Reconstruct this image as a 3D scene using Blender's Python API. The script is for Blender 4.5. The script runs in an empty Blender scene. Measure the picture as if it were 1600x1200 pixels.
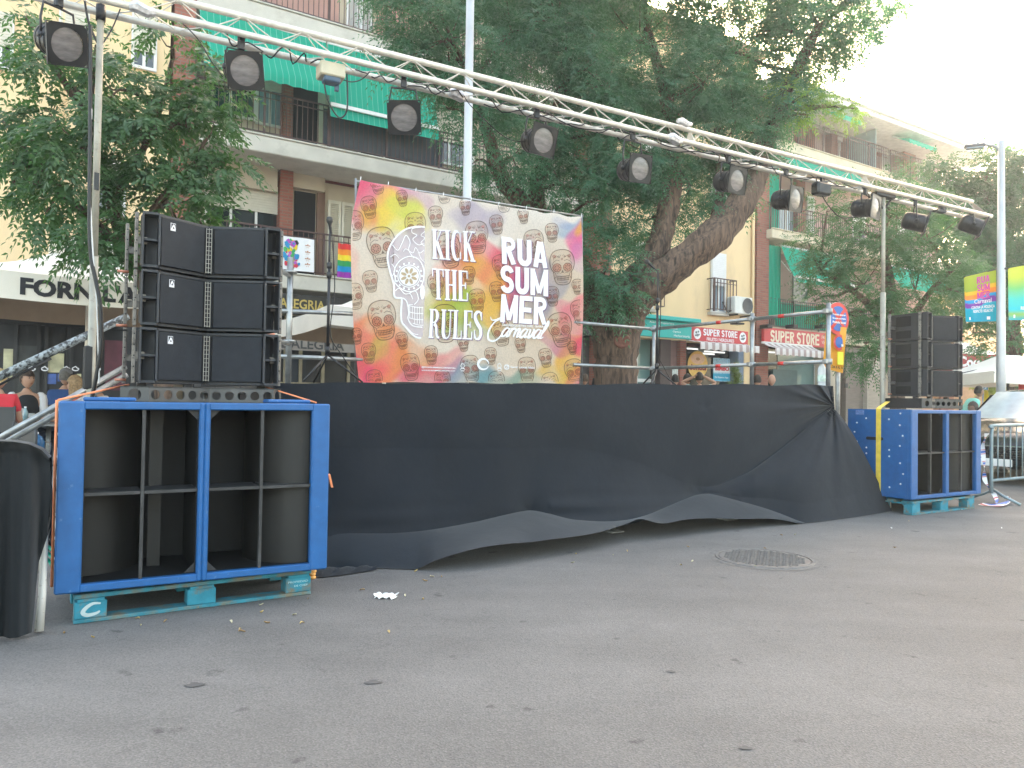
import bpy, bmesh, math, random
import numpy as np
from mathutils import Vector, Matrix

random.seed(7); rng = np.random.default_rng(7)
SC = bpy.context.scene
COL = SC.collection
R = math.radians

# ------------------------------------------------------------------ camera
F = 1180.0                      # focal length in photo pixels (1600 wide)
CAMZ = 1.15
cam_d = bpy.data.cameras.new('camera'); cam = bpy.data.objects.new('camera', cam_d); COL.objects.link(cam)
cam_d.sensor_width = 36.0; cam_d.lens = F / 1600.0 * 36.0
cam_d.clip_start = 0.05; cam_d.clip_end = 2000
CR = Matrix.Rotation(R(90) + math.atan(25 / F), 3, 'X') @ Matrix.Rotation(0.015, 3, 'Z')
cam.matrix_world = Matrix.Translation((0, 0, CAMZ)) @ CR.to_4x4()
SC.camera = cam

# ------------------------------------------------------------------ light
SUN_EL, SUN_AZ = R(25.0), R(9.6)          # azimuth measured from +Y towards +X
SC.render.engine = 'CYCLES'
w = bpy.data.worlds.new('World'); SC.world = w; w.use_nodes = True
nt = w.node_tree; bg = nt.nodes['Background']
sky = nt.nodes.new('ShaderNodeTexSky'); sky.sky_type = 'NISHITA'; sky.sun_disc = False
sky.sun_elevation = SUN_EL; sky.sun_rotation = SUN_AZ
sky.air_density = 1.0; sky.dust_density = 4.0; sky.ozone_density = 1.0
tint = nt.nodes.new('ShaderNodeVectorMath'); tint.operation = 'MULTIPLY'; tint.inputs[1].default_value = (1.20, 1.0, 0.77)
nt.links.new(sky.outputs[0], tint.inputs[0]); nt.links.new(tint.outputs[0], bg.inputs[0]); bg.inputs[1].default_value = 0.15
sd = bpy.data.lights.new('sun', 'SUN'); sd.energy = 3.5; sd.angle = R(0.5); sd.color = (1, 0.93, 0.82)
so = bpy.data.objects.new('sun', sd); COL.objects.link(so)
sdir = Vector((math.sin(SUN_AZ) * math.cos(SUN_EL), math.cos(SUN_AZ) * math.cos(SUN_EL), math.sin(SUN_EL)))
so.rotation_euler = sdir.to_track_quat('Z', 'Y').to_euler(); so.location = (0, 0, 30)
SC.view_settings.view_transform = 'Standard'; SC.view_settings.look = 'None'
SC.view_settings.exposure = 3.25; SC.view_settings.gamma = 1.0

# ------------------------------------------------------------------ photo geometry helpers
C0 = Vector((0, 0, CAMZ))
def ray(px, py):
    return CR @ Vector(((px - 800) / F, -(py - 600) / F, -1.0))
def W(px, py, Y):
    d = ray(px, py); return C0 + d * (Y / d.y)
def G(px, py, z=0.0):
    d = ray(px, py); return C0 + d * ((z - CAMZ) / d.z)
U = Vector((0.8413, 0.5407, 0)); U.normalize()
V = Vector((-U.y, U.x, 0))                # away from the camera, into the buildings
N = -V                                    # out of the facades, towards the camera
RZ = math.atan2(U.y, U.x)
def PL(px, py, F0, wofs):
    """point on the vertical plane parallel to U, wofs metres in front of F0"""
    d = ray(px, py); P0 = F0 + N * wofs
    t = (P0 - C0).dot(N) / d.dot(N); return C0 + d * t
FB = Vector((-4.3, 17, 0))                # facade line
def fac(px, py, wofs=0.0):
    p = PL(px, py, FB, wofs); return (p - FB).dot(U), p.z
def FP(s, wofs, z): return FB + U * s + N * wofs + Vector((0, 0, z))
FS = Vector((-1.23, 5.2, 0))              # stage front line
def SP(s, wofs, z): return FS + U * s + N * wofs + Vector((0, 0, z))
def stg(px, py, wofs=0.0):
    p = PL(px, py, FS, wofs); return (p - FS).dot(U), p.z

# ------------------------------------------------------------------ materials
def srgb(r, g, b):
    f = lambda c: (c / 255 / 12.92) if c / 255 <= 0.04045 else ((c / 255 + 0.055) / 1.055) ** 2.4
    return (f(r), f(g), f(b))
MATS = {}
def mat(name, col, rough=0.6, metal=0.0, var=0.12, vscale=6.0, bump=0.0, bscale=60.0, spec=0.5, stretch=None, col2=None, c2=(0.55, 0.75), c2scale=4.0, sheen=0.0):
    if name in MATS: return MATS[name]
    m = bpy.data.materials.new(name); m.use_nodes = True; MATS[name] = m
    n = m.node_tree; b = n.nodes['Principled BSDF']
    b.inputs['Roughness'].default_value = rough; b.inputs['Metallic'].default_value = metal
    b.inputs['Specular IOR Level'].default_value = spec
    if sheen: b.inputs['Sheen Weight'].default_value = sheen; b.inputs['Sheen Roughness'].default_value = 0.5
    tc = n.nodes.new('ShaderNodeTexCoord'); mp = n.nodes.new('ShaderNodeMapping')
    n.links.new(tc.outputs['Object'], mp.inputs[0])
    if stretch: mp.inputs['Scale'].default_value = stretch
    nz = n.nodes.new('ShaderNodeTexNoise'); nz.inputs['Scale'].default_value = vscale; nz.inputs['Detail'].default_value = 6
    n.links.new(mp.outputs[0], nz.inputs[0])
    mr = n.nodes.new('ShaderNodeMapRange'); mr.inputs[1].default_value = 0.3; mr.inputs[2].default_value = 0.7
    mr.inputs[3].default_value = 1 - var; mr.inputs[4].default_value = 1 + var
    n.links.new(nz.outputs[0], mr.inputs[0])
    mx = n.nodes.new('ShaderNodeVectorMath'); mx.operation = 'SCALE'
    mx.inputs[0].default_value = col[:3]
    n.links.new(mr.outputs[0], mx.inputs[3])
    outc = mx.outputs[0]
    if col2:
        n2 = n.nodes.new('ShaderNodeTexNoise'); n2.inputs['Scale'].default_value = c2scale; n2.inputs['Detail'].default_value = 8; n2.inputs['Roughness'].default_value = 0.65
        n.links.new(mp.outputs[0], n2.inputs[0])
        r2 = n.nodes.new('ShaderNodeMapRange'); r2.inputs[1].default_value = c2[0]; r2.inputs[2].default_value = c2[1]
        n.links.new(n2.outputs[0], r2.inputs[0])
        mm = n.nodes.new('ShaderNodeMix'); mm.data_type = 'RGBA'
        n.links.new(r2.outputs[0], mm.inputs[0]); n.links.new(outc, mm.inputs[6]); mm.inputs[7].default_value = (*col2[:3], 1)
        outc = mm.outputs[2]
    n.links.new(outc, b.inputs['Base Color'])
    if bump:
        n3 = n.nodes.new('ShaderNodeTexNoise'); n3.inputs['Scale'].default_value = bscale; n3.inputs['Detail'].default_value = 5
        n.links.new(mp.outputs[0], n3.inputs[0])
        bp = n.nodes.new('ShaderNodeBump'); bp.inputs['Strength'].default_value = bump; bp.inputs['Distance'].default_value = 0.01
        n.links.new(n3.outputs[0], bp.inputs['Height']); n.links.new(bp.outputs[0], b.inputs['Normal'])
    return m

def ao_wear(m): return m

# ------------------------------------------------------------------ mesh builder
class MB:
    def __init__(s): s.v = []; s.f = []; s.m = []; s.cur = 0; s.smooth = False; s.sm = []
    def add(s, vs, fs):
        o = len(s.v); s.v.extend([tuple(v) for v in vs])
        for f in fs: s.f.append(tuple(i + o for i in f)); s.m.append(s.cur); s.sm.append(s.smooth)
    def box(s, c, size, ax=None, bev=0.0):
        """c centre, size (x,y,z), ax = (X,Y,Z) unit vectors"""
        X, Y, Z = ax or (Vector((1, 0, 0)), Vector((0, 1, 0)), Vector((0, 0, 1)))
        c = Vector(c); hx, hy, hz = size[0] / 2, size[1] / 2, size[2] / 2
        if bev <= 0:
            vs = [c + X * (hx * i) + Y * (hy * j) + Z * (hz * k) for i in (-1, 1) for j in (-1, 1) for k in (-1, 1)]
            s.add(vs, [(0, 1, 3, 2), (4, 6, 7, 5), (0, 4, 5, 1), (2, 3, 7, 6), (0, 2, 6, 4), (1, 5, 7, 3)]); return
        b = min(bev, hx * .9, hy * .9, hz * .9)
        vs = []; idx = {}
        for i in (-1, 1):
            for j in (-1, 1):
                for k in (-1, 1):
                    for a in range(3):
                        h = [hx - b, hy - b, hz - b]; h[a] += b
                        idx[(i, j, k, a)] = len(vs); vs.append(c + X * (i * h[0]) + Y * (j * h[1]) + Z * (k * h[2]))
        fs = []
        for a in range(3):
            for sg in (-1, 1):
                q = []
                for p, r in ((-1, -1), (1, -1), (1, 1), (-1, 1)):
                    t = [0, 0, 0]; t[a] = sg; t[(a + 1) % 3] = p; t[(a + 2) % 3] = r; q.append(idx[(*t, a)])
                fs.append(tuple(q if sg > 0 else q[::-1]))
        for a in range(3):
            b1, b2 = (a + 1) % 3, (a + 2) % 3
            for p in (-1, 1):
                for r in (-1, 1):
                    t0 = [0, 0, 0]; t1 = [0, 0, 0]; t0[a] = -1; t1[a] = 1
                    t0[b1] = t1[b1] = p; t0[b2] = t1[b2] = r
                    q = [idx[(*t0, b1)], idx[(*t1, b1)], idx[(*t1, b2)], idx[(*t0, b2)]]
                    fs.append(tuple(q if p * r > 0 else q[::-1]))
        for i in (-1, 1):
            for j in (-1, 1):
                for k in (-1, 1):
                    q = [idx[(i, j, k, 0)], idx[(i, j, k, 1)], idx[(i, j, k, 2)]]
                    fs.append(tuple(q if i * j * k > 0 else q[::-1]))
        s.add(vs, fs)
    def bx(s, x0, x1, y0, y1, z0, z1, bev=0.0):
        s.box(((x0 + x1) / 2, (y0 + y1) / 2, (z0 + z1) / 2), (abs(x1 - x0), abs(y1 - y0), abs(z1 - z0)), None, bev)
    def fbx(s, s0, s1, w0, w1, z0, z1, org=None, bev=0.0):
        """box in the facade frame"""
        o = org if org is not None else FB
        c = o + U * ((s0 + s1) / 2) + N * ((w0 + w1) / 2) + Vector((0, 0, (z0 + z1) / 2))
        s.box(c, (abs(s1 - s0), abs(w1 - w0), abs(z1 - z0)), (U, V, Vector((0, 0, 1))), bev)
    def tube(s, pts, r, n=8, cap=True, sm=True):
        pts = [Vector(p) for p in pts]; rs = r if isinstance(r, (list, tuple)) else [r] * len(pts)
        o = len(s.v); prev = None; rings = []
        for i, p in enumerate(pts):
            t = (pts[min(i + 1, len(pts) - 1)] - pts[max(i - 1, 0)]).normalized()
            if prev is None:
                a = t.cross(Vector((0, 0, 1)));
                if a.length < 1e-3: a = t.cross(Vector((1, 0, 0)))
                a.normalize()
            else:
                a = (prev - t * prev.dot(t))
                if a.length < 1e-5: a = t.orthogonal()
                a.normalize()
            prev = a; b = t.cross(a)
            rings.append([p + (a * math.cos(2 * math.pi * k / n) + b * math.sin(2 * math.pi * k / n)) * rs[i] for k in range(n)])
        vs = [v for rg in rings for v in rg]; fs = []
        for i in range(len(pts) - 1):
            for k in range(n):
                fs.append((i * n + k, i * n + (k + 1) % n, (i + 1) * n + (k + 1) % n, (i + 1) * n + k))
        so_ = s.smooth; s.smooth = sm; s.add(vs, fs); s.smooth = so_
        if cap:
            s.f.append(tuple(o + k for k in range(n))[::-1]); s.m.append(s.cur); s.sm.append(False)
            s.f.append(tuple(o + (len(pts) - 1) * n + k for k in range(n))); s.m.append(s.cur); s.sm.append(False)
    def lathe(s, prof, c=(0, 0, 0), axis=(0, 0, 1), n=20, sm=True):
        """prof: list of (r, h) along axis"""
        c = Vector(c); A = Vector(axis).normalized(); a = A.orthogonal().normalized(); b = A.cross(a)
        vs = []; fs = []
        for r, h in prof:
            for k in range(n):
                t = 2 * math.pi * k / n; vs.append(c + A * h + (a * math.cos(t) + b * math.sin(t)) * max(r, 1e-4))
        for i in range(len(prof) - 1):
            for k in range(n): fs.append((i * n + k, i * n + (k + 1) % n, (i + 1) * n + (k + 1) % n, (i + 1) * n + k))
        q = s.smooth; s.smooth = sm; s.add(vs, fs); s.smooth = q
    def poly(s, pts): s.add(pts, [tuple(range(len(pts)))])
    def prism(s, pts, d):
        pts = [Vector(p) for p in pts]; d = Vector(d); n = len(pts)
        s.add(pts + [p + d for p in pts], [tuple(range(n))[::-1], tuple(range(n, 2 * n))] + [(i, (i + 1) % n, n + (i + 1) % n, n + i) for i in range(n)])
    def grid(s, P, sm=True):
        """P[i][j] points"""
        ni, nj = len(P), len(P[0]); vs = [p for row in P for p in row]
        fs = [(i * nj + j, i * nj + j + 1, (i + 1) * nj + j + 1, (i + 1) * nj + j) for i in range(ni - 1) for j in range(nj - 1)]
        q = s.smooth; s.smooth = sm; s.add(vs, fs); s.smooth = q
    def build(s, name, mats, parent=None, local=False, origin=None):
        if not isinstance(mats, (list, tuple)): mats = [mats]
        me = bpy.data.meshes.new(name)
        vs = s.v
        if not local:
            M = None
            if parent is not None: M = wm(parent).inverted()
            elif origin is not None: M = Matrix.Translation(-Vector(origin))
            if M is not None:
                a = np.array([tuple(v) for v in vs]); Mn = np.array(M)
                a = a @ Mn[:3, :3].T + Mn[:3, 3]; vs = a.tolist()
        me.from_pydata([tuple(v) for v in vs], [], s.f)
        for m in mats: me.materials.append(m)
        if len(mats) > 1: me.polygons.foreach_set('material_index', s.m)
        me.polygons.foreach_set('use_smooth', s.sm)
        me.update()
        o = bpy.data.objects.new(name, me); COL.objects.link(o)
        if parent is not None: o.parent = parent
        elif origin is not None: o.location = origin
        return o
def wm(o):
    M = o.matrix_basis.copy()
    while o.parent: o = o.parent; M = o.matrix_basis @ M
    return M
def thing(name, label, cat, loc=(0, 0, 0), rz=0.0, group=None):
    o = bpy.data.objects.new(name, None); COL.objects.link(o); o.empty_display_size = 0.2
    o.location = loc; o.rotation_euler = (0, 0, rz); tag(o, label, cat, group); return o
def tag(o, label=None, cat=None, group=None, kind=None):
    if label: o['label'] = label
    if cat: o['category'] = cat
    if group: o['group'] = group
    if kind: o['kind'] = kind
    return o
def kids(o): return [c for c in bpy.data.objects if c.parent == o]
def copy_tree(o, parent=None):
    c = o.copy(); COL.objects.link(c); c.parent = parent
    for k in kids(o): copy_tree(k, c)
    return c
def interp(keys, t):
    if t <= keys[0][0]: return keys[0][1]
    for (a, va), (b, vb) in zip(keys, keys[1:]):
        if t <= b:
            q = (t - a) / (b - a) if b > a else 0; return va + (vb - va) * q
    return keys[-1][1]
def sinterp(keys, t):
    """smooth (catmull-rom) interpolation of scalar keys"""
    if t <= keys[0][0]: return keys[0][1]
    if t >= keys[-1][0]: return keys[-1][1]
    for i in range(len(keys) - 1):
        if t <= keys[i + 1][0]:
            x0, y0 = keys[max(i - 1, 0)]; x1, y1 = keys[i]; x2, y2 = keys[i + 1]; x3, y3 = keys[min(i + 2, len(keys) - 1)]
            q = (t - x1) / (x2 - x1); h = x2 - x1
            m1 = (y2 - y0) / (x2 - x0) * h if x2 > x0 else 0; m2 = (y3 - y1) / (x3 - x1) * h if x3 > x1 else 0
            return (2*q**3 - 3*q*q + 1)*y1 + (q**3 - 2*q*q + q)*m1 + (-2*q**3 + 3*q*q)*y2 + (q**3 - q*q)*m2
def crv(pts, n=8):
    """catmull-rom through 2D/3D points"""
    P = [Vector(p) for p in pts]; out = []
    for i in range(len(P) - 1):
        p0 = P[max(i - 1, 0)]; p1 = P[i]; p2 = P[i + 1]; p3 = P[min(i + 2, len(P) - 1)]
        for k in range(n):
            t = k / n
            out.append(0.5 * ((2 * p1) + (p2 - p0) * t + (2 * p0 - 5 * p1 + 4 * p2 - p3) * t * t + (3 * p1 - p0 - 3 * p2 + p3) * t ** 3))
    out.append(P[-1]); return out

# ---- 2D drawing mapped onto surfaces
def stroke2(pts, w, wy=None):
    """quads of a polyline with width w (2D); returns list of quads"""
    P = [Vector((p[0], p[1])) for p in pts]; L = []; Rr = []
    for i, p in enumerate(P):
        a = P[max(i - 1, 0)]; b = P[min(i + 1, len(P) - 1)]; t = b - a
        if t.length < 1e-9: t = Vector((1, 0))
        t.normalize(); nn = Vector((-t.y, t.x))
        k = 1.0
        if 0 < i < len(P) - 1:
            t1 = (P[i] - P[i - 1]).normalized() if (P[i] - P[i - 1]).length > 1e-9 else t
            k = min(1.6, 1 / max(0.3, abs(nn.dot(Vector((-t1.y, t1.x))))))
        ww = w(i / (len(P) - 1)) if callable(w) else w
        L.append(p + nn * (ww * k / 2)); Rr.append(p - nn * (ww * k / 2))
    return [(L[i], L[i + 1], Rr[i + 1], Rr[i]) for i in range(len(P) - 1)]
def circ2(cx, cy, rx, ry=None, n=20, a0=0, a1=360):
    ry = ry or rx
    return [(cx + rx * math.cos(R(a0 + (a1 - a0) * k / n)), cy + ry * math.sin(R(a0 + (a1 - a0) * k / n))) for k in range(n + 1)]
def textmesh(txt, bold=0.0, spacing=1.0):
    """(verts2D normalised to 0..1 box, faces) from Blender's built-in font"""
    c = bpy.data.curves.new('t', 'FONT'); c.body = txt; c.offset = bold; c.space_character = spacing; c.resolution_u = 3
    o = bpy.data.objects.new('t', c); COL.objects.link(o)
    dg = bpy.context.evaluated_depsgraph_get(); dg.update()
    me = bpy.data.meshes.new_from_object(o.evaluated_get(dg))
    vs = [(v.co.x, v.co.y) for v in me.vertices]; fs = [tuple(p.vertices) for p in me.polygons]
    bpy.data.objects.remove(o); bpy.data.curves.remove(c); bpy.data.meshes.remove(me)
    if not vs: return [], []
    x0 = min(v[0] for v in vs); x1 = max(v[0] for v in vs); y0 = min(v[1] for v in vs); y1 = max(v[1] for v in vs)
    return [((x - x0) / (x1 - x0), (y - y0) / (y1 - y0)) for x, y in vs], fs
def quad(TL, TR, BR, BL):
    """map unit box (y up) into a pixel quad"""
    def f(x, y):
        t = 1 - y
        a = (TL[0] + (TR[0] - TL[0]) * x, TL[1] + (TR[1] - TL[1]) * x); b = (BL[0] + (BR[0] - BL[0]) * x, BL[1] + (BR[1] - BL[1]) * x)
        return (a[0] + (b[0] - a[0]) * t, a[1] + (b[1] - a[1]) * t)
    return f
def put_text(mb, txt, fn, bold=0.0, spacing=1.0):
    vs, fs = textmesh(txt, bold, spacing)
    mb.add([fn(x, y) for x, y in vs], fs)

# glyph strokes in a box 0..w x 0..1: 'B' heavy sans, 'S' condensed high-contrast serif
def arc(cx, cy, rx, ry, a0, a1, n=10): return [(cx + rx * math.cos(R(a0 + (a1 - a0) * k / n)), cy + ry * math.sin(R(a0 + (a1 - a0) * k / n))) for k in range(n + 1)]
def glyph_bold(ch, w=0.62, t=0.21):
    h = t / 2; a = w - h; T = 0.17; th = T / 2
    if ch == 'R': return [([(h, 0), (h, 1)], t), ([(h, 1 - th), (w * .55, 1 - th)] + arc(w * .55, .75 - th * .0, a - w * .55, .25 - th, 90, -90) + [(h, .5)], T), ([(w * .5, .5), (a, 0)], t)]
    if ch == 'U': return [([(h, 1), (h, .3)] + arc(w / 2, .3, w / 2 - h, .3 - th, 180, 360) + [(a, .3), (a, 1)], t)]
    if ch == 'A': return [([(h * .9, 0), (w / 2 - .03, 1)], t * .95), ([(w - h * .9, 0), (w / 2 + .03, 1)], t * .95), ([(h, .26), (a, .26)], T * .8)]
    if ch == 'S': return [(arc(w / 2, .73, w / 2 - h, .27 - th, 10, 180, 10) + arc(w / 2, .73, w / 2 - h, .23, 180, 250, 5) + [(w / 2, .5)] + arc(w / 2, .27, w / 2 - h, .23, 70, 0, 5) + arc(w / 2, .27, w / 2 - h, .27 - th, 0, -170, 10), t * .93)]
    if ch == 'M': return [([(h, 0), (h, 1)], t), ([(w * 1.3 - h, 0), (w * 1.3 - h, 1)], t), ([(h, 1 - .02), (w * .65, .1)], t * .8), ([(w * 1.3 - h, 1 - .02), (w * .65, .1)], t * .8)]
    if ch == 'E': return [([(h, 0), (h, 1)], t), ([(h, 1 - th), (w, 1 - th)], T), ([(h, .5), (w * .92, .5)], T), ([(h, th), (w, th)], T)]
    if ch == 'P': return [([(h, 0), (h, 1)], t), ([(h, 1 - th), (w * .55, 1 - th)] + arc(w * .55, .72, a - w * .55, .28 - th, 90, -90) + [(h, .44)], T)]
    if ch == 'T': return [([(w / 2, 0), (w / 2, 1)], t), ([(0, 1 - th), (w, 1 - th)], T)]
    if ch == 'O': return [(arc(w / 2, .5, w / 2 - h, .5 - th, 0, 360, 24), t * .95)]
    return []
def glyph_serif(ch):
    w = 0.5; t = 0.15; q = 0.045; s = 0.045
    def sf(x, y): return ([(x - .13, y), (x + .13, y)], s)
    b, u = s / 2, 1 - s / 2
    if ch == 'I': return .30, [([(.15, 0), (.15, 1)], t), sf(.15, b), sf(.15, u)]
    if ch == 'K': return .56, [([(.13, 0), (.13, 1)], t), sf(.13, b), sf(.13, u), ([(.13, .42), (.46, 1)], q), ([(.24, .58), (.48, 0)], t), sf(.46, u), sf(.47, b)]
    if ch == 'C': return .52, [(arc(.27, .5, .20, .5 - q / 2, 60, 300, 22), lambda k: q + (t - q) * max(0, math.sin(math.pi * k)) ** .8), ([(.43, .62), (.43, .95)], q), ([(.43, .05), (.43, .3)], q)]
    if ch == 'T': return .56, [([(.28, 0), (.28, 1)], t), ([(0.02, u), (.54, u)], s), ([(.03, 1), (.03, .74)], q), ([(.53, 1), (.53, .74)], q), sf(.28, b)]
    if ch == 'H': return .60, [([(.13, 0), (.13, 1)], t), ([(.47, 0), (.47, 1)], t), ([(.13, .5), (.47, .5)], s), sf(.13, b), sf(.13, u), sf(.47, b), sf(.47, u)]
    if ch == 'E': return .50, [([(.13, 0), (.13, 1)], t), sf(.13, b), ([(.05, u), (.46, u)], s), ([(.05, b), (.46, b)], s), ([(.13, .51), (.38, .51)], s), ([(.45, 1), (.45, .74)], q), ([(.46, 0), (.46, .28)], q), ([(.37, .40), (.37, .62)], q)]
    if ch == 'R': return .58, [([(.13, 0), (.13, 1)], t), sf(.13, b), sf(.13, u), ([(.13, u), (.26, u)] + arc(.26, .76, .16, .24 - s / 2, 90, -90, 12) + [(.13, .52)], lambda k: s + (t - s) * max(0, math.sin(math.pi * k)) ** 3), (crv([(.28, .50), (.38, .38), (.42, .12), (.50, .02), (.56, .05)], 5), lambda k: t * (1 - .65 * k))]
    if ch == 'U': return .58, [([(.13, 1), (.13, .25)] + arc(.30, .25, .17, .24, 180, 360, 12), lambda k: t if k < .45 else q), ([(.47, .25), (.47, 1)], q), sf(.13, u), sf(.47, u)]
    if ch == 'L': return .48, [([(.13, 0), (.13, 1)], t), sf(.13, b), sf(.13, u), ([(.05, b), (.44, b)], s), ([(.44, 0), (.44, .3)], q)]
    if ch == 'S': return .48, [(crv([(.39, .80), (.33, .95), (.22, .97), (.10, .88), (.10, .72), (.22, .55), (.36, .38), (.38, .18), (.27, .03), (.14, .04), (.07, .2)], 5), lambda k: q + (t * 1.05 - q) * max(0, math.sin(math.pi * k)) ** 1.2), ([(.40, .68), (.40, .97)], q), ([(.06, .03), (.06, .34)], q)]
    return .3, []
def word(txt, style):
    """list of 2D quads normalised into 0..1"""
    x = 0; out = []
    for ch in txt:
        if ch == ' ': x += .3; continue
        if style == 'S': wd, st = glyph_serif(ch)
        else: wd, st = (0.62 * (1.3 if ch == 'M' else 1), glyph_bold(ch))
        for pts, t in st:
            for qd in stroke2(pts, t): out.append([(p[0] + x, min(1.01, max(-.01, p[1]))) for p in qd])
        x += wd + (.03 if style == 'S' else .07)
    tot = x - (.03 if style == 'S' else .07)
    return [[(p[0] / tot, p[1]) for p in qd] for qd in out]
# ------------------------------------------------------------------ materials in use
M_blue = mat('blue_paint', (0.010, 0.095, 0.28), 0.42, var=.12, vscale=14, bump=.12, bscale=300, col2=(0.06, .15, .33), c2=(.63, .70), c2scale=24)
M_inner = mat('horn_black', (0.003, 0.003, 0.0035), 0.65, var=.25, vscale=8)
M_flare = mat('horn_brown', (0.011, 0.0102, 0.009), 0.55, var=.3, vscale=5, stretch=(1, 1, .4))
M_fin = mat('fin_grey', (0.030, 0.030, 0.031), 0.5, var=.3, vscale=10, col2=(.08, .08, .08), c2=(.55, .8), c2scale=6)
M_bolt = mat('bolt_zinc', (0.55, 0.58, 0.62), 0.35, .3)
M_black = mat('black_metal', (0.014, 0.014, 0.016), 0.42, 0, var=.25, col2=(.05, .05, .05), c2=(.62, .75), c2scale=14)
M_blackp = mat('black_plastic', (0.024, 0.026, 0.030), 0.5, 0, var=.2, bump=.25, bscale=400)
M_grillef = mat('grille_foam', (0.020, 0.022, 0.026), 0.8, 0, var=.15, vscale=20, bump=.5, bscale=900)
M_dark = mat('dark_void', (0.006, 0.006, 0.007), 0.8)
M_steel = mat('galvanised', (0.33, 0.34, 0.34), 0.42, 0.75, var=.2, vscale=12, col2=(.22, .21, .2), c2=(.6, .8), c2scale=16)
M_alu = mat('truss_alu', (0.60, 0.56, 0.49), 0.45, 0.35, var=.12, vscale=20, col2=(.3, .28, .25), c2=(.64, .8), c2scale=25)
M_chip = mat('chipped_tube', (0.30, 0.33, 0.34), 0.6, 0.2, var=.25, vscale=20, col2=(.03, .03, .03), c2=(.45, .56), c2scale=26)
M_grey = mat('frame_grey', (0.085, 0.083, 0.076), 0.5, 0.3, var=.2)
M_white = mat('white_print', (0.78, 0.78, 0.80), 0.6, var=.03)
M_orange = mat('orange_strap', (0.85, 0.28, 0.12), 0.7, var=.1)
M_yellow = mat('yellow_strap', (0.70, 0.52, 0.06), 0.7, var=.12, vscale=20)
M_red = mat('red_paint', (0.62, 0.04, 0.03), 0.55, var=.1)
M_wood = mat('pallet_wood', (0.20, 0.16, 0.11), 0.85, var=.35, vscale=5, stretch=(1, 8, 8), bump=.4, bscale=60)
M_teal = mat('pallet_teal', (0.03, 0.20, 0.26), 0.8, var=.3, vscale=7, col2=(.17, .15, .10), c2=(.44, .62), c2scale=8, bump=.3, bscale=80)
M_cable = mat('cable_black', (0.012, 0.012, 0.012), 0.5)
M_cablew = mat('cable_white', (0.6, 0.6, 0.58), 0.5)
M_lens = mat('lens_glass', (0.14, 0.13, 0.13), 0.22, 0.0, var=.35, vscale=12, spec=.8, stretch=(1, 1, 3))
M_can = mat('can_black', (0.012, 0.014, 0.017), 0.35, .3, var=.3)
M_cream = mat('render_cream', (0.76, 0.57, 0.33), 0.9, var=.06, vscale=1.5, bump=.2, bscale=40, stretch=(1, 1, .45), col2=(.60, .45, .28), c2=(.52, .80), c2scale=1.3)
M_conc = mat('concrete_pale', (0.52, 0.49, 0.43), 0.9, var=.10, vscale=2.5, col2=(.36, .33, .28), c2=(.56, .8), c2scale=1.8)
M_beige = mat('wall_beige', (0.50, 0.43, 0.33), 0.9, var=.06, vscale=2)
M_pinkw = mat('wall_pink', (0.46, 0.27, 0.23), 0.9, var=.08, vscale=2)
M_maroon = mat('wall_maroon', (0.13, 0.03, 0.03), 0.8)
M_shut = mat('shutter_cream', (0.62, 0.58, 0.48), 0.6, var=.05)
M_shutw = mat('shutter_white', (0.72, 0.72, 0.72), 0.55, var=.04)
M_frame = mat('window_frame_white', (0.7, 0.69, 0.66), 0.5, var=.05)
M_rail = mat('rail_brown', (0.085, 0.045, 0.04), 0.55, var=.2)
M_screen = mat('screen_grey', (0.045, 0.052, 0.062), 0.7, var=.12)
M_roof = mat('roof_tile', (0.36, 0.22, 0.15), 0.9, var=.2)
M_canvas = mat('canvas_cream', (0.82, 0.77, 0.68), 0.9, var=.05, vscale=2)
M_canvast = mat('canvas_tan', (0.42, 0.33, 0.25), 0.9, var=.08, vscale=3)
M_letter = mat('letter_black', (0.02, 0.02, 0.025), 0.7)
M_letterb = mat('letter_brown', (0.22, 0.16, 0.11), 0.8)
M_bark = mat('bark', (0.13, 0.085, 0.06), 0.95, var=.45, vscale=5, stretch=(5, 5, .8), bump=1.0, bscale=14, col2=(.035, .024, .018), c2=(.50, .62), c2scale=3.2)
M_paper = mat('paper_white', (0.8, 0.8, 0.78), 0.8)
def glass_mat(name, col, rough=0.08, tr=0.0):
    m = mat(name, col, rough, 0, var=.15, vscale=1.5, spec=.9); return m
M_glassd = glass_mat('glass_dark', (0.02, 0.024, 0.028))
M_glassg = glass_mat('glass_green', (0.16, 0.26, 0.25))
M_glassb = glass_mat('glass_blue', (0.25, 0.32, 0.38))

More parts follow.
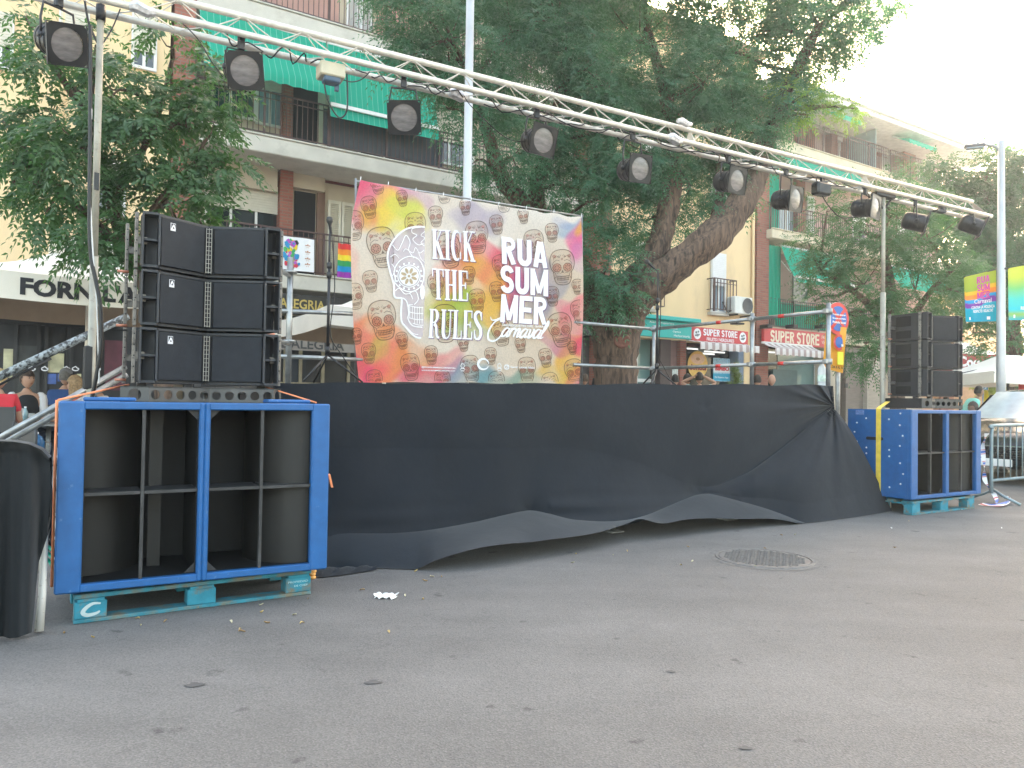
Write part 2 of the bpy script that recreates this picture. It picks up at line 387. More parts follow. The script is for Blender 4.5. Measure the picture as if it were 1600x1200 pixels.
def brick_mat(name, c1, c2, mortar, sc=1.0):
    m = bpy.data.materials.new(name); m.use_nodes = True; n = m.node_tree; b = n.nodes['Principled BSDF']; b.inputs['Roughness'].default_value = .9
    tc = n.nodes.new('ShaderNodeTexCoord'); rot = n.nodes.new('ShaderNodeVectorRotate'); rot.rotation_type = 'Z_AXIS'
    rot.inputs['Angle'].default_value = -RZ
    sep = n.nodes.new('ShaderNodeSeparateXYZ'); cmb = n.nodes.new('ShaderNodeCombineXYZ'); add = n.nodes.new('ShaderNodeMath')
    n.links.new(tc.outputs['Object'], rot.inputs['Vector']); n.links.new(rot.outputs[0], sep.inputs[0])
    n.links.new(sep.outputs[0], add.inputs[0]); n.links.new(sep.outputs[1], add.inputs[1])
    n.links.new(add.outputs[0], cmb.inputs[0]); n.links.new(sep.outputs[2], cmb.inputs[1])
    br = n.nodes.new('ShaderNodeTexBrick'); br.inputs['Scale'].default_value = 1
    br.inputs['Color1'].default_value = (*c1, 1); br.inputs['Color2'].default_value = (*c2, 1); br.inputs['Mortar'].default_value = (*mortar, 1)
    br.inputs['Brick Width'].default_value = .27 * sc; br.inputs['Row Height'].default_value = .072 * sc; br.inputs['Mortar Size'].default_value = .010 * sc
    n.links.new(cmb.outputs[0], br.inputs[0]); n.links.new(br.outputs[0], b.inputs['Base Color'])
    bp = n.nodes.new('ShaderNodeBump'); bp.inputs['Strength'].default_value = .5; bp.inputs['Distance'].default_value = .01; bp.invert = True
    n.links.new(br.outputs['Fac'], bp.inputs['Height']); n.links.new(bp.outputs[0], b.inputs['Normal'])
    return m
M_brick = brick_mat('brick_red', (.24, .075, .05), (.33, .12, .08), (.22, .15, .12))
def stripe_mat(name, c1, c2, per, duty, axis='U', rough=.8, transl=0.25):
    """woven stripes along the facade direction (or z)"""
    m = bpy.data.materials.new(name); m.use_nodes = True; n = m.node_tree; b = n.nodes['Principled BSDF']; b.inputs['Roughness'].default_value = rough
    tc = n.nodes.new('ShaderNodeTexCoord'); d = n.nodes.new('ShaderNodeVectorMath'); d.operation = 'DOT_PRODUCT'
    d.inputs[1].default_value = tuple(U) if axis == 'U' else (0, 0, 1)
    n.links.new(tc.outputs['Object'], d.inputs[0])
    f1 = n.nodes.new('ShaderNodeMath'); f1.operation = 'MULTIPLY'; f1.inputs[1].default_value = 1 / per; n.links.new(d.outputs['Value'], f1.inputs[0])
    f2 = n.nodes.new('ShaderNodeMath'); f2.operation = 'FRACT'; n.links.new(f1.outputs[0], f2.inputs[0])
    f3 = n.nodes.new('ShaderNodeMath'); f3.operation = 'LESS_THAN'; f3.inputs[1].default_value = duty; n.links.new(f2.outputs[0], f3.inputs[0])
    mx = n.nodes.new('ShaderNodeMix'); mx.data_type = 'RGBA'; n.links.new(f3.outputs[0], mx.inputs[0]); mx.inputs[6].default_value = (*c1, 1); mx.inputs[7].default_value = (*c2, 1)
    n.links.new(mx.outputs[2], b.inputs['Base Color'])
    if transl:
        tr = n.nodes.new('ShaderNodeBsdfTranslucent'); n.links.new(mx.outputs[2], tr.inputs[0]); ms = n.nodes.new('ShaderNodeMixShader'); ms.inputs[0].default_value = transl
        n.links.new(b.outputs[0], ms.inputs[1]); n.links.new(tr.outputs[0], ms.inputs[2]); n.links.new(ms.outputs[0], n.nodes['Material Output'].inputs[0])
    return m
M_green = stripe_mat('awning_green', (0.0, 0.40, 0.26), (.20, .58, .46), .13, .08, transl=.35)
M_greenp = stripe_mat('awning_green_plain', (0.0, 0.44, 0.28), (0, .33, .22), .3, .1, transl=.4)
M_store = stripe_mat('awning_stripe', (.72, .68, .66), (.42, .32, .30), .30, .45, transl=.2)
M_slat = stripe_mat('slat_cream', (.60, .56, .47), (.30, .27, .22), .055, .22, axis='Z', transl=0)
M_slatw = stripe_mat('slat_white', (.70, .70, .70), (.38, .38, .40), .055, .25, axis='Z', transl=0)
def leaf_mat(name, c1, c2, tr=.45, trc=(.22, .42, .05)):
    m = bpy.data.materials.new(name); m.use_nodes = True; n = m.node_tree; b = n.nodes['Principled BSDF']; b.inputs['Roughness'].default_value = .36
    g = n.nodes.new('ShaderNodeNewGeometry'); cr = n.nodes.new('ShaderNodeMix'); cr.data_type = 'RGBA'
    cr.inputs[6].default_value = (*c1, 1); cr.inputs[7].default_value = (*c2, 1)
    n.links.new(g.outputs['Random Per Island'], cr.inputs[0]); n.links.new(cr.outputs[2], b.inputs['Base Color'])
    t = n.nodes.new('ShaderNodeBsdfTranslucent'); t.inputs[0].default_value = (*trc, 1)
    ms = n.nodes.new('ShaderNodeMixShader'); ms.inputs[0].default_value = tr
    n.links.new(b.outputs[0], ms.inputs[1]); n.links.new(t.outputs[0], ms.inputs[2]); n.links.new(ms.outputs[0], n.nodes['Material Output'].inputs[0])
    return m
M_leafA = leaf_mat('leaf_left', (.030, .070, .027), (.085, .150, .060), .38, (.12, .30, .06))
M_leafB = leaf_mat('leaf_big', (.028, .096, .058), (.072, .170, .100), .42, (.14, .34, .13))
M_leafC = leaf_mat('leaf_right', (.022, .085, .038), (.065, .155, .065), .40, (.12, .30, .08))

# ------------------------------------------------------------------ ground
def ground_mat():
    m = bpy.data.materials.new('asphalt'); m.use_nodes = True; n = m.node_tree; b = n.nodes['Principled BSDF']; b.inputs['Roughness'].default_value = .88
    b.inputs['Specular IOR Level'].default_value = .3
    tc = n.nodes.new('ShaderNodeTexCoord')
    def noise(s, det=4, r=.5): 
        x = n.nodes.new('ShaderNodeTexNoise'); x.inputs['Scale'].default_value = s; x.inputs['Detail'].default_value = det; x.inputs['Roughness'].default_value = r
        n.links.new(tc.outputs['Object'], x.inputs[0]); return x.outputs[0]
    def rng_(x, a, b_, c, d):
        q = n.nodes.new('ShaderNodeMapRange'); q.inputs[1].default_value = a; q.inputs[2].default_value = b_; q.inputs[3].default_value = c; q.inputs[4].default_value = d
        n.links.new(x, q.inputs[0]); return q.outputs[0]
    def mul(x, y):
        q = n.nodes.new('ShaderNodeMath'); q.operation = 'MULTIPLY'; n.links.new(x, q.inputs[0]); n.links.new(y, q.inputs[1]); return q.outputs[0]
    a = rng_(noise(.35, 3), .3, .7, .88, 1.10)
    c = rng_(noise(2.2, 6, .6), .35, .65, .93, 1.06)
    fine = rng_(noise(130, 2, .7), .3, .7, .80, 1.20)
    vf = n.nodes.new('ShaderNodeTexVoronoi'); vf.inputs['Scale'].default_value = 150; n.links.new(tc.outputs['Object'], vf.inputs[0])
    stones = rng_(vf.outputs['Color'], 0, 1, .80, 1.24)
    stain = rng_(noise(5.5, 5, .55), .655, .71, 1.0, .60)      # small dark blotches
    mps = n.nodes.new('ShaderNodeMapping'); mps.inputs['Rotation'].default_value = (0, 0, -RZ); mps.inputs['Scale'].default_value = (.35, 1.6, 1); n.links.new(tc.outputs['Object'], mps.inputs[0])
    ns = n.nodes.new('ShaderNodeTexNoise'); ns.inputs['Scale'].default_value = 1.1; ns.inputs['Detail'].default_value = 7; ns.inputs['Roughness'].default_value = .62; n.links.new(mps.outputs[0], ns.inputs[0])
    wear = rng_(ns.outputs[0], .35, .68, .88, 1.09)             # traffic-worn bands along the street
    t = mul(mul(mul(mul(mul(a, c), fine), stones), stain), wear)
    wn = n.nodes.new('ShaderNodeTexNoise'); wn.inputs['Scale'].default_value = 1.3; wn.inputs['Detail'].default_value = 6; n.links.new(tc.outputs['Object'], wn.inputs[0])
    vm = n.nodes.new('ShaderNodeVectorMath'); vm.operation = 'SCALE'; vm.inputs[3].default_value = 1.1; n.links.new(wn.outputs['Color'], vm.inputs[0])
    va = n.nodes.new('ShaderNodeVectorMath'); va.operation = 'ADD'; n.links.new(vm.outputs[0], va.inputs[0]); n.links.new(tc.outputs['Object'], va.inputs[1])
    vc = n.nodes.new('ShaderNodeTexVoronoi'); vc.feature = 'DISTANCE_TO_EDGE'; vc.inputs['Scale'].default_value = .42; n.links.new(va.outputs[0], vc.inputs[0])
    crack = rng_(vc.outputs['Distance'], 0.0, .005, .90, 1.0)
    t = mul(t, crack)
    sc = n.nodes.new('ShaderNodeVectorMath'); sc.operation = 'SCALE'; sc.inputs[0].default_value = (.150, .145, .138); n.links.new(t, sc.inputs[3])
    n.links.new(sc.outputs[0], b.inputs['Base Color'])
    bp = n.nodes.new('ShaderNodeBump'); bp.inputs['Strength'].default_value = .55; bp.inputs['Distance'].default_value = .004; n.links.new(vf.outputs['Distance'], bp.inputs['Height']); n.links.new(bp.outputs[0], b.inputs['Normal'])
    return m
mb = MB()
mb.grid([[Vector((x, y, 0)) for x in (-400, -60, -12, 0, 12, 60, 400)] for y in (-300, -10, 0, 6, 15, 60, 500)][::1], sm=False)
road = mb.build('road', ground_mat()); tag(road, kind='structure')
M_pave = mat('paving', (0.34, 0.32, 0.29), .9, var=.12, vscale=3, bump=.2, bscale=30)
mb = MB(); mb.fbx(-14, 60, -0.02, 8.2, 0.002, .13, bev=.02)
pv = mb.build('pavement', M_pave, origin=FP(8, 2, 0)); tag(pv, kind='structure')
# ------------------------------------------------------------------ buildings
Z3 = Vector((0, 0, 1))
def FR(px0, px1, yt, yb, w, pad=0):
    """pixel rectangle on a facade plane -> s0, s1, z0, z1"""
    ym = (yt + yb) / 2; pc = (px0 + px1) / 2
    return fac(px0, ym, w)[0], fac(px1, ym, w)[0], fac(pc, yb, w)[1], fac(pc, yt, w)[1]
def building(label, loc_s):
    return thing('apartment_building', label, 'building', FP(loc_s, 0, 0))
def window(root, s0, s1, z0, z1, w, glass=M_glassd, frame=M_frame, name='window', shutter=0.0, smat=None, mull=1, label=None):
    """framed window set into plane w; shutter = fraction of height covered by a rolling shutter"""
    m = MB(); t = .055
    m.fbx(s0, s1, w + .02, w + .075, z0, z0 + t); m.fbx(s0, s1, w + .02, w + .075, z1 - t, z1)
    m.fbx(s0, s0 + t, w + .02, w + .073, z0 + t, z1 - t); m.fbx(s1 - t, s1, w + .02, w + .073, z0 + t, z1 - t)
    for k in range(mull):
        c = s0 + (s1 - s0) * (k + 1) / (mull + 1); m.fbx(c - t / 2, c + t / 2, w + .02, w + .070, z0 + t, z1 - t)
    f = m.build(name, frame, root)
    m = MB(); m.fbx(s0 + .02, s1 - .02, w + .008, w + .035, z0 + .02, z1 - .02); m.build('pane', glass, f)
    if shutter:
        zz = z1 - (z1 - z0) * shutter
        m = MB(); n_ = max(3, int((z1 - zz) / .055))
        for k in range(n_):
            a = zz + (z1 - zz) * k / n_; b_ = zz + (z1 - zz) * (k + .82) / n_
            m.fbx(s0 + .03, s1 - .03, w + .076, w + .10, a, b_)
        m.fbx(s0 + .03, s1 - .03, w + .074, w + .085, zz, z1); m.build('rolling_shutter', smat or M_shut, f)
    if label: f['label'] = label
    return f
def louvre(root, s0, s1, z0, z1, w, m_=None, leaves=2):
    mb = MB(); n_ = leaves
    for k in range(n_):
        a = s0 + (s1 - s0) * k / n_ + .01; b = s0 + (s1 - s0) * (k + 1) / n_ - .01
        for q in ((a, a + .06), (b - .06, b)): mb.fbx(q[0], q[1], w + .03, w + .08, z0, z1)
        mb.fbx(a + .06, b - .06, w + .03, w + .08, z0, z0 + .08); mb.fbx(a + .06, b - .06, w + .03, w + .08, z1 - .08, z1)
        mb.fbx(a + .06, b - .06, w + .03, w + .045, z0 + .08, z1 - .08)
        z = z0 + .1
        while z < z1 - .1:
            c = FP((a + b) / 2, w + .06, z); mb.box(c, (b - a - .12, .05, .008), (U, (V + Z3 * .7).normalized(), (Z3 - V * .7).normalized())); z += .05
    mb.build('louvred_shutter', m_ or M_shut, root)
def railing(root, s0, s1, w, z0, z1, step=.115, w_ret=0.0, mt=None, mid=True, r=.008):
    m = MB(); n_ = max(2, int((s1 - s0) / step))
    m.fbx(s0, s1, w - .02, w + .02, z1 - .03, z1); m.fbx(s0, s1, w - .012, w + .012, z0 + .06, z0 + .085)
    if mid: m.fbx(s0, s1, w - .011, w + .011, z1 - .16, z1 - .14)
    for k in range(n_ + 1):
        s = s0 + (s1 - s0) * k / n_; q = r if k % 12 else r * 2.6
        m.fbx(s - q, s + q, w - q, w + q, z0 if k % 12 == 0 else z0 + .085, z1 - .03)
    if w_ret:
        for s in (s0, s1):
            m.fbx(s - .012, s + .012, w - w_ret, w - .02, z1 - .03, z1); m.fbx(s - .01, s + .01, w - w_ret, w - .012, z0 + .06, z0 + .085)
            for k in range(1, int(w_ret / step)): m.fbx(s - r, s + r, w - k * step - r, w - k * step + r, z0 + .085, z1 - .03)
    return m.build('railing', mt or M_rail, root)
def awning(root, s0, s1, z_top, z_bot, w_top, w_bot, m_=None, bar=None, val=0.0, barfrac=.86, arms=True):
    m = MB(); n_ = int((s1 - s0) * 6) + 2; rows = []
    for i in range(n_ + 1):
        s = s0 + (s1 - s0) * i / n_; col = []
        for j in range(9):
            t = j / 8; sag = math.sin(math.pi * t) * .05
            col.append(FP(s, w_top + (w_bot - w_top) * t - sag + .006 * math.sin(s * 9 + t * 3), z_top + (z_bot - z_top) * t - sag * .4))
        if val:
            for j in range(1, 3):
                wv = .02 * math.cos(s * 2 * math.pi / .28)
                col.append(FP(s, w_bot + .01 + wv * .3, z_bot - val * j / 2 + (wv if j == 2 else 0)))
        rows.append(col)
    m.grid(rows); a = m.build('awning', m_ or M_green, root)
    m = MB()
    if bar: t = barfrac; m.fbx(s0, s1, w_top + (w_bot - w_top) * t, w_top + (w_bot - w_top) * t + .05, z_top + (z_bot - z_top) * t - .04, z_top + (z_bot - z_top) * t + .04)
    m.tube([FP(s0, w_top - .02, z_top), FP(s1, w_top - .02, z_top)], .04, 8)
    m.build('awning_bar', M_frame, a)
    if arms:
        for s in (s0 + .04, s1 - .04): m = MB(); m.tube([FP(s, w_top - .02, z_top - .5), FP(s, w_bot, z_bot)], .012, 6); m.build('awning_arm', M_frame, a)
    return a
def slab(root, s0, s1, z0, z1, w1, w0=-1.2, m_=None):
    m = MB(); m.fbx(s0, s1, w0, w1, z0, z1, bev=.02); m.fbx(s0 + .01, s1 - .01, w1 - .06, w1 + .03, z1 + .002, z1 + .04, bev=.01)
    return m.build('balcony', m_ or M_conc, root)

REC = -1.25   # depth of the balcony recess
Zs = {1: (3.52, 3.84), 2: (6.42, 6.78), 3: (9.28, 9.64)}; EAVE = 12.25
s_at = lambda px, y=400, w=0.0: fac(px, y, w)[0]
# --- A: cream building at the left edge
sA0, sA1 = -13.0, s_at(262, 250)
bA = building('cream plaster apartment building at the left edge, behind the near tree and the bakery parasols', -6)
m = MB(); m.fbx(sA0, sA1, -9, 0, 0, 12.3); bw = m.build('wall', M_cream, bA)
m = MB(); m.fbx(sA0, sA1 - .02, -9.3, .45, 12.32, 12.5, bev=.02); m.build('roof', M_roof, bA)
s0, s1, z0, z1 = FR(92, 140, 16, 52, 0); window(bA, s0, s1, z0 , z1, 0, shutter=.75)
for pp in ((-20, 22, 20, 110),):
    s0, s1, z0, z1 = FR(*pp, 0); window(bA, s0, s1, z0, z1, 0, shutter=.6)
s0, s1, z0, z1 = FR(205, 245, 20, 110, 0); window(bA, s0, s1, z0, z1, 0, shutter=.7)
s0, s1, z0, z1 = FR(150, 196, 250, 345, 0); window(bA, s0, s1, z0, z1, 0, shutter=.5)
m = MB(); m.tube([FP(s_at(92, 300), .06, 3.6), FP(s_at(92, 300), .06, 12.2)], .045); m.build('downpipe', M_cream, bA)
# bakery shop front
mk = MB(); s0 = sA0; s1 = sA1
m = MB(); m.fbx(s0, s1 - .1, .01, .12, .13, 3.35); sf = m.build('shop_front', mat('shopfront_dark', (.022, .022, .024), .5), bA)
for a, b, yt, yb, mm in ((5, 20, 545, 590, 'poster_cream'), (22, 58, 540, 615, 'glass_dark'), (75, 100, 552, 582, 'poster_cream'), (74, 88, 584, 600, 'poster_blue'), (90, 98, 584, 596, 'poster_blue'), (98, 104, 584, 590, 'poster_cream'), (120, 127, 584, 590, 'poster_cream'), (163, 200, 532, 610, 'poster_burgundy')):
    q = FR(a, b, yt, yb, .15); cc = {'poster_cream': (.55, .52, .33), 'poster_blue': (.06, .12, .35), 'glass_dark': (.05, .055, .055), 'poster_burgundy': (.12, .035, .05)}[mm]
    m = MB(); m.fbx(q[0], q[1], .125, .135, q[2], q[3]); m.build('window_poster' if mm != 'glass_dark' else 'pane', mat(mm + '_m', cc, .4, var=.35, vscale=5), sf)
m = MB()
for px in (24, 60, 72, 106, 112, 150, 200): q = s_at(px, 560, .13); m.fbx(q - .03, q + .03, .125, .17, .3, 3.0)
m.fbx(s0, s1 - .2, .125, .16, 2.4, 2.5); m.build('shop_frame', mat('frame_dark', (.03, .03, .032), .4), sf)
m = MB()     # row of little white line drawings on the glass
for px in (50, 70, 104, 118, 139, 152):
    c = FR(px - 5, px + 5, 571, 582, .19); cx, cz = (c[0] + c[1]) / 2, (c[2] + c[3]) / 2; r = (c[1] - c[0]) / 2
    for qd in stroke2(circ2(0, 0, r, r * .6, 12, 150, 400) , .02) + stroke2([(-r, r * .3), (0, r * .9), (r * .9, 0)], .018): m.poly([FP(cx + p[0], .18, cz + p[1]) for p in qd])
m.build('window_drawing', M_white, sf)

# --- B: middle building with brick pillars and balconies
sB0, sB1 = sA1, s_at(957, 240)
bB = building('three storey brick and balcony apartment building with green striped awnings, behind the banner', 0)
m = MB(); m.fbx(sB0, sB1, -9, REC, 0, 12.3); m.build('wall', M_beige, bB)
m = MB(); m.fbx(sB0 - .0, sB1, -9.3, .6, 12.32, 12.55, bev=.02); m.build('roof', M_roof, bB)
m = MB(); a, b = s_at(266, 300), s_at(300, 300); m.fbx(a, b, REC, .02, 3.0, 12.3); m.build('brick_pillar', M_brick, bB)
a2, b2 = s_at(935, 240), s_at(957, 240); m = MB(); m.fbx(a2, b2, REC, .02, .13, 12.3); m.build('brick_pillar', M_brick, bB)
sBa, sBb = b + .01, a2 - .01
def rec_rect(root, px0, px1, yt, yb, mt, name, w=REC, d=.06):
    q = FR(px0, px1, yt, yb, w + d); m = MB(); m.fbx(q[0], q[1], w - .01, w + d, q[2], q[3]); return m.build(name, mt, root)
bal = {}
for k, (za, zb) in Zs.items(): bal[k] = slab(bB, sBa, sBb, za, zb, .05, REC)
# floor 1 (above the ground floor)
rec_rect(bB, 330, 434, 248, 292, M_beige, 'lintel', d=.25)
q = FR(318, 437, 296, 424, REC); window(bB, q[0], q[1], 4.5, 6.05, REC, shutter=.42, mull=2)
rec_rect(bB, 437, 457, 262, 430, M_brick, 'brick_pillar', d=.3)
rec_rect(bB, 459, 492, 300, 432, M_dark, 'door', d=.02)
rec_rect(bB, 458, 508, 262, 296, M_beige, 'lintel', d=.2)
rec_rect(bB, 495, 507, 296, 432, mat('door_brown', (.16, .09, .06), .5), 'door_frame', d=.08)
rec_rect(bB, 508, 720, 272, 303, M_maroon, 'lintel', d=.05)
q = FR(510, 552, 306, 432, REC); louvre(bB, q[0], q[1], 3.9, 5.95, REC)
q = FR(600, 740, 306, 400, REC); window(bB, q[0], q[1], 4.6, 5.95, REC, shutter=.4, mull=1)
railing(bal[1], sBa, s_at(560, 430, 0), -.05, 3.88, 4.86)
railing(bal[1], s_at(562, 430, 0), sBb, -.05, 3.88, 4.86)
# floor 2
q = FR(318, 399, 110, 205, REC); window(bB, q[0], q[1], 7.5, 8.95, REC, shutter=.55, mull=1)
q = FR(399, 443, 108, 205, REC); window(bB, q[0], q[1], 7.45, 8.95, REC, glass=M_glassb, shutter=.45, smat=M_shut, mull=1)
rec_rect(bB, 443, 458, 100, 236, M_brick, 'brick_pillar', d=.3)
rec_rect(bB, 458, 497, 110, 238, M_dark, 'door', d=.03)
rec_rect(bB, 497, 508, 105, 238, M_shut, 'door_frame', d=.06)
rec_rect(bB, 330, 505, 60, 104, M_beige, 'lintel', d=.2)
q = FR(560, 640, 120, 230, REC); window(bB, q[0], q[1], 6.9, 8.9, REC, shutter=.3, mull=1)
q = FR(660, 740, 120, 230, REC); window(bB, q[0], q[1], 7.4, 8.9, REC, shutter=.6, mull=1)
railing(bal[2], sBa, s_at(514, 215, 0), -.05, 6.82, 7.80)
railing(bal[2], s_at(516, 215, 0), sBb, -.05, 6.82, 7.80)
q = FR(505, 691, 200, 250, -.09); m = MB(); m.fbx(q[0], q[1], -.10, -.075, 6.9, 7.72); m.build('privacy_screen', M_screen, bal[2])
q0 = s_at(300, 60, .2); q1 = s_at(513, 120, .2); zt = fac(300, 28, 0)[1]; zbm = fac(400, 105, .62)[1]
awning(bal[3], sBa + .05, q1, 9.22, zbm, -.02, .62, bar=False, val=.22)
q0 = s_at(515, 150, .2); q1 = s_at(684, 180, .2); zb2 = fac(600, 200, .3)[1]
awning(bal[3], q0, q1, 9.22, zb2, -.02, .30, bar=True, barfrac=.84, arms=False)
# floor 3
railing(bal[3], sBa, s_at(515, 20, 0), -.05, 9.68, 10.66)
railing(bal[3], s_at(516, 20, 0), sBb, -.05, 9.68, 10.66)
q = FR(540, 582, -40, 40, REC); louvre(bB, q[0], q[1], 9.7, 11.8, REC, M_shutw)
rec_rect(bB, 400, 530, -60, 20, M_pinkw, 'wall_panel', d=.05); rec_rect(bB, 590, 640, -60, 60, M_pinkw, 'wall_panel', d=.05)
q = FR(330, 390, -60, 10, REC); window(bB, q[0], q[1], 10.4, 11.7, REC, shutter=.5)
for p0, p1, yy in ((760, 800, 150), (830, 870, 160), (890, 925, 250), (770, 800, 330), (850, 900, 340)):
    q = FR(p0, p1, yy - 40, yy + 40, REC); window(bB, q[0], q[1], q[2] - .3, q[3] + .3, REC, shutter=.45)
# plastic sheet / flaking edge on slab (pale strip) + dark shop fascia with gilt letters
m = MB(); a, b = sBa - .6, s_at(556, 470, 0); m.fbx(a, sBb, -.02, .16, 2.98, 3.40, bev=.01); fas = m.build('fascia', mat('fascia_black', (.02, .018, .016), .5), bB)
m = MB(); q = FR(458, 500, 470, 481, .18)
def facemap(s0, s1, z0, z1, w): return lambda x, y: FP(s0 + (s1 - s0) * x, w, z0 + (z1 - z0) * y)
put_text(m, "L'ALEGRIA", facemap(s_at(425, 476, .17), s_at(508, 478, .17), 3.08, 3.30, .168), .02); m.build('gilt_lettering', mat('gilt', (.5, .38, .12), .4, .5), fas)
m = MB(); m.fbx(sBa, sBb, -.6, -.5, .13, 2.98); sf = m.build('shop_front', mat('shopfront_dark2', (.028, .028, .03), .35, var=.3, vscale=.8), bB)
m = MB()
for px in (446, 470, 505, 545, 700, 800, 905): q = s_at(px, 560, -.45); m.fbx(q - .035, q + .035, -.497, -.44, .13, 2.98)
m.fbx(sBa, sBb, -.497, -.45, .9, .97); m.fbx(sBa, sBb, -.497, -.45, 1.45, 1.48)
m.build('shop_frame', mat('frame_gold', (.35, .30, .20), .5), sf)
q = FR(455, 478, 560, 600, -.49); m = MB(); m.fbx(q[0], q[1], -.495, -.485, q[2], q[3]); m.build('window_poster', M_screen, sf)

# --- C: cream building in the middle right
sC0, sC1 = sB1, s_at(1178, 400)
bC = building('cream plaster apartment building with juliet balcony and wall mounted air conditioner, behind the big tree', 10)
m = MB(); m.fbx(sC0, sC1, -9, 0, 3.05, 12.4); m.fbx(sC0, sC1, -9, -.55, 0, 3.05); m.build('wall', M_cream, bC)
m = MB(); m.fbx(sC0, sC1, -9.3, .55, 12.42, 12.62, bev=.02); m.build('roof', M_roof, bC)
def juliet(px0, px1, yt, yb):
    q = FR(px0, px1, yt, yb, 0); f = window(bC, q[0], q[1], q[2], q[3], 0.0, glass=M_glassb, shutter=.55, smat=M_shutw)
    m = MB(); m.fbx(q[0] - .1, q[1] + .1, .0, .16, q[2] - .1, q[2] - .005, bev=.01); m.build('sill', M_conc, f)
    railing(f, q[0] - .12, q[1] + .22, .30, q[2] - .0, q[2] + 1.05, step=.14, w_ret=.3, r=.010)
juliet(1109, 1132, 396, 489); juliet(993, 1019, 380, 482); juliet(1109, 1134, 240, 330); juliet(1000, 1030, 220, 310)
m = MB(); q = s_at(1176, 400, .05); m.tube([FP(q, .07, .2), FP(q, .07, 12.3)], .05); m.build('downpipe', M_cream, bC)
# ground floor, building C: columns, glass
zc = 3.05
def gf(root, px0, px1, mt, name, w0, w1, z0=.13, z1=3.04, y=560):
    m = MB(); m.fbx(s_at(px0, y, w1), s_at(px1, y, w1), w0, w1, z0, z1); return m.build(name, mt, root)
gf(bC, 905, 945, mat('door_panel_dark', (.09, .08, .075), .6), 'door', -.54, -.3)
gf(bC, 945, 962, mat('mauve_wall', (.25, .15, .14), .8), 'pillar', -.54, -.05)
gg = gf(bC, 962, 1030, M_glassg, 'shop_window', -.54, -.45)
m = MB()
for px in (994, 1029): q = s_at(px, 560, -.4); m.fbx(q - .05, q + .05, -.45, -.38, .13, 3.04)
m.fbx(s_at(962, 560, -.4), s_at(1029, 560, -.4), -.45, -.39, 1.75, 1.85); m.build('shop_frame', M_frame, gg)
gf(bC, 1032, 1048, mat('column_dark', (.07, .045, .04), .6), 'pillar', -.54, .0)
gf(bC, 1048, 1063, mat('mauve_wall', (.25, .15, .14), .8), 'pillar', -.54, -.1)
gf(bC, 1063, 1072, M_brick, 'brick_pillar', -.54, .05)
gs = gf(bC, 1073, 1154, M_glassd, 'shop_window', -.54, -.40)
gf(bC, 1154, 1163, mat('column_bluegrey', (.18, .23, .30), .6), 'pillar', -.54, .0)
gf(bC, 1163, 1177, M_cream, 'pillar', -.54, .03)
# --- D: right building with balconies
sD0, sD1 = sC1, s_at(1512, 230)
bD = building('pink and brick apartment building on the right with three balconies and green blinds', 20)
ze_ = fac(1400, 181, 1.0)[1]
m = MB(); m.fbx(sD0, sD1, -9, REC, 0, ze_ - .1); m.build('wall', mat('wall_pink_pale', (.48, .33, .30), .9, var=.08, vscale=2), bD)
m = MB(); m.fbx(sD0, sD1 + .3, -9.3, .9, ze_ - .25, ze_ - .08, bev=.02)
m.fbx(sD0, sD1 + .35, -9.5, 1.0, ze_ - .07, ze_, bev=.02); m.build('roof', mat('eave_white', (.74, .73, .70), .85), bD)
m = MB(); a, b = s_at(1178, 400), s_at(1197, 400); m.fbx(a + .01, b, REC, .12, .13, ze_ - .26); m.build('brick_pillar', M_brick, bD)
sDa = b + .01; sDb = sD1
z2_ = fac(1222, 374, .35)[1]; z3_ = fac(1336, 267, .35)[1]; ze_ = fac(1400, 181, 1.0)[1]
Zd = {1: (3.35, 3.68), 2: (z2_, z2_ + .30), 3: (z3_, z3_ + .30)}
M_slabc = mat('slab_cream', (.60, .52, .38), .9, var=.12, vscale=3, col2=(.40, .33, .26), c2=(.6, .8))
bd = {k: slab(bD, sDa - (.15 if k > 1 else 0), sDb, za, zb, .1 if k < 2 else .35, REC, M_slabc) for k, (za, zb) in Zd.items()}
# floor 1
railing(bd[1], sDa + .05, sDb, .02, 3.72, 4.72, mt=mat('rail_dark', (.03, .035, .035), .5))
q = FR(1215, 1300, 470, 500, -.04); m = MB(); m.fbx(s_at(1213, 470, 0), s_at(1330, 470, 0), -.04, -.02, 3.78, 4.62); m.build('privacy_screen', M_greenp, bd[1])
m = MB(); rows = []
for i in range(13):
    s = sDa + .06 + i * .05; rows.append([FP(s, .05 + .05 * math.sin(i * 1.6), z) for z in (4.0, 5.0, 6.0, 6.48)])
m.grid(rows); m.build('curtain', M_greenp, bd[2])
s0, s1 = s_at(1221, 400, .3), s_at(1320, 430, .5)
awning(bd[2], s0, s1, 6.45, fac(1260, 443, .9)[1], .28, .95, m_=M_greenp, bar=True, barfrac=.86)
rec_rect(bD, 1200, 1216, 390, 470, M_dark, 'door', d=.04)
rec_rect(bD, 1240, 1262, 390, 480, M_glassd, 'door', d=.05)
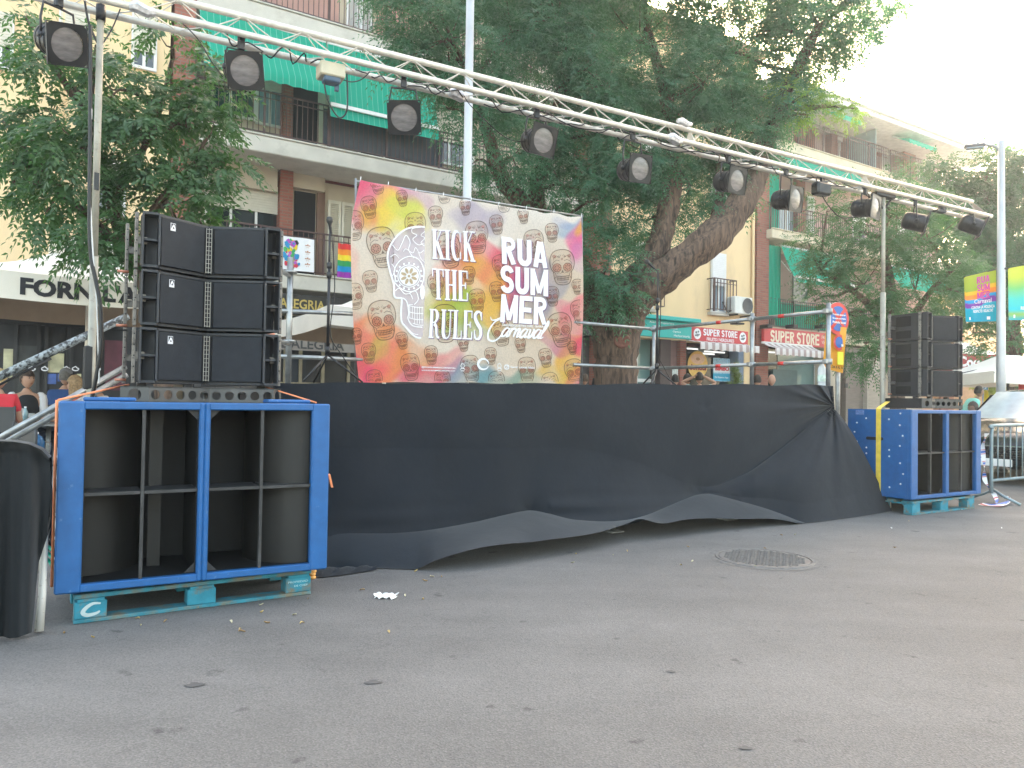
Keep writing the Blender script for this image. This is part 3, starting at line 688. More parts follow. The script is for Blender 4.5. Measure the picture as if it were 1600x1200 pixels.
# floor 2
railing(bd[2], sDa - .1, sDb, .25, 6.86, 7.86, w_ret=.2)
q = FR(1208, 1243, 290, 366, REC + .0); window(bD, q[0], q[1], 6.85, 9.0, REC, glass=M_glassb, shutter=.25, smat=M_shutw)
rec_rect(bD, 1246, 1258, 280, 372, M_brick, 'brick_pillar', d=.2)
q = FR(1259, 1270, 290, 370, REC); louvre(bD, q[0], q[1], 6.85, 9.0, REC, M_shutw, 1)
for p0, p1 in ((1330, 1350), (1400, 1425)):
    q = FR(p0, p1, 330, 400, REC); window(bD, q[0], q[1], 7.2, 9.0, REC, shutter=.4, smat=M_shutw)
m = MB(); rows = [[FP(sDa + .06 + i * .05, .05 + .05 * math.sin(i * 1.6), z) for z in (6.9, 8, 9, 9.58)] for i in range(11)]; m.grid(rows); m.build('curtain', M_greenp, bd[3])
awning(bd[3], s_at(1222, 260, .6), s_at(1352, 300, .6), 9.55, 9.12, .35, .85, m_=M_greenp, val=.15)
awning(bd[2], s_at(1395, 440, .6), s_at(1500, 450, .6), 6.45, 5.7, .35, .85, m_=M_greenp, val=.15)
# floor 3
railing(bd[3], sDa - .1, sDb, .25, 9.96, 10.96, w_ret=.2)
for a_, b_, yt, yb, mt, nm, d in ((1250, 1258, 175, 225, M_brick, 'brick_pillar', .25), (1262, 1274, 180, 230, M_brick, 'brick_pillar', .25), (1300, 1309, 170, 250, M_brick, 'brick_pillar', .3),
                              (1323, 1334, 180, 255, M_brick, 'brick_pillar', .35), (1413, 1431, 200, 285, M_brick, 'brick_pillar', .7), (1372, 1396, 186, 206, M_brick, 'lintel', .05), (1310, 1323, 170, 196, M_shutw, 'lintel', .2)):
    q = FR(a_, b_, yt, yb, REC + d); m = MB(); m.fbx(q[0], q[1], REC - .01, REC + d, 9.95 if nm != 'lintel' else 11.4, ze_ - .27); m.build(nm, mt, bD)
q = FR(1309, 1323, 196, 245, REC); window(bD, q[0], q[1], 10.5, 11.4, REC, glass=M_glassd, shutter=.35, smat=M_shutw, mull=0)
q = FR(1376, 1398, 210, 270, REC); louvre(bD, q[0], q[1], 10.0, 11.5, REC, M_shutw)
rec_rect(bD, 1397, 1404, 215, 275, M_dark, 'door', d=.03)
q = FR(1432, 1462, 235, 290, REC); window(bD, q[0], q[1], 10.0, 11.5, REC, glass=M_glassb, shutter=.35, smat=M_shutw)
q = FR(1475, 1500, 250, 290, REC); window(bD, q[0], q[1], 10.0, 11.5, REC, glass=M_glassb, shutter=.35, smat=M_shutw)
m = MB(); sg = s_at(1345, 230, -.4); m.fbx(sg - .02, sg + .02, REC, .22, 10.0, 11.6); m.build('glass_divider', mat('frosted_glass', (.28, .40, .42), .3), bd[3])
awning(bD, s_at(1415, 200, .7), s_at(1461, 220, .8), ze_ - .3, ze_ - .55, .2, .85, m_=M_greenp, val=.18, arms=False)
awning(bD, s_at(1300, 170, .7), s_at(1344, 180, .8), ze_ - .3, ze_ - .55, .2, .85, m_=M_greenp, val=.18, arms=False)
awning(bD, s_at(1215, 130, .7), s_at(1262, 150, .8), ze_ - .3, ze_ - .6, .2, .85, m_=M_greenp, val=.18, arms=False)
# ground floor D
gd = gf(bD, 1197, 1215, M_glassd, 'shop_window', REC, -.5, z1=3.3)
gf(bD, 1215, 1290, M_glassg, 'shop_window', REC, -.48, z1=3.3)
gf(bD, 1208, 1246, mat('door_teal', (.03, .09, .10), .4), 'door', REC, -.40, z1=2.35)
gf(bD, 1292, 1313, M_beige, 'pillar', REC, .05, z1=3.3)
M_stone = mat('stone_cladding', (.40, .35, .29), .6, var=.12, vscale=3, stretch=(1, 1, 6))
M_stoned = mat('stone_dark', (.20, .165, .14), .6, var=.12, vscale=3, stretch=(1, 1, 6))
gf(bD, 1313, 1322, mat('door_dark_red', (.06, .03, .028), .5), 'door', REC, -.30, z1=3.3)
gf(bD, 1322, 1355, M_stoned, 'stone_panel', REC, -.1, z1=3.3)
gf(bD, 1355, 1385, M_stone, 'stone_panel', REC, .06, z1=3.3)
gf(bD, 1385, 1460, M_beige, 'pillar', REC, .0, z1=3.3)
m = MB(); q = FR(1320, 1324, 599, 606, -.09); m.fbx(q[0], q[1], -.1, -.07, q[2], q[3]); m.build('door_entry_panel', M_fin, bD)

# --- E: pale building and low orange wall at the far right
pE = W(1503, 560, 36.0)
bE = thing('house', 'pale yellow house wall seen between the right speaker tower and the lamp post', 'building', (pE.x, pE.y, 0))
m = MB(); c = W(1500, 500, 38); d = W(1521, 500, 38)
m.box(((c.x + d.x) / 2 + 1.2, 42, 3.5), (d.x - c.x + 2.4, 8, 7)); m.build('wall', M_cream, bE); m = MB(); m.box(((c.x + d.x) / 2 + 1.2, 42, 7.1), (d.x - c.x + 2.9, 8.6, .2)); m.build('roof', M_roof, bE)
pw = W(1560, 620, 30)
wl = thing('garden_wall', 'low orange rendered wall with brick piers beyond the dark car', 'wall', (pw.x, 30, 0))
m = MB(); m.box((pw.x + 2, 30, 1.3), (9, .3, 2.6)); m.build('wall', mat('wall_orange', (.62, .36, .20), .9, var=.1), wl)
m = MB()
for k in range(5): m.box((pw.x - 2.2 + k * 2.1, 29.8, 1.4), (.5, .2, 2.8))
m.build('pier', mat('pier_brick', (.38, .17, .11), .9, var=.2), wl)

# ------------------------------------------------------------------ signs on the shops
def sign_box(label, cat, px0, px1, yt, yb, w, face, texts, name='shop_sign', depth=.12, extra=None):
    s0, s1 = s_at(px0, (yt + yb) / 2, w), s_at(px1, (yt + yb) / 2, w)
    z0, z1 = fac((px0 + px1) / 2, yb, w)[1], fac((px0 + px1) / 2, yt, w)[1]
    t = thing(name, label, cat, FP((s0 + s1) / 2, w - depth, z0))
    m = MB(); m.fbx(s0, s1, w - depth, w, z0, z1, bev=.01); pn = m.build('panel', face, t)
    for nm, mt, fn in texts:
        m = MB(); fn(m, lambda x, y: FP(s0 + (s1 - s0) * x, w + .006, z0 + (z1 - z0) * y)); m.build(nm, mt, t)
    return t, s0, s1, z0, z1
M_signred = mat('sign_red', (.52, .035, .045), .45, var=.06)
M_teals = mat('sign_teal', (.0, .36, .33), .45, var=.05)
def wtext(m, txt, f, x0, x1, y0, y1, style='B', gap=0):
    for qd in word(txt, style): m.poly([f(x0 + (x1 - x0) * p[0], y0 + (y1 - y0) * p[1]) for p in qd])
def ftext(m, txt, f, x0, x1, y0, y1, bold=0.0):
    put_text(m, txt, lambda x, y: f(x0 + (x1 - x0) * x, y0 + (y1 - y0) * y), bold)
def disc(m, f, cx, cy, rx, ry, n=20, w=0):
    m.poly([f(cx + rx * math.cos(2 * math.pi * k / n), cy + ry * math.sin(2 * math.pi * k / n)) for k in range(n)])
def oval_deco(m, f, cx, cy):
    disc(m, f, cx, cy, .062, .40)
def oval_veg(m, f, cx, cy):
    for a, b, r in ((-.02, .1, .018), (.015, .16, .016), (0, -.1, .022), (.025, -.05, .014), (-.03, -.12, .014)): disc(m, lambda x, y: f(x, y) + N * .006, cx + a, cy + b, r, r * 5, 8)
sign_box('shorter red shop sign with white lettering and two oval pictures, below the air conditioner', 'shop sign', 1080, 1169, 514, 535, .55, M_signred,
    [('lettering', M_white, lambda m, f: (wtext(m, 'SUPER STORE', f, .2, .8, .42, .92), ftext(m, 'FRUITS I VERDURES', f, .26, .74, .06, .30, .02))),
     ('oval_picture', M_white, lambda m, f: (oval_deco(m, f, .1, .5), oval_deco(m, f, .9, .5))),
     ('fruit_picture', mat('veg_grey', (.16, .18, .20), .7, var=.5, vscale=9), lambda m, f: (oval_veg(m, f, .1, .5), oval_veg(m, f, .9, .5)))])
sign_box('longer red shop sign with large cream lettering below the green panelled balcony', 'shop sign', 1194, 1293, 516, 540, .35, M_signred,
    [('lettering', mat('letter_cream', (.72, .62, .48), .6), lambda m, f: wtext(m, 'SUPER STORE', f, .09, .86, .12, .86)),
     ('small_mark', mat('letter_cream', (.7, .6, .45), .6), lambda m, f: (ftext(m, 'FRU', f, .90, .98, .58, .80), ftext(m, 'VER', f, .90, .98, .25, .47)))])
t, s0, s1, z0, z1 = sign_box('teal fabric shop sign with small white lettering right of the big tree trunk', 'shop sign', 990, 1081, 501, 527, .7, M_teals,
    [('lettering', M_white, lambda m, f: (ftext(m, 'Auxiliar  Vegetariana', f, .26, .68, .78, .92), ftext(m, 'Dermofarmacia', f, .42, .74, .54, .70), ftext(m, 'Optica', f, .66, .80, .32, .46), ftext(m, 'Herboristeria', f, .68, .96, .10, .24)))])
m = MB(); m.fbx(s0 - .1, s1 + .25, .60, .85, z1 + .01, z1 + .13, bev=.02); m.build('hood', M_teals, t)
def shop_awn(root, px0, px1, yt, yb):
    s0, s1 = s_at(px0, yt, .55), s_at(px1, yt, .55); z1_ = fac((px0 + px1) / 2, yt, .55)[1]; z0_ = fac((px0 + px1) / 2, yb, .9)[1]
    awning(root, s0, s1, z1_, z0_ + .22, .5, 1.0, m_=M_store, val=.22, arms=False)
shop_awn(bC, 1076, 1169, 534, 548); shop_awn(bD, 1193, 1271, 538, 556)
# window stickers of the shop: donut, bread, tubes
def fp_w(px, y, w): return s_at(px, y, w), fac(px, y, w)[1]
w_ = -.36
s, z = fp_w(1090, 570, w_); kx = (s_at(1106, 570, w_) - s_at(1073, 570, w_)) / 33; kz = (fac(1090, 550, w_)[1] - fac(1090, 590, w_)[1]) / 40
dn = thing('window_sticker', 'round yellow donuts advertisement in the shop window', 'poster', FP(s, w_ - .01, z))
def sticker(px, y, wofs=0.0): return lambda x, yy: FP(s_at(px, y, w_) + x, w_ + wofs, fac(px, y, w_)[1] + yy)
f = sticker(1090, 570); m = MB(); m.prism([f(p[0], p[1]) for p in circ2(0, 0, 15.5 * kx, 21.5 * kz, 28)[:-1]], N * .008); m.build('disc', mat('donut_yellow', (.75, .48, .12), .5), dn)
f = sticker(1090, 561, .012); m = MB(); m.poly([f(p[0], p[1]) for p in circ2(0, 0, 11 * kx, 8 * kz, 24)[:-1]]); m.build('donut', mat('donut_glaze', (.72, .46, .30), .35), dn)
f = sticker(1090, 561, .016); m = MB(); m.poly([f(p[0], p[1]) for p in circ2(0, 0, 3.2 * kx, 2.4 * kz, 16)[:-1]]); m.build('donut_hole', mat('donut_brown', (.4, .2, .08), .5), dn)
f = sticker(1090, 574, .014); m = MB(); put_text(m, 'donuts', lambda x, y: f((x - .5) * 27 * kx, (y - .5) * 9 * kz), .05); m.build('lettering', mat('letter_maroon', (.25, .02, .03), .5), dn)
s, z = fp_w(1130, 572, w_); bm_ = thing('window_sticker', 'blue and white bread advertisement with red lettering in the shop window', 'poster', FP(s, w_ - .01, z))
def rect_st(root, nm, mt, px0, px1, yt, yb, ofs):
    m = MB(); a, b = s_at(px0, 570, w_), s_at(px1, 570, w_); m.fbx(a, b, w_, w_ + ofs, fac(1130, yb, w_)[1], fac(1130, yt, w_)[1]); return m.build(nm, mt, root)
rect_st(bm_, 'panel', mat('poster_palebl', (.35, .55, .68), .5, var=.3, vscale=20), 1114, 1146, 560, 596, .008)
rect_st(bm_, 'white_panel', M_white, 1115, 1143, 570, 582, .012); rect_st(bm_, 'blue_panel', mat('poster_cyan', (.02, .35, .55), .5), 1114, 1141, 584, 595, .012)
f = sticker(1128, 576, .015); m = MB(); put_text(m, 'BIMBO', lambda x, y: f((x - .5) * 23 * kx, (y - .5) * 7 * kz), .06); m.build('lettering', mat('letter_red', (.6, .03, .05), .5), bm_)
f = sticker(1127, 590, .015); m = MB(); put_text(m, 'De Nuestro Aqui', lambda x, y: f((x - .5) * 22 * kx, (y - .5) * 4 * kz), .02); m.build('small_lettering', M_white, bm_)
# strip lights inside shop window (lit)
def emis(name, col, st):
    m = bpy.data.materials.new(name); m.use_nodes = True; n = m.node_tree; e = n.nodes.new('ShaderNodeEmission'); e.inputs[0].default_value = (*col, 1); e.inputs[1].default_value = st
    n.links.new(e.outputs[0], n.nodes['Material Output'].inputs[0]); return m
M_tube = emis('tube_light', (1, 1, .95), .14)
for px0, px1, y in ((1073, 1090, 545), (1100, 1132, 550), (1098, 1116, 553), (1195, 1217, 550)):
    q = FR(px0, px1, y - 1.2, y + 1.2, -.36); m = MB(); m.fbx(q[0], q[1], -.36 if px0 < 1190 else -.47, -.34 if px0 < 1190 else -.45, q[2], q[3])
    o = m.build('strip_light', M_tube, gs if px0 < 1190 else gd)
# small posters
for px0, px1, yt, yb in ((1050, 1060, 572, 588), (1272, 1278, 590, 603), (1272, 1282, 572, 592), (938, 948, 580, 598)):
    q = FR(px0, px1, yt, yb, -.05 if px0 < 1200 else -.44); wv = -.05 if px0 < 1200 else -.44
    m = MB(); m.fbx(q[0], q[1], wv, wv + .012, q[2], q[3]); p = m.build('notice', mat('notice_paper', (.62, .66, .64), .6, var=.3, vscale=18), origin=FP(q[0], wv, q[2]))
    tag(p, {1050: 'white notice with dark drawings taped beside the shop window', 1272: 'pale notice taped on the green shop glass near the water bottle' if yt < 580 else 'small dark and white sticker low on the green shop glass', 938: 'white notice behind the man standing at the tree'}[px0], 'notice')
# air conditioner
s0, s1, z0, z1 = FR(1147, 1180, 464, 491, .45)
ac = thing('air_conditioner', 'white outdoor air conditioning unit on the cream wall beside the brick pillar', 'air conditioner', FP((s0 + s1) / 2, .1, z0))
s0 += .05; s1 -= .12
m = MB(); m.fbx(s0, s1, .12, .45, z0, z1, bev=.02); m.build('casing', mat('ac_white', (.68, .68, .64), .5, var=.05), ac)
cs, cz = s0 + (s1 - s0) * .70, (z0 + z1) / 2; m = MB(); m.lathe([(.0, 0), (.22, 0), (.25, .012)], FP(cs, .452, cz), N, 24); m.build('fan_grille', mat('fan_dark', (.10, .10, .10), .6), ac)
m = MB()
for k in range(1, 5): m.poly([FP(cs + p[0], .47, cz + p[1]) for p in circ2(0, 0, .05 * k, n=20)[:-1]]) if 0 else [m.poly([FP(cs + p[0], .468, cz + p[1]) for p in qd]) for qd in stroke2(circ2(0, 0, .05 * k, n=20), .006)]
m.build('fan_rings', M_fin, ac)
m = MB(); m.fbx(s0 + .05, s0 + .09, 0, .5, z0 - .06, z0 - .01); m.fbx(s1 - .09, s1 - .05, 0, .5, z0 - .06, z0 - .01)
m.tube(crv([FP(s0, .3, z0 + .1), FP(s0 - .12, .25, z0 + .05), FP(s0 - .15, .15, z0 + .25), FP(s0 - .1, .02, z0 + .4)], 5), .02); m.build('bracket', M_black, ac)
# flood lamps over second sign
for px in (1200, 1240, 1285):
    q, zz = fp_w(px, 511, .5); m = MB(); m.fbx(q - .12, q + .12, .25, .6, fac(px, 513, .5)[1], fac(px, 509, .5)[1] + .04, bev=.02); o = m.build('sign_lamp', M_black, origin=FP(q, .3, 3.2)); tag(o, {1200: 'small black flood lamp above the left end of the longer red sign', 1240: 'small black flood lamp above the middle of the longer red sign', 1285: 'small black flood lamp above the right end of the longer red sign'}[px], 'lamp', 'flood lamps above the red sign')
for px in (1150,):
    q, zz = fp_w(px, 506, .5); m = MB(); m.fbx(q - .18, q + .18, .4, .7, zz - .03, zz + .03, bev=.02); o = m.build('sign_lamp', M_black, origin=FP(q, .3, zz)); tag(o, 'small black flood lamp above the shorter red sign with ovals', 'lamp')
# cloth poster and rainbow flag on the first floor railing
def flatcloth(px0, px1, yt, yb, w, n=14, amp=.02):
    s0, s1, z0, z1 = FR(px0, px1, yt, yb, w)
    return s0, s1, z0, z1, lambda x, y, o=0.0: FP(s0 + (s1 - s0) * x, w + o + amp * math.sin(x * 9 + y * 2), z0 + (z1 - z0) * y)
s0, s1, z0, z1, f = flatcloth(436, 491, 371, 423, .05)
o = thing('cloth_poster', 'white cloth poster with a colourful blot design hung on the balcony railing', 'poster', FP(s0, .05, z0))
m = MB(); m.grid([[f(i / 12, j / 8) for j in range(9)] for i in range(13)]); m.build('cloth', M_white, o)
cols = [(.02, .02, .02), (.6, .04, .08), (.75, .55, .02), (.05, .35, .12), (.45, .1, .5), (.02, .25, .5)]
for k, c in enumerate(cols):
    m = MB()
    for _ in range(9):
        cx = random.gauss(.33, .11); cy = random.uniform(.12, .9); r = random.uniform(.03, .085)
        m.poly([f(cx + r * (.7 + .5 * random.random()) * math.cos(a), cy + r * 1.2 * (.7 + .5 * random.random()) * math.sin(a), .006 + .003 * k) for a in [2 * math.pi * i / 11 for i in range(11)]])
    m.build('blot', mat('blot_%d' % k, c, .8), o)
m = MB()
for cy in (.75, .55, .35, .18): put_text(m, '*', lambda x, y: f(.72 + .16 * x, cy - .06 + .14 * y, .012), .03)
m.build('star_mark', mat('star_rust', (.45, .2, .12), .8), o)
s0, s1, z0, z1, f = flatcloth(527, 549, 381, 434, .06, amp=.03)
o = thing('rainbow_flag', 'rainbow flag hanging on the balcony railing left of the banner', 'flag', FP(s0, .05, z0))
for k, c in enumerate([(.30, .03, .35), (.0, .25, .55), (.02, .30, .08), (.80, .62, .03), (.80, .25, .02), (.65, .03, .03)]):
    m = MB(); m.grid([[f(i / 8, (k + j / 2) / 6) for j in range(3)] for i in range(9)]); m.build('stripe', mat('rainbow_%d' % k, c, .8), o)
# ------------------------------------------------------------------ stage
SL, SR, SDEP = -0.40, 5.62, 2.8          # along the front line, metres
zt = lambda s: interp([(-.4, 1.245), (5.62, 1.33)], s)
stage = thing('stage', 'low scaffold stage whose front is hidden by a black cloth', 'stage', SP((SL + SR) / 2, -SDEP / 2, 0))
m = MB()
for k in range(6):
    a = SL + (SR - SL) * k / 6; b = SL + (SR - SL) * (k + 1) / 6 - .01
    for j in range(3): m.fbx(a, b, -SDEP * (j + 1) / 3 + .01, -SDEP * j / 3 - .02, 1.17, 1.225, org=FS, bev=.004)
m.build('deck', mat('deck_ply', (.035, .03, .027), .6, var=.3, vscale=5), stage)
for k in range(5):
    for j in range(3):
        s = SL + .08 + (SR - SL - .16) * k / 4; wv = -.10 - (SDEP - .2) * j / 2
        m = MB(); m.tube([SP(s, wv, 0), SP(s, wv, 1.17)], .024, 8); m.fbx(s - .07, s + .07, wv - .07, wv + .07, 0.002, .012, org=FS); m.build('leg', M_steel, stage)
m = MB()
for k in range(4):
    s = SL + .08 + (SR - SL - .16) * k / 4; s2 = SL + .08 + (SR - SL - .16) * (k + 1) / 4
    m.tube([SP(s, -.13, .25), SP(s2, -.13, 1.1)], .02, 6); m.tube([SP(s, -SDEP + .05, .25), SP(s2, -SDEP + .05, 1.1)], .02, 6)
m.build('brace', M_steel, stage)

# ---- black skirt cloth
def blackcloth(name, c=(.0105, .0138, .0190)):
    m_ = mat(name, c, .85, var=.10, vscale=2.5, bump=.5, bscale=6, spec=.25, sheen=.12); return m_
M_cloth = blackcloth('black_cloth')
skirt = thing('stage_skirt', 'large black cloth draped along the stage front, its lower hem pulled up in waves', 'cloth', SP(2.6, .1, 0))
A_ = [0, .085, .18, .28, .37, .42, .49, .58, .68, .755, .815, .865, .905, .945, 1.0]
def keyrow(vals): return list(zip(A_, vals))
top_x = keyrow([430, 512, 600, 700, 790, 828, 900, 990, 1095, 1160, 1205, 1240, 1262, 1283, 1302])
hem_x = keyrow([430, 512, 600, 700, 790, 828, 900, 990, 1095, 1160, 1208, 1258, 1300, 1348, 1394])
hem_y = keyrow([838, 838, 836, 828, 810, 800, 818, 818, 774, 787, 800, 818, 816, 810, 799])
hem_w = keyrow([.04, .05, .06, .06, .05, .02, .16, .20, .02, .14, .26, .42, .45, .42, .33])
edge_y = keyrow([698, 700, 700, 700, 700, 700, 700, 720, 760, 742, 712, 684, 664, 648, 640])   # the diagonal crease / mid row
mid_x = keyrow([430, 512, 600, 700, 790, 828, 900, 990, 1095, 1160, 1205, 1240, 1264, 1286, 1304])
mid_w = keyrow([.0, .0, .0, .0, .0, .0, .0, .0, -.01, -.03, -.03, -.03, -.02, -.01, .02])
def skirt_pt(a, b):
    """a along, b down 0..1 (0..0.5 top to crease, 0.5..1 crease to hem)"""
    cx, cy = 1303, 634
    if b <= .5:
        t = b / .5
        x = sinterp(top_x, a) * (1 - t) + sinterp(mid_x, a) * t
        y0 = interp([(0, 598), (1, 602)], a) + 1.2 * math.sin(a * 40); y1 = sinterp(edge_y, a)
        y = y0 + (y1 - y0) * t; wv = sinterp(mid_w, a) * t * t + .012 * math.sin(math.pi * t)
    else:
        t = (b - .5) / .5
        x0, x1 = sinterp(mid_x, a), sinterp(hem_x, a); y0, y1 = sinterp(edge_y, a), sinterp(hem_y, a)
        bow = 0
        if a > .9: bow = (a - .9) / .1
        tx = t ** (1.0 - .20 * bow)
        x = x0 + (x1 - x0) * tx; y = y0 + (y1 - y0) * t
        w0, w1 = sinterp(mid_w, a), sinterp(hem_w, a)
        fl = max(0, min(1, (a - .66) / .12))
        wv = w0 + (w1 - w0) * (t ** (1.6 - 1.0 * fl)) + .035 * fl * math.sin(math.pi * min(1, t * 1.3)) * (t < .77)
    dx, dy = x - cx, y - cy; r = math.hypot(dx, dy * 1.0) + 1e-3; th = math.atan2(dy, -dx)
    am = math.exp(-r / 50) * min(1, r / 14) * .020 + math.exp(-r / 130) * .004
    wv += am * (math.sin(th * 11) + .6 * math.sin(th * 19 + 1) + .3 * math.sin(th * 31))
    for qx, qy, rr, kk in ((1095, 774, 60, 7), (828, 800, 45, 6), (1102, 636, 14, 5)):
        dx, dy = x - qx, y - qy; r = math.hypot(dx, dy) + 1e-3; th = math.atan2(dy, dx)
        wv += -.028 * math.exp(-(r / (rr * .35)) ** 2) * (rr / 60) + .0025 * math.exp(-r / (rr * .6)) * math.sin(th * kk) * min(1, r / 10)
    wv += .010 * math.sin(x / 61 + y / 90) + .007 * math.sin(x / 33 - y / 47) + .004 * math.sin(x / 17 + y / 29)
    hs = max(0, (b - .7) / .3)
    if a < .75: wv += hs * (.007 * math.sin(y / 4.3 + x / 70) + .007 * math.sin(y / 6.1 - x / 110)) * (1 if a > .45 else .3)
    p = PL(x, y, FS, wv)
    if p.z < .004: p.z = .004
    return p
NA, NBB = 330, 120
P = [[skirt_pt(i / NA, j / NBB) for j in range(NBB + 1)] for i in range(NA + 1)]
m = MB(); m.grid(P)
last = P[-1]; rows = [last]          # side return round the corner
for k in range(1, 10):
    rows.append([p + V * (.22 * k) * (1 if j < 60 else 1) + U * (-.10 * k * (j / NBB) ** 2) for j, p in enumerate(last)])
m.grid(rows)
m.build('main_cloth', M_cloth, skirt)
# folded hem hanging forward; same cloth coloured lighter, with sky light painted in
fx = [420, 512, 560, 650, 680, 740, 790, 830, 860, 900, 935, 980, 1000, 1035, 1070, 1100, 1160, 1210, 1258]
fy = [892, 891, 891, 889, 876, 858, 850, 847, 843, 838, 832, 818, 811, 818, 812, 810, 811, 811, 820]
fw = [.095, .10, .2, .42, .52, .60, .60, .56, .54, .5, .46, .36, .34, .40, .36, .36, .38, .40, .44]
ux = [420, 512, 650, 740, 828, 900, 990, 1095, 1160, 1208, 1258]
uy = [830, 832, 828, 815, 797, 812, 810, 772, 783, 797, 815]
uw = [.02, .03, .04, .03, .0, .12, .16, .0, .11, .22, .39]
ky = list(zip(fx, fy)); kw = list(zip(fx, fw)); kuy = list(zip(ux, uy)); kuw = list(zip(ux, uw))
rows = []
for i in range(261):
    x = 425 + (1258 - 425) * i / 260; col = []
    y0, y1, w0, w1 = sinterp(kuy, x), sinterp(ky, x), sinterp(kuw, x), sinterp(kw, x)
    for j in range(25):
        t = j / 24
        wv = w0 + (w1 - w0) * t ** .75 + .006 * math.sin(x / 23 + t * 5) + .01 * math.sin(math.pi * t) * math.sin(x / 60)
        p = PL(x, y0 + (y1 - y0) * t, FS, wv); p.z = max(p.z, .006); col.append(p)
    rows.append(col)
m = MB(); m.grid(rows); m.build('folded_hem', blackcloth('black_cloth_hem_lit', (.020, .0245, .031)), skirt)
# loose end of cloth on the road
m = MB(); rows = []
for i in range(25):
    x = 478 + (588 - 478) * i / 24; lo = interp([(478, 899), (500, 904), (530, 901), (588, 892)], x); hi = 889; col = []
    for j in range(7):
        t = j / 6; p = G(x, hi + (lo - hi) * t); p.z = .008 + .03 * math.sin(math.pi * t) * abs(math.sin(x / 9 + t * 3)); col.append(p)
    rows.append(col)
m.grid(rows); m.build('loose_end', M_cloth, skirt)

# ------------------------------------------------------------------ subwoofers
def make_sub(mir, label):
    Wd, D, H = .667, .75, .94; T = .018
    X = (lambda x: Wd - x) if mir else (lambda x: x)
    t = thing('subwoofer', label, 'speaker cabinet', (0, 0, 0), 0, 'blue bass speaker cabinets')
    m = MB()
    bx = lambda a, b, *r, **k: m.bx(min(X(a), X(b)), max(X(a), X(b)), *r, **k)
    bx(0, T, .02, D, 0, H); bx(Wd - T, Wd, .02, D, 0, H); bx(T, Wd - T, .02, D, 0, T); bx(T, Wd - T, .02, D, H - T, H); bx(T, Wd - T, D - T, D, T, H - T)
    m.build('cabinet', M_blue, t, local=True)
    om, im, tm = (.098 if mir else .112), .026, .036
    m = MB()
    bx(-.003, om, -.004, .045, -.003, H + .003, bev=.008); bx(Wd - im, Wd + .003, -.004, .045, -.003, H + .003, bev=.008)
    bx(om - .006, Wd - im + .006, -.002, .043, H - tm, H + .002, bev=.005); bx(om - .006, Wd - im + .006, -.002, .043, -.002, tm, bev=.005)
    m.build('front_frame', M_blue, t, local=True)
    m = MB(); bx(T, Wd - T, .60, .62, T, H - T); bx(T, T + .012, .045, .60, T, H - T); bx(Wd - T - .012, Wd - T, .045, .60, T, H - T); bx(T + .012, Wd - T - .012, .045, .6, T, T + .012); bx(T + .012, Wd - T - .012, .045, .6, H - T - .012, H - T)
    m.build('horn_interior', M_inner, t, local=True)
    cx = (om + Wd - im) / 2
    m = MB(); bx(cx - .008, cx + .008, .014, .045, tm, H - tm); m.build('upright_fin', M_fin, t, local=True)
    m = MB(); bx(om - .02, cx - .009, .018, .24, H * .50, H * .50 + .016); bx(cx + .009, Wd - im + .01, .018, .24, H * .50, H * .50 + .016); m.build('shelf', M_fin, t, local=True)
    m = MB(); rows = []       # curved flare behind the outer half
    for i in range(17):
        q = i / 16; x = om - .005 + (cx + .03 - om) * math.sin(q * math.pi / 2); y = (.07 if mir else .22) + .34 * (1 - math.cos(q * math.pi / 2))
        rows.append([Vector((X(x), y, z)) for z in (T + .013, H - T - .013)])
    m.grid(rows); m.build('horn_flare', M_flare, t, local=True)
    if not mir: m = MB(); bx(cx + .05, cx + .115, .34, .36, T + .013, H - T - .013); m.build('baffle', M_flare, t, local=True)
    m = MB()
    for zc in (T + .02, H - T - .02):
        for xx in (Wd - im - .09,): m.prism([Vector((X(xx + .035), .05, zc)), Vector((X(xx + .09), .05, zc)), Vector((X(xx + .09), .05, zc + (.055 if zc < .5 else -.055)))], (0, .01, 0))
    m.build('corner_brace', M_fin, t, local=True)
    # bolts, handle slot on the left side
    m = MB()
    if not mir:
        for (a, b) in ((405, 262), (485, 264), (567, 265), (337, 302), (641, 310), (320, 381), (661, 395), (338, 461), (642, 478), (408, 508), (488, 512), (570, 516), (408, 557), (488, 563), (570, 568), (644, 617), (665, 702), (648, 784), (573, 820), (645, 215)):
            y = D * (1 - (a - 268) / 452); z = H * (1 - (b - 185) / 715); m.lathe([(0.0, .008), (.007, .007), (.010, .0)], (-.001, y, z), (-1, 0, 0), 10)
        m.build('bolt', M_bolt, t, local=True)
        m = MB(); m.box((-.0015, .42, H * .66), (.006, .17, .035), None, .002); m.lathe([(.0175, 0), (0, .003)], (-.002, .505, H * .66), (-1, 0, 0), 12); m.lathe([(.0175, 0), (0, .003)], (-.002, .335, H * .66), (-1, 0, 0), 12)
        m.build('handle', M_dark, t, local=True)
        m = MB(); m.box((-.002, .60, H * .96), (.004, .10, .05)); m.build('label_plate', mat('plate_blue', (.12, .2, .42), .4, var=.3, vscale=60), t, local=True)
    m = MB()
    for x in (.09, Wd - .09):
        m.lathe([(.03, -.022), (.035, 0), ], (x, .10, 0), n=12); m.lathe([(.03, -.022), (.035, 0)], (x, D - .1, 0), n=12)
    m.build('foot', mat('foot_blue', (.015, .05, .16), .6), t, local=True)
    return t
def place(o, p, rz): o.location = p; o.rotation_euler = (0, 0, rz); return o
sL = Vector((-2.214, 3.70, .168)); RZs = R(29.4); Us = Vector((math.cos(RZs), math.sin(RZs), 0)); Vs = Vector((-Us.y, Us.x, 0))
place(make_sub(False, 'blue bass cabinet with orange strap down its side, left half of near pair'), sL, RZs)
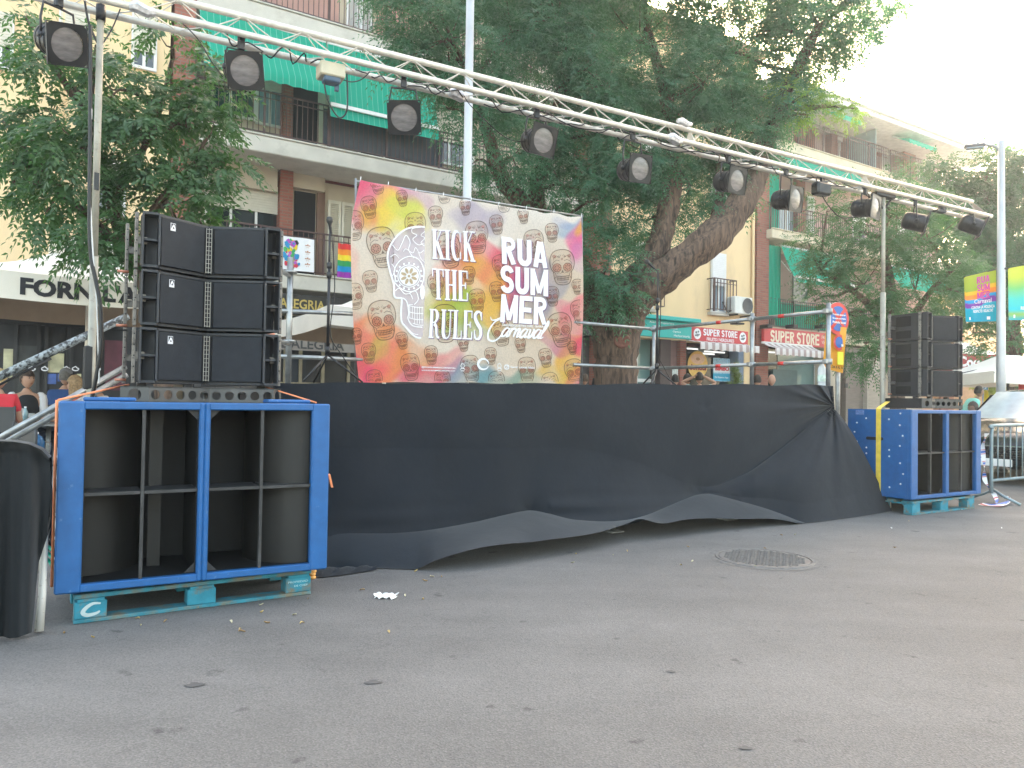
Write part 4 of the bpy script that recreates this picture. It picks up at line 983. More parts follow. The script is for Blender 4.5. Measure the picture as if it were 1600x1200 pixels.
place(make_sub(True, 'blue bass speaker cabinet of the near left pair, the one touching the stage cloth'), sL + Us * .670, RZs)
RZr = RZ - R(2); Ur = Vector((math.cos(RZr), math.sin(RZr), 0)); Vr = Vector((-Ur.y, Ur.x, 0))
sR = Vector((4.20, 7.93, .168))
place(make_sub(False, 'blue bass speaker cabinet with yellow strap and bolted side in the far right pair'), sR, RZr)
place(make_sub(True, 'blue bass cabinet in the far right pair, on the side of the crowd barrier'), sR + Ur * .670, RZr)
# mounting plates on top of the left cabinets
for a in (.22, 1.12):
    m = MB(); m.box(sL + Us * a + Vs * .12 + Vector((0, 0, .955)), (.24, .14, .02), (Us, Vs, Z3), .006); o = m.build('top_plate', M_blue, origin=sL + U * a + V * .12 + Vector((0, 0, .94)))
    tag(o, 'small blue mounting plate on top of the cabinet %s' % ('with the orange strap' if a < 1 else 'touching the stage cloth'), 'plate')

# ------------------------------------------------------------------ pallets
def make_pallet(label, writing=None):
    t = thing('pallet', label, 'pallet', (0, 0, 0), 0, 'pallets under the bass cabinets')
    L, Wd = 1.2, .8
    m = MB()
    for k in range(5): y = .02 + k * .165; m.box((L / 2, y + .05, .133), (L, .10 if 0 < k < 4 else .12, .022), None, .003)
    m.build('deck_board', M_teal, t, local=True)
    m = MB(); m.box((L / 2, .06, .011), (L, .10, .02), None, .003); m.box((L / 2, Wd - .06, .011), (L, .10, .02), None, .003); m.build('skid', M_teal, t, local=True)
    m = MB()
    for y in (.06, .4, Wd - .06):
        for x in (.075, L / 2, L - .075): m.box((x, y, .0645), (.145, .10, .085), None, .004)
    for x in (.075, L / 2, L - .075): m.box((x, Wd / 2, .1145), (.12, Wd - .01, .0145))
    m.build('block', mat('pallet_block', (.025, .22, .30), .8, var=.3, vscale=9, col2=(.17, .14, .09), c2=(.52, .68), c2scale=11), t, local=True)
    if writing:
        m = MB(); put_text(m, 'PROPIEDAD', lambda x, y: Vector((L - .135 + .115 * x, .008, .078 + .011 * y)), .01); put_text(m, 'DE CHEP', lambda x, y: Vector((L - .10 + .078 * x, .008, .055 + .011 * y)), .01)
        m.build('stencil', mat('stencil_pale', (.4, .6, .65), .8), t, local=True)
        m = MB()
        for qd in stroke2(crv([(.118, .092), (.085, .095), (.055, .078), (.04, .055), (.06, .040), (.10, .045), (.115, .055)], 5), lambda q: .008 + .012 * math.sin(math.pi * q)): m.poly([Vector((p[0], .008, p[1])) for p in qd])
        m.build('painted_mark', mat('paint_pale', (.45, .55, .55), .8, var=.2), t, local=True)
    return t
place(make_pallet('weathered teal wooden pallet with white stencil under the near left cabinets', True), (-2.157, 3.77, 0.0), RZ)
pr = make_pallet('pale teal wooden pallet under the far right cabinets'); place(pr, sR + Vector((0, 0, -.168)) + Ur * .03 + Vr * .0, RZr)

# ------------------------------------------------------------------ line arrays
def make_array(label):
    t = thing('array_speaker', label, 'loudspeaker', (0, 0, 0), 0, 'stacked black array loudspeakers')
    Wd, H, c, r = .77, .312, .385, .16
    bod = [(0, .012), (.005, .0), (.085, .0), (.098, .03), (c, r + .03), (Wd - .098, .03), (Wd - .085, 0), (Wd - .005, 0), (Wd, .012), (Wd - .10, .50), (.10, .50)]
    m = MB(); m.prism([(x, y + .012, 0) for x, y in bod], (0, 0, .014)); m.prism([(x, y + .012, H - .014) for x, y in bod], (0, 0, .014))
    inner = [(.090, .03), (.10, .05), (c, r + .05), (Wd - .10, .05), (Wd - .09, .03), (Wd - .012, .03), (Wd - .11, .485), (.11, .485), (.012, .03)]
    m.prism([(x, y + .012, .014) for x, y in [(.10, .06), (c, r + .055), (Wd - .10, .06), (Wd - .012, .10), (Wd - .108, .495), (.108, .495), (.012, .10)]], (0, 0, H - .028))
    for x in (.004, Wd - .004): m.box((x, .055, H / 2), (.008, .10, H - .028))
    for x in (.088, Wd - .088): m.box((x, .03, H / 2), (.012, .05, H - .028))
    m.build('cabinet', M_blackp, t, local=True)
    for x0, x1 in ((.009, .082), (Wd - .082, Wd - .009)):
        m = MB(); m.bx(x0, x1, .105, .11, .016, H - .016); p = m.build('port', M_dark, t, local=True)
        m = MB(); m.bx(x0, x1, .022, .10, H * .5 - .006, H * .5 + .006); m.build('port_rib', M_blackp, p, local=True)
    for sg in (0, 1):     # angled foam grilles
        X = (lambda x: Wd - x) if sg else (lambda x: x)
        a, b = (.100, .022), (.355, .022 + (.255) * (r / (c - .098)))
        m = MB(); pts = [(X(a[0]), a[1], .02), (X(b[0]), b[1], .02), (X(b[0]), b[1] + .03, .02), (X(a[0]), a[1] + .03, .02)]
        m.prism(pts if not sg else pts[::-1], (0, 0, H - .04)); m.build('grille', M_grillef, t, local=True)
    m = MB(); m.bx(c - .030, c + .030, r + .02, r + .04, .016, H - .016); m.build('horn_slot', M_dark, t, local=True)
    m = MB()
    for k in range(11):
        z = .026 + (H - .052) * k / 10; m.bx(c - .018, c + .012, r + .006, r + .010, z - .0012, z + .0012)
    for x in (-.018, -.003, .012): m.bx(c + x - .0012, c + x + .0012, r + .005, r + .011, .02, H - .02)
    m.build('horn_mesh', mat('mesh_grey', (.34, .33, .30), .4, .5), t, local=True)
    m = MB()  # logo sticker: white tile with a dark mountain outline
    a, b = Vector((.100, .020, 0)), Vector((.355, .164, 0)); d = (b - a).normalized(); nn = Vector((d.y, -d.x, 0))
    f = lambda x, y, o=.002: a + d * (.055 + x) + nn * o + Vector((0, 0, H - .085 + y))
    m.poly([f(0, 0), f(.034, 0), f(.034, .044), f(0, .044)]); lg = m.build('badge', M_white, t, local=True)
    m = MB(); m.poly([f(.003, .012, .004), f(.031, .012, .004), f(.031, .041, .004), f(.003, .041, .004)]); m.build('badge_ground', M_letter, lg, local=True)
    m = MB(); m.poly([f(.002, .010, .006), f(.013, .036, .006), f(.021, .036, .006), f(.032, .010, .006), f(.024, .010, .006), f(.017, .026, .006), f(.010, .010, .006)]); m.build('badge_mark', M_white, lg, local=True)
    # side handles (recessed pockets) and flying rails on the slanted sides
    for sg in (0, 1):
        X = (lambda x: Wd - x) if sg else (lambda x: x)
        a, b = Vector((X(.0), .024, 0)), Vector((X(.10), .512, 0)); d = (b - a).normalized(); nn = Vector((-abs(d.y) if not sg else abs(d.y), -abs(d.x), 0)).normalized()
        L_ = (b - a).length
        for z0, z1 in ((.025, .115), (.165, .285)):
            c_ = a + d * (L_ * .62) + nn * .001 + Vector((0, 0, (z0 + z1) / 2)); mh = MB(); mh.box(c_, (L_ * .42, .006, z1 - z0), (d, nn, Z3), .002); mh.build('handle', M_dark, t, local=True)
            mh = MB(); mh.box(c_ + nn * .006 + Vector((0, 0, (z1 - z0) / 2 + .004)), (L_ * .44, .010, .012), (d, nn, Z3), .003); mh.build('handle_rim', M_blackp, t, local=True)
        for rx_, ry_ in ((-.022, .085), (-.034, .44)):
            c_ = Vector((X(rx_), ry_, H / 2)); d = Vector((0, 1, 0)); nn = Vector((-1 if not sg else 1, 0, 0)); mh = MB(); mh.box(c_, (.030, .018, H + .004), (d, nn, Z3), .002); mh.box(c_ + Vector((-nn.x * (.03 if ry_ < .2 else .07), 0, 0)), ((.022), (.05 if ry_ < .2 else .12), .04), (d, nn, Z3)); rl = mh.build('flying_rail', mat('rail_metal', (.20, .185, .165), .5, .5, col2=(.05, .045, .04), c2=(.5, .7), c2scale=30), t, local=True)
            mh = MB()
            for k in range(5):
                for dd in (nn, Vector((0, -1, 0))): mh.lathe([(.0045, 0), (.0, .001)], c_ + dd * (.0095 if dd is nn else .0155) + Vector((0, 0, -H / 2 + .03 + k * .062)), dd, 8)
            mh.build('rail_hole', M_dark, rl, local=True)
        c_ = Vector((X(-.034), .42, .02)); mh = MB(); mh.tube([c_ - nn * .01, c_ + nn * .05], .008, 8); mh.build('locking_pin', mat('pin_copper', (.55, .22, .14), .45, .3), t, local=True)
    return t
aL = Vector((-2.075, 4.20, 1.216)); names = ['lowest', 'middle', 'topmost']
ar0 = make_array('black array loudspeaker, lowest of the near left stack of three')
for side, (base, rz) in enumerate(((aL, RZ), (Vector((4.74, 8.60, 1.268)), RZ))):
    for k in range(3):
        o = ar0 if (side == 0 and k == 0) else copy_tree(ar0)
        o['label'] = 'black array loudspeaker, %s of the %s stack of three' % (names[k], ('near left', 'far right')[side])
        ofs = (.0, .006, .012)[k]
        place(o, base + Vector((0, 0, .326 * k)) - U * (-.0 + ofs) * 0, rz)
# second column of side rigging visible left of the near stack is a vertical cable guard
def frame_base(label, org, rz, z0, z1, cab):
    """steel bumper with round holes under the array"""
    t = thing('speaker_bumper', label, 'steel frame', org, rz, 'steel frames under the array stacks')
    m = MB(); H = z1 - z0
    path = [(-.09, .02), (.05, -.02), (.40, .13), (.74, -.01), (.80, .05)]
    nh = [1, 5, 5, 1]
    for (a, b), n_ in zip(zip(path, path[1:]), nh):
        A = Vector((a[0], a[1], 0)); B = Vector((b[0], b[1], 0)); d = (B - A); L = d.length; d.normalize(); nn = Vector((-d.y, d.x, 0))
        cw = L / n_; r = min(.033, cw * .36)
        for k in range(n_):
            cxx = cw * (k + .5)
            for o_ in (0, .006):
                base = A + nn * o_
                q = 16; ring = [base + d * (cxx + r * math.cos(2 * math.pi * i / q)) + Vector((0, 0, H / 2 + r * math.sin(2 * math.pi * i / q))) for i in range(q)]
                sq = []
                for i in range(q):
                    an = 2 * math.pi * i / q; cx_, sx_ = math.cos(an), math.sin(an); mm_ = max(abs(cx_) , abs(sx_)); sq.append(base + d * (cxx + cw / 2 * cx_ / mm_) + Vector((0, 0, H / 2 + H / 2 * sx_ / mm_)))
                m.add(ring + sq, [(i, (i + 1) % q, q + (i + 1) % q, q + i) for i in range(q)])
    for (a, b) in zip(path, path[1:]):
        A = Vector((a[0], a[1], 0)); B = Vector((b[0], b[1], 0)); d = (B - A).normalized(); nn = Vector((-d.y, d.x, 0))
        for z in (.004, H - .004): m.box((A + B) / 2 + nn * .03 + Vector((0, 0, z)), ((B - A).length, .06, .008), (d, nn, Z3))
    m.build('front_beam', M_grey, t, local=True)
    m = MB(); m.box((.02, .30, H / 2), (.03, .5, H)); m.box((.72, .30, H / 2), (.03, .5, H)); m.build('side_beam', M_black, t, local=True)
    m = MB()
    for x in (.03, .33, .70): m.box((x, .16, H + .012), (.05, .05, .024), None, .004)
    m.build('mounting_block', M_black, t, local=True)
    return t
frame_base('grey steel frame with round holes under the near left loudspeaker stack', aL - Vector((0, 0, .112)) , RZ, 0, .092, 0)
frame_base('dark steel frame with round holes under the far right loudspeaker stack', Vector((4.74, 8.60, 1.125)), RZ, 0, .115, 0)
# orange ratchet strap, left
st = thing('ratchet_strap', 'orange ratchet strap over the near left cabinets and down their side', 'strap', sL)
cUp = sL + Vector((0, 0, .95)); z0 = sL + Vector((0, 0, .02))
m = MB()
for qd in (1,):
    a = aL + V * .30 + U * (-.02) + Vector((0, 0, -.01)); b = sL + Us * (-.008) + Vs * .10 + Vector((0, 0, .948))
    pts = [a, b, b - Vector((0, 0, .93))]
    m.tube([a, b], .006, 5); m.tube([b - U * .006, b - U * .006 - Vector((0, 0, .93))], .007, 5)
m.build('web', M_orange, st)
m = MB(); a = aL + U * .72 + V * .2 + Vector((0, 0, .0)); b = sL + Us * 1.28 + Vs * .08 + Vector((0, 0, .95)); m.tube([a, b], .005, 5); m.build('rear_web', M_orange, st)
m = MB(); p = sL + Us * 1.343 + Vs * .03 + Z3 * .50; m.box(p + Us * .012 + N * .01, (.012, .018, .085), (U, (V + Z3 * .3).normalized(), (Z3 - V * .3 - U * .35).normalized())); m.build('loose_tongue', M_orange, st)
p = G(488, 897, .03)
o = MB()
for k in range(5): o.tube(crv([p + Vector((random.uniform(-.02, .02), random.uniform(-.02, .02), -.02 + .02 * k)) for _ in range(5)], 4), .012, 6)
oo = o.build('strap_bundle', mat('strap_orange_yellow', (.85, .42, .12), .7), origin=p); tag(oo, 'bunched end of an orange strap at the corner of the near pallet', 'strap')
# yellow strap, right
st = thing('ratchet_strap', 'yellow strap over the far right bass cabinets', 'strap', sR)
m = MB(); a = sR - Ur * .006 + Vr * .37; hw = Vr * .028
pts = [(sR + Ur * .55 + Vr * .62 + Vector((0, 0, 1.03))), (sR + Ur * .02 + Vr * .38 + Vector((0, 0, .957))), a + Vector((0, 0, .945)), a + Vector((0, 0, .02))]
for p, q in zip(pts, pts[1:]):
    o_ = -Ur * .004; m.add([p - hw, p + hw, q + hw, q - hw, p - hw + o_, p + hw + o_, q + hw + o_, q - hw + o_], [(0, 1, 2, 3), (7, 6, 5, 4), (0, 4, 5, 1), (1, 5, 6, 2), (2, 6, 7, 3), (3, 7, 4, 0)])
m.build('web', M_yellow, st)

# ------------------------------------------------------------------ backdrop banner
BW = -2.76
def bn(px, py, o=0.0):
    wv = BW + .02 * math.sin(px / 41 + py / 90) + .012 * math.sin(px / 19 - py / 60) + .018 * math.sin(py / 33) * math.exp(-(px - 548) / 60) + o
    return PL(px, py, FS, wv)
def bn_edge(u, v):
    """unit -> pixel; v 0 top"""
    lx = sinterp([(0, 563), (.07, 558), (.22, 549), (.5, 549.5), (.75, 553), (1, 561)], v); rx = sinterp([(0, 908), (.3, 911), (.6, 911), (1, 905)], v)
    tx = lx + (rx - lx) * u
    ty = 281 + (340 - 281) * u + 3 * math.sin(math.pi * u) + (1.5 * math.sin(u * 55) if u > .8 else .6 * math.sin(u * 30)); by = 597 + 2.5 * u + .8 * math.sin(u * 22)
    return tx, ty + (by - ty) * v
banner = thing('banner', 'large cloth stage backdrop printed with decorated skulls and white lettering over watercolour patches', 'banner', PL(735, 598, FS, BW))
BCOL = []   # cx, cy (crop px), rx, ry, rgb, alpha, hardness
S_ = .2834
def cpx(x, y): return 540 + x * S_, 270 + y * S_
blobs = [ (60, 130, 200, 150, (.80, .05, .16), .85, 2), (230, 90, 160, 110, (.82, .12, .22), .8, 2), (150, 240, 90, 75, (.85, .52, .08), .85, 2), (235, 190, 90, 110, (.92, .72, .10), .85, 2), (330, 255, 110, 100, (.82, .75, .10), .8, 2),
  (300, 200, 90, 60, (.60, .66, .10), .6, 2), (390, 120, 70, 70, (.55, .22, .40), .45, 2), (20, 480, 60, 120, (.80, .30, .25), .4, 1.5),
  (170, 1010, 140, 210, (.86, .26, .07), .85, 4), (60, 950, 90, 160, (.80, .16, .12), .7, 2), (60, 1110, 160, 90, (.82, .04, .16), .85, 2), (230, 1060, 80, 130, (.85, .16, .10), .7, 3), (170, 960, 60, 60, (.45, .50, .08), .5, 2),
  (360, 1050, 110, 110, (.80, .30, .10), .7, 2), (430, 1120, 130, 60, (.75, .03, .18), .7, 2), (540, 1040, 90, 70, (.78, .12, .15), .6, 2), (600, 1090, 60, 60, (.25, .08, .30), .4, 2), (700, 1120, 130, 60, (.05, .28, .42), .6, 2), (850, 1130, 160, 40, (.05, .30, .33), .5, 2), (1000, 1140, 90, 50, (.12, .30, .15), .4, 2),
  (730, 270, 130, 80, (.28, .24, .42), .55, 2), (650, 240, 90, 60, (.40, .33, .50), .4, 2), (800, 500, 140, 110, (.84, .07, .14), .85, 3.5), (640, 450, 110, 90, (.80, .18, .20), .6, 2), (900, 640, 90, 100, (.82, .05, .15), .75, 2.5),
  (690, 640, 190, 170, (.86, .42, .06), .85, 2.5), (560, 560, 90, 90, (.80, .22, .16), .5, 2), (800, 760, 110, 100, (.85, .50, .05), .8, 2), (600, 760, 110, 100, (.34, .55, .04), .8, 2.5), (480, 700, 60, 120, (.62, .58, .10), .5, 2), (690, 860, 110, 60, (.38, .50, .08), .6, 2), (930, 700, 60, 90, (.45, .10, .28), .6, 2),
  (1000, 540, 110, 130, (.36, .16, .40), .5, 2), (1130, 620, 70, 120, (.22, .25, .40), .5, 2), (1080, 720, 80, 90, (.16, .16, .34), .5, 2), (980, 430, 80, 60, (.42, .22, .42), .4, 2),
  (1230, 300, 80, 50, (.16, .35, .55), .6, 2), (1290, 360, 50, 110, (.80, .03, .25), .8, 2), (1310, 260, 40, 60, (.82, .40, .05), .8, 2), (1180, 270, 60, 30, (.30, .35, .55), .5, 2), (1290, 450, 40, 90, (.55, .28, .55), .4, 2),
  (1290, 800, 90, 110, (.82, .18, .22), .75, 4), (1230, 740, 50, 60, (.80, .22, .30), .6, 3), (1260, 1000, 110, 110, (.86, .46, .05), .85, 2.5), (1180, 930, 100, 60, (.60, .10, .25), .6, 3), (1290, 940, 60, 60, (.82, .06, .15), .8, 2), (1200, 1110, 120, 50, (.80, .50, .06), .8, 2), (1290, 1120, 60, 60, (.78, .08, .15), .7, 2), (1130, 860, 70, 50, (.82, .50, .25), .5, 2) ]
NU, NV = 230, 200
us, vs_ = np.meshgrid(np.linspace(0, 1, NU), np.linspace(0, 1, NV), indexing='ij')
vv = []; cc = np.zeros((NU, NV, 3)); cc[:] = (.74, .60, .46)
PX = np.zeros((NU, NV)); PY = np.zeros((NU, NV))
for i in range(NU):
    for j in range(NV):
        x, y = bn_edge(us[i, j], vs_[i, j]); PX[i, j] = x; PY[i, j] = y
cxp = (PX - 540) / S_; cyp = (PY - 270) / S_
wx = 22 * np.sin(cyp / 61 + 1) + 14 * np.sin(cyp / 27 + cxp / 90) ; wy = 22 * np.sin(cxp / 57 + 2) + 12 * np.sin(cxp / 24 - cyp / 80)
pale = np.clip(.5 + .5 * np.sin(cxp / 210 + 2.1) * np.cos(cyp / 260 + .5) + .45 * (600 - cyp) / 600, 0, 1)[..., None]
cc = cc * (1 - pale) + np.array((.86, .80, .73)) * pale
for (x, y, rx, ry, c, al, hd) in blobs:
    d = np.sqrt(((cxp + wx - x) / rx / 1.12) ** 2 + ((cyp + wy - y) / ry / 1.12) ** 2)
    a = min(1, al * 1.0) * np.clip((1.12 - d) * hd * 1.35, 0, 1) * (0.82 + .18 * np.sin(cxp / 31 + cyp / 45 + x))
    a = a[..., None]; cc = cc * (1 - a) + np.array(c) * a
cc = np.clip(cc, 0, 1)
M_ban = bpy.data.materials.new('banner_print'); M_ban.use_nodes = True; n = M_ban.node_tree; b = n.nodes['Principled BSDF']; b.inputs['Roughness'].default_value = .75
vc = n.nodes.new('ShaderNodeVertexColor'); vc.layer_name = 'Col'
tcn = n.nodes.new('ShaderNodeTexCoord'); nz = n.nodes.new('ShaderNodeTexNoise'); nz.inputs['Scale'].default_value = 55; nz.inputs['Detail'].default_value = 4; n.links.new(tcn.outputs['Object'], nz.inputs[0])
mr = n.nodes.new('ShaderNodeMapRange'); mr.inputs[1].default_value = .3; mr.inputs[2].default_value = .62; mr.inputs[3].default_value = .88; mr.inputs[4].default_value = 1.04; n.links.new(nz.outputs[0], mr.inputs[0])
sc = n.nodes.new('ShaderNodeVectorMath'); sc.operation = 'SCALE'; n.links.new(vc.outputs[0], sc.inputs[0]); n.links.new(mr.outputs[0], sc.inputs[3]); n.links.new(sc.outputs[0], b.inputs['Base Color'])
tr = n.nodes.new('ShaderNodeBsdfTranslucent'); n.links.new(sc.outputs[0], tr.inputs[0]); ms = n.nodes.new('ShaderNodeMixShader'); ms.inputs[0].default_value = .40
n.links.new(b.outputs[0], ms.inputs[1]); n.links.new(tr.outputs[0], ms.inputs[2]); n.links.new(ms.outputs[0], n.nodes['Material Output'].inputs[0])
m = MB(); m.grid([[bn(PX[i, j], PY[i, j]) for j in range(NV)] for i in range(NU)])
cloth = m.build('cloth', M_ban, banner)
ca = cloth.data.color_attributes.new('Col', 'FLOAT_COLOR', 'POINT')
ca.data.foreach_set('color', np.concatenate([cc.reshape(-1, 3), np.ones((NU * NV, 1))], 1).astype(np.float32).ravel())
def ink(name, col, alpha):
    m = bpy.data.materials.new(name); m.use_nodes = True; n = m.node_tree; b = n.nodes['Principled BSDF']; b.inputs['Base Color'].default_value = (*col, 1); b.inputs['Roughness'].default_value = .75; b.inputs['Alpha'].default_value = alpha; return m
I_fill = ink('ink_fill', (.38, .24, .10), .13); I_line = ink('ink_line', (.12, .055, .03), .66); I_red = ink('ink_red', (.50, .08, .04), .34); I_dark = ink('ink_dark', (.08, .05, .035), .6)
I_purple = ink('ink_purple', (.35, .25, .42), .55)
def inb(x, y):
    return 549.5 < x < 908 and 284 + (x - 562) * .171 < y < 596.5
class Ink:
    def __init__(s, o): s.m = MB(); s.o = o
    def poly(s, pts, dz=0):
        P = [cpx(*p) for p in pts]
        if all(inb(*p) for p in P): s.m.poly([bn(p[0], p[1], s.o + dz) for p in P])
    def stroke(s, pts, w):
        for q in stroke2(pts, w): s.poly(q)
    def fan(s, c, pts):
        for a, b in zip(pts, pts[1:]): s.poly([c, a, b])
L_line, L_fill, L_red, L_dark = Ink(.010), Ink(.006), Ink(.008), Ink(.009)
def skull(cx, cy, h, rot=-6):
    ca_, sa_ = math.cos(R(rot)), math.sin(R(rot)); k = h / 2
    T = lambda x, y: (cx + (x * ca_ - y * sa_) * k, cy + (x * sa_ + y * ca_) * k)
    out = [(0, -1), (.28, -.96), (.52, -.82), (.66, -.55), (.69, -.2), (.62, .10), (.52, .25), (.50, .45), (.46, .70), (.34, .93), (.12, 1.0), (-.12, 1.0), (-.34, .93), (-.46, .70), (-.50, .45), (-.52, .25), (-.62, .10), (-.69, -.2), (-.66, -.55), (-.52, -.82), (-.28, -.96), (0, -1)]
    o = [T(p.x, p.y) for p in crv(out, 3)]
    lw = max(3.2, h * .022)
    L_fill.fan(T(0, 0), o); L_line.stroke(o, lw)
    for sx in (-1, 1):
        e = [T(sx * .30 + .24 * math.cos(a), .02 + .24 * math.sin(a)) for a in [2 * math.pi * i / 14 for i in range(15)]]
        L_line.stroke(e, lw * .8); L_red.fan(T(sx * .30, .02), e)
        for q in range(8):
            a = 2 * math.pi * q / 8; L_dark.poly([T(sx * .30 + .13 * math.cos(a + t) * (1.0 if abs(t) > .1 else 1.45), .02 + .13 * math.sin(a + t) * (1.0 if abs(t) > .1 else 1.45)) for t in (-.22, 0, .22)] + [T(sx * .30 + .07 * math.cos(a), .02 + .07 * math.sin(a))])
        L_line.stroke([T(sx * x, y) for x, y in ((.12, -.35), (.28, -.42), (.48, -.32), (.56, -.15))], lw * .6)
        L_line.stroke([T(sx * x, y) for x, y in ((.10, -.55), (.30, -.66), (.45, -.55), (.5, -.4))], lw * .55)
        L_red.fan(T(sx * .42, -.62), [T(sx * .42 + .11 * math.cos(a), -.62 + .11 * math.sin(a)) for a in [2 * math.pi * i / 8 for i in range(9)]])
        L_line.stroke([T(sx * x, y) for x, y in ((.58, .18), (.40, .34), (.38, .5), (.48, .66))], lw * .7)
        L_line.stroke([T(sx * x, y) for x, y in ((.10, .36), (.2, .30), (.34, .36))], lw * .5)
    L_dark.poly([T(0, .14), T(.09, .34), T(0, .31), T(-.09, .34)])
    L_red.poly([T(0, -.36), T(.07, -.47), T(.04, -.53), T(0, -.49), T(-.04, -.53), T(-.07, -.47)])
    for a in range(-60, 61, 20):
        if a: L_line.stroke([T(.16 * math.sin(R(a)), -.47 - .16 * math.cos(R(a))), T(.30 * math.sin(R(a)), -.47 - .27 * math.cos(R(a)))], lw * .5)
    for y, ww in ((.47, .36), (.58, .39), (.69, .34)): L_line.stroke([T(x, y + .05 * (1 - (x / .4) ** 2)) for x in [ww * (i / 6 * 2 - 1) for i in range(7)]], lw * .7)
    for i in range(-4, 5): L_line.stroke([T(i * .08, .50), T(i * .08 * .95, .73)], lw * .55)
    L_line.stroke([T(x, .86 + .03 * math.cos(x * 9)) for x in (-.25, -.12, 0, .12, .25)], lw * .6)
for x, y, h in ((175, 60, 115), (312, 140, 90), (130, 190, 125), (45, 290, 165), (200, 410, 225), (385, 300, 165), (497, 240, 115), (540, 105, 125), (660, 190, 88), (870, 155, 125), (980, 238, 85), (833, 285, 108), (725, 355, 180), (1138, 330, 105), (1040, 390, 155), (1195, 520, 195), (1278, 628, 85), (1140, 680, 110), (138, 598, 120), (50, 680, 145),
                (205, 812, 220), (570, 430, 190), (500, 620, 130), (680, 565, 100), (725, 705, 130), (832, 655, 110), (548, 830, 210), (858, 880, 150), (1185, 865, 190), (1292, 770, 140), (1250, 965, 75), (965, 950, 85), (1103, 1020, 105), (1000, 1085, 140), (800, 1010, 95), (690, 1080, 150), (650, 940, 90), (472, 1005, 105), (358, 1070, 150), (312, 925, 95), (128, 995, 115), (160, 1150, 130), (535, 1150, 125), (835, 1155, 125), (1130, 1165, 130), (1262, 1100, 150), (860, 520, 140), (60, 900, 90)):
    skull(x, y, h, -7 + 4 * math.sin(x))
L_fill.m.build('skull_tint', I_fill, cloth); L_line.m.build('skull_outline', I_line, cloth); L_red.m.build('skull_flower', I_red, cloth); L_dark.m.build('skull_shade', I_dark, cloth)
# big white half skull; coordinates of the closer crop -> crop px
def z8(x, y): return (x * .2125 + 20) / S_ , (y * .2125 + 70) / S_
LW, LP = Ink(.018), Ink(.013)
def ws(pts, w, sm=5): LW.stroke([z8(p.x, p.y) for p in crv(pts, sm)] if sm else [z8(*p) for p in pts], w * .75)
hole = [(488, 68), (430, 66), (350, 85), (285, 135), (235, 205), (214, 285), (226, 370), (250, 455), (262, 500), (266, 570), (300, 592), (318, 620), (316, 700), (330, 780), (380, 848), (460, 884), (480, 800), (488, 500), (486, 300), (488, 68)]
LP.fan(z8(390, 420), [z8(p.x, p.y) for p in crv(hole, 3)])
LP.m.build('half_skull_tint', ink('ink_lilac', (.62, .55, .66), .42), cloth)
ws([(490, 70), (430, 66), (350, 85), (285, 135), (235, 205), (214, 285), (226, 370), (250, 455), (262, 500)], 13)
ws([(262, 500), (262, 560), (272, 588), (300, 592), (318, 600), (314, 690), (318, 765), (345, 800), (385, 848), (425, 880), (462, 886)], 13)
ws([(300, 592), (335, 596), (358, 625), (370, 700), (365, 745), (400, 795), (470, 806)], 9)
ws([(262, 500), (272, 450), (262, 400), (285, 340), (330, 300), (390, 285), (445, 310), (478, 370), (480, 440), (462, 500), (420, 535), (370, 545), (310, 520), (268, 480)], 8)
LW.stroke([z8(*p) for p in circ2(372, 430, 82, n=30)], 5)
for k in range(16):
    a = 2 * math.pi * k / 16; LW.fan(z8(372 + 96 * math.cos(a), 430 + 96 * math.sin(a)), [z8(372 + 96 * math.cos(a) + 8 * math.cos(b_), 430 + 96 * math.sin(a) + 8 * math.sin(b_)) for b_ in [2 * math.pi * i / 6 for i in range(7)]])
LW.fan(z8(372, 430), [z8(*p) for p in circ2(372, 430, 72, n=30)])
ws([(470, 70), (400, 80), (395, 110), (430, 130), (400, 160), (440, 200), (480, 190)], 6); ws([(250, 200), (290, 240), (320, 190), (350, 130), (380, 180), (370, 240), (410, 300)], 6); ws([(235, 290), (270, 270), (300, 300)], 5); ws([(245, 340), (270, 380), (250, 430)], 5)
ws([(330, 250), (350, 230), (400, 260), (420, 220), (450, 260), (480, 240)], 5); ws([(270, 540), (300, 520), (340, 560), (380, 560), (400, 600)], 6); ws([(370, 560), (420, 540), (440, 600), (410, 640)], 6)
ws([(490, 100), (460, 130), (488, 150), (460, 185), (488, 210)], 5); ws([(440, 250), (460, 300), (488, 330)], 4)
LW.fan(z8(470, 548), [z8(*p) for p in circ2(470, 548, 17, 56, 20)])
for yy, x0 in ((655, 372), (700, 368), (745, 372), (785, 400)): ws([(x0, yy - 8), ((x0 + 475) / 2, yy + 4), (476, yy + 6)], 6, 3)
for k in range(6):
    x = 378 + k * 18; ws([(x, 655), (x, 780 if k > 1 else 740)], 5, 1)
ws([(400, 640), (372, 640), (372, 660)], 5); ws([(350, 800), (400, 850), (440, 860)], 5)
LW.m.build('half_skull', M_white, cloth)
LP2 = Ink(.022)
for k in range(8):
    a = 2 * math.pi * k / 8 + .39; c_ = (372 + 42 * math.cos(a), 430 + 42 * math.sin(a))
    LP2.fan(z8(*c_), [z8(c_[0] + 22 * math.cos(b_) * math.cos(a) - 11 * math.sin(b_) * math.sin(a), c_[1] + 22 * math.cos(b_) * math.sin(a) + 11 * math.sin(b_) * math.cos(a)) for b_ in [2 * math.pi * i / 12 for i in range(13)]])
LP2.fan(z8(372, 430), [z8(*p) for p in circ2(372, 430, 10, n=10)])
LP2.m.build('eye_petal', mat('petal_tan', (.42, .32, .20), .8), cloth)
def lett(name, txt, style, TL, TR, BR, BL, o=.022):
    I = Ink(o); f = quad(TL, TR, BR, BL)
    for qd in word(txt, style): I.poly([z8(*f(*p)) for p in qd])
    return I
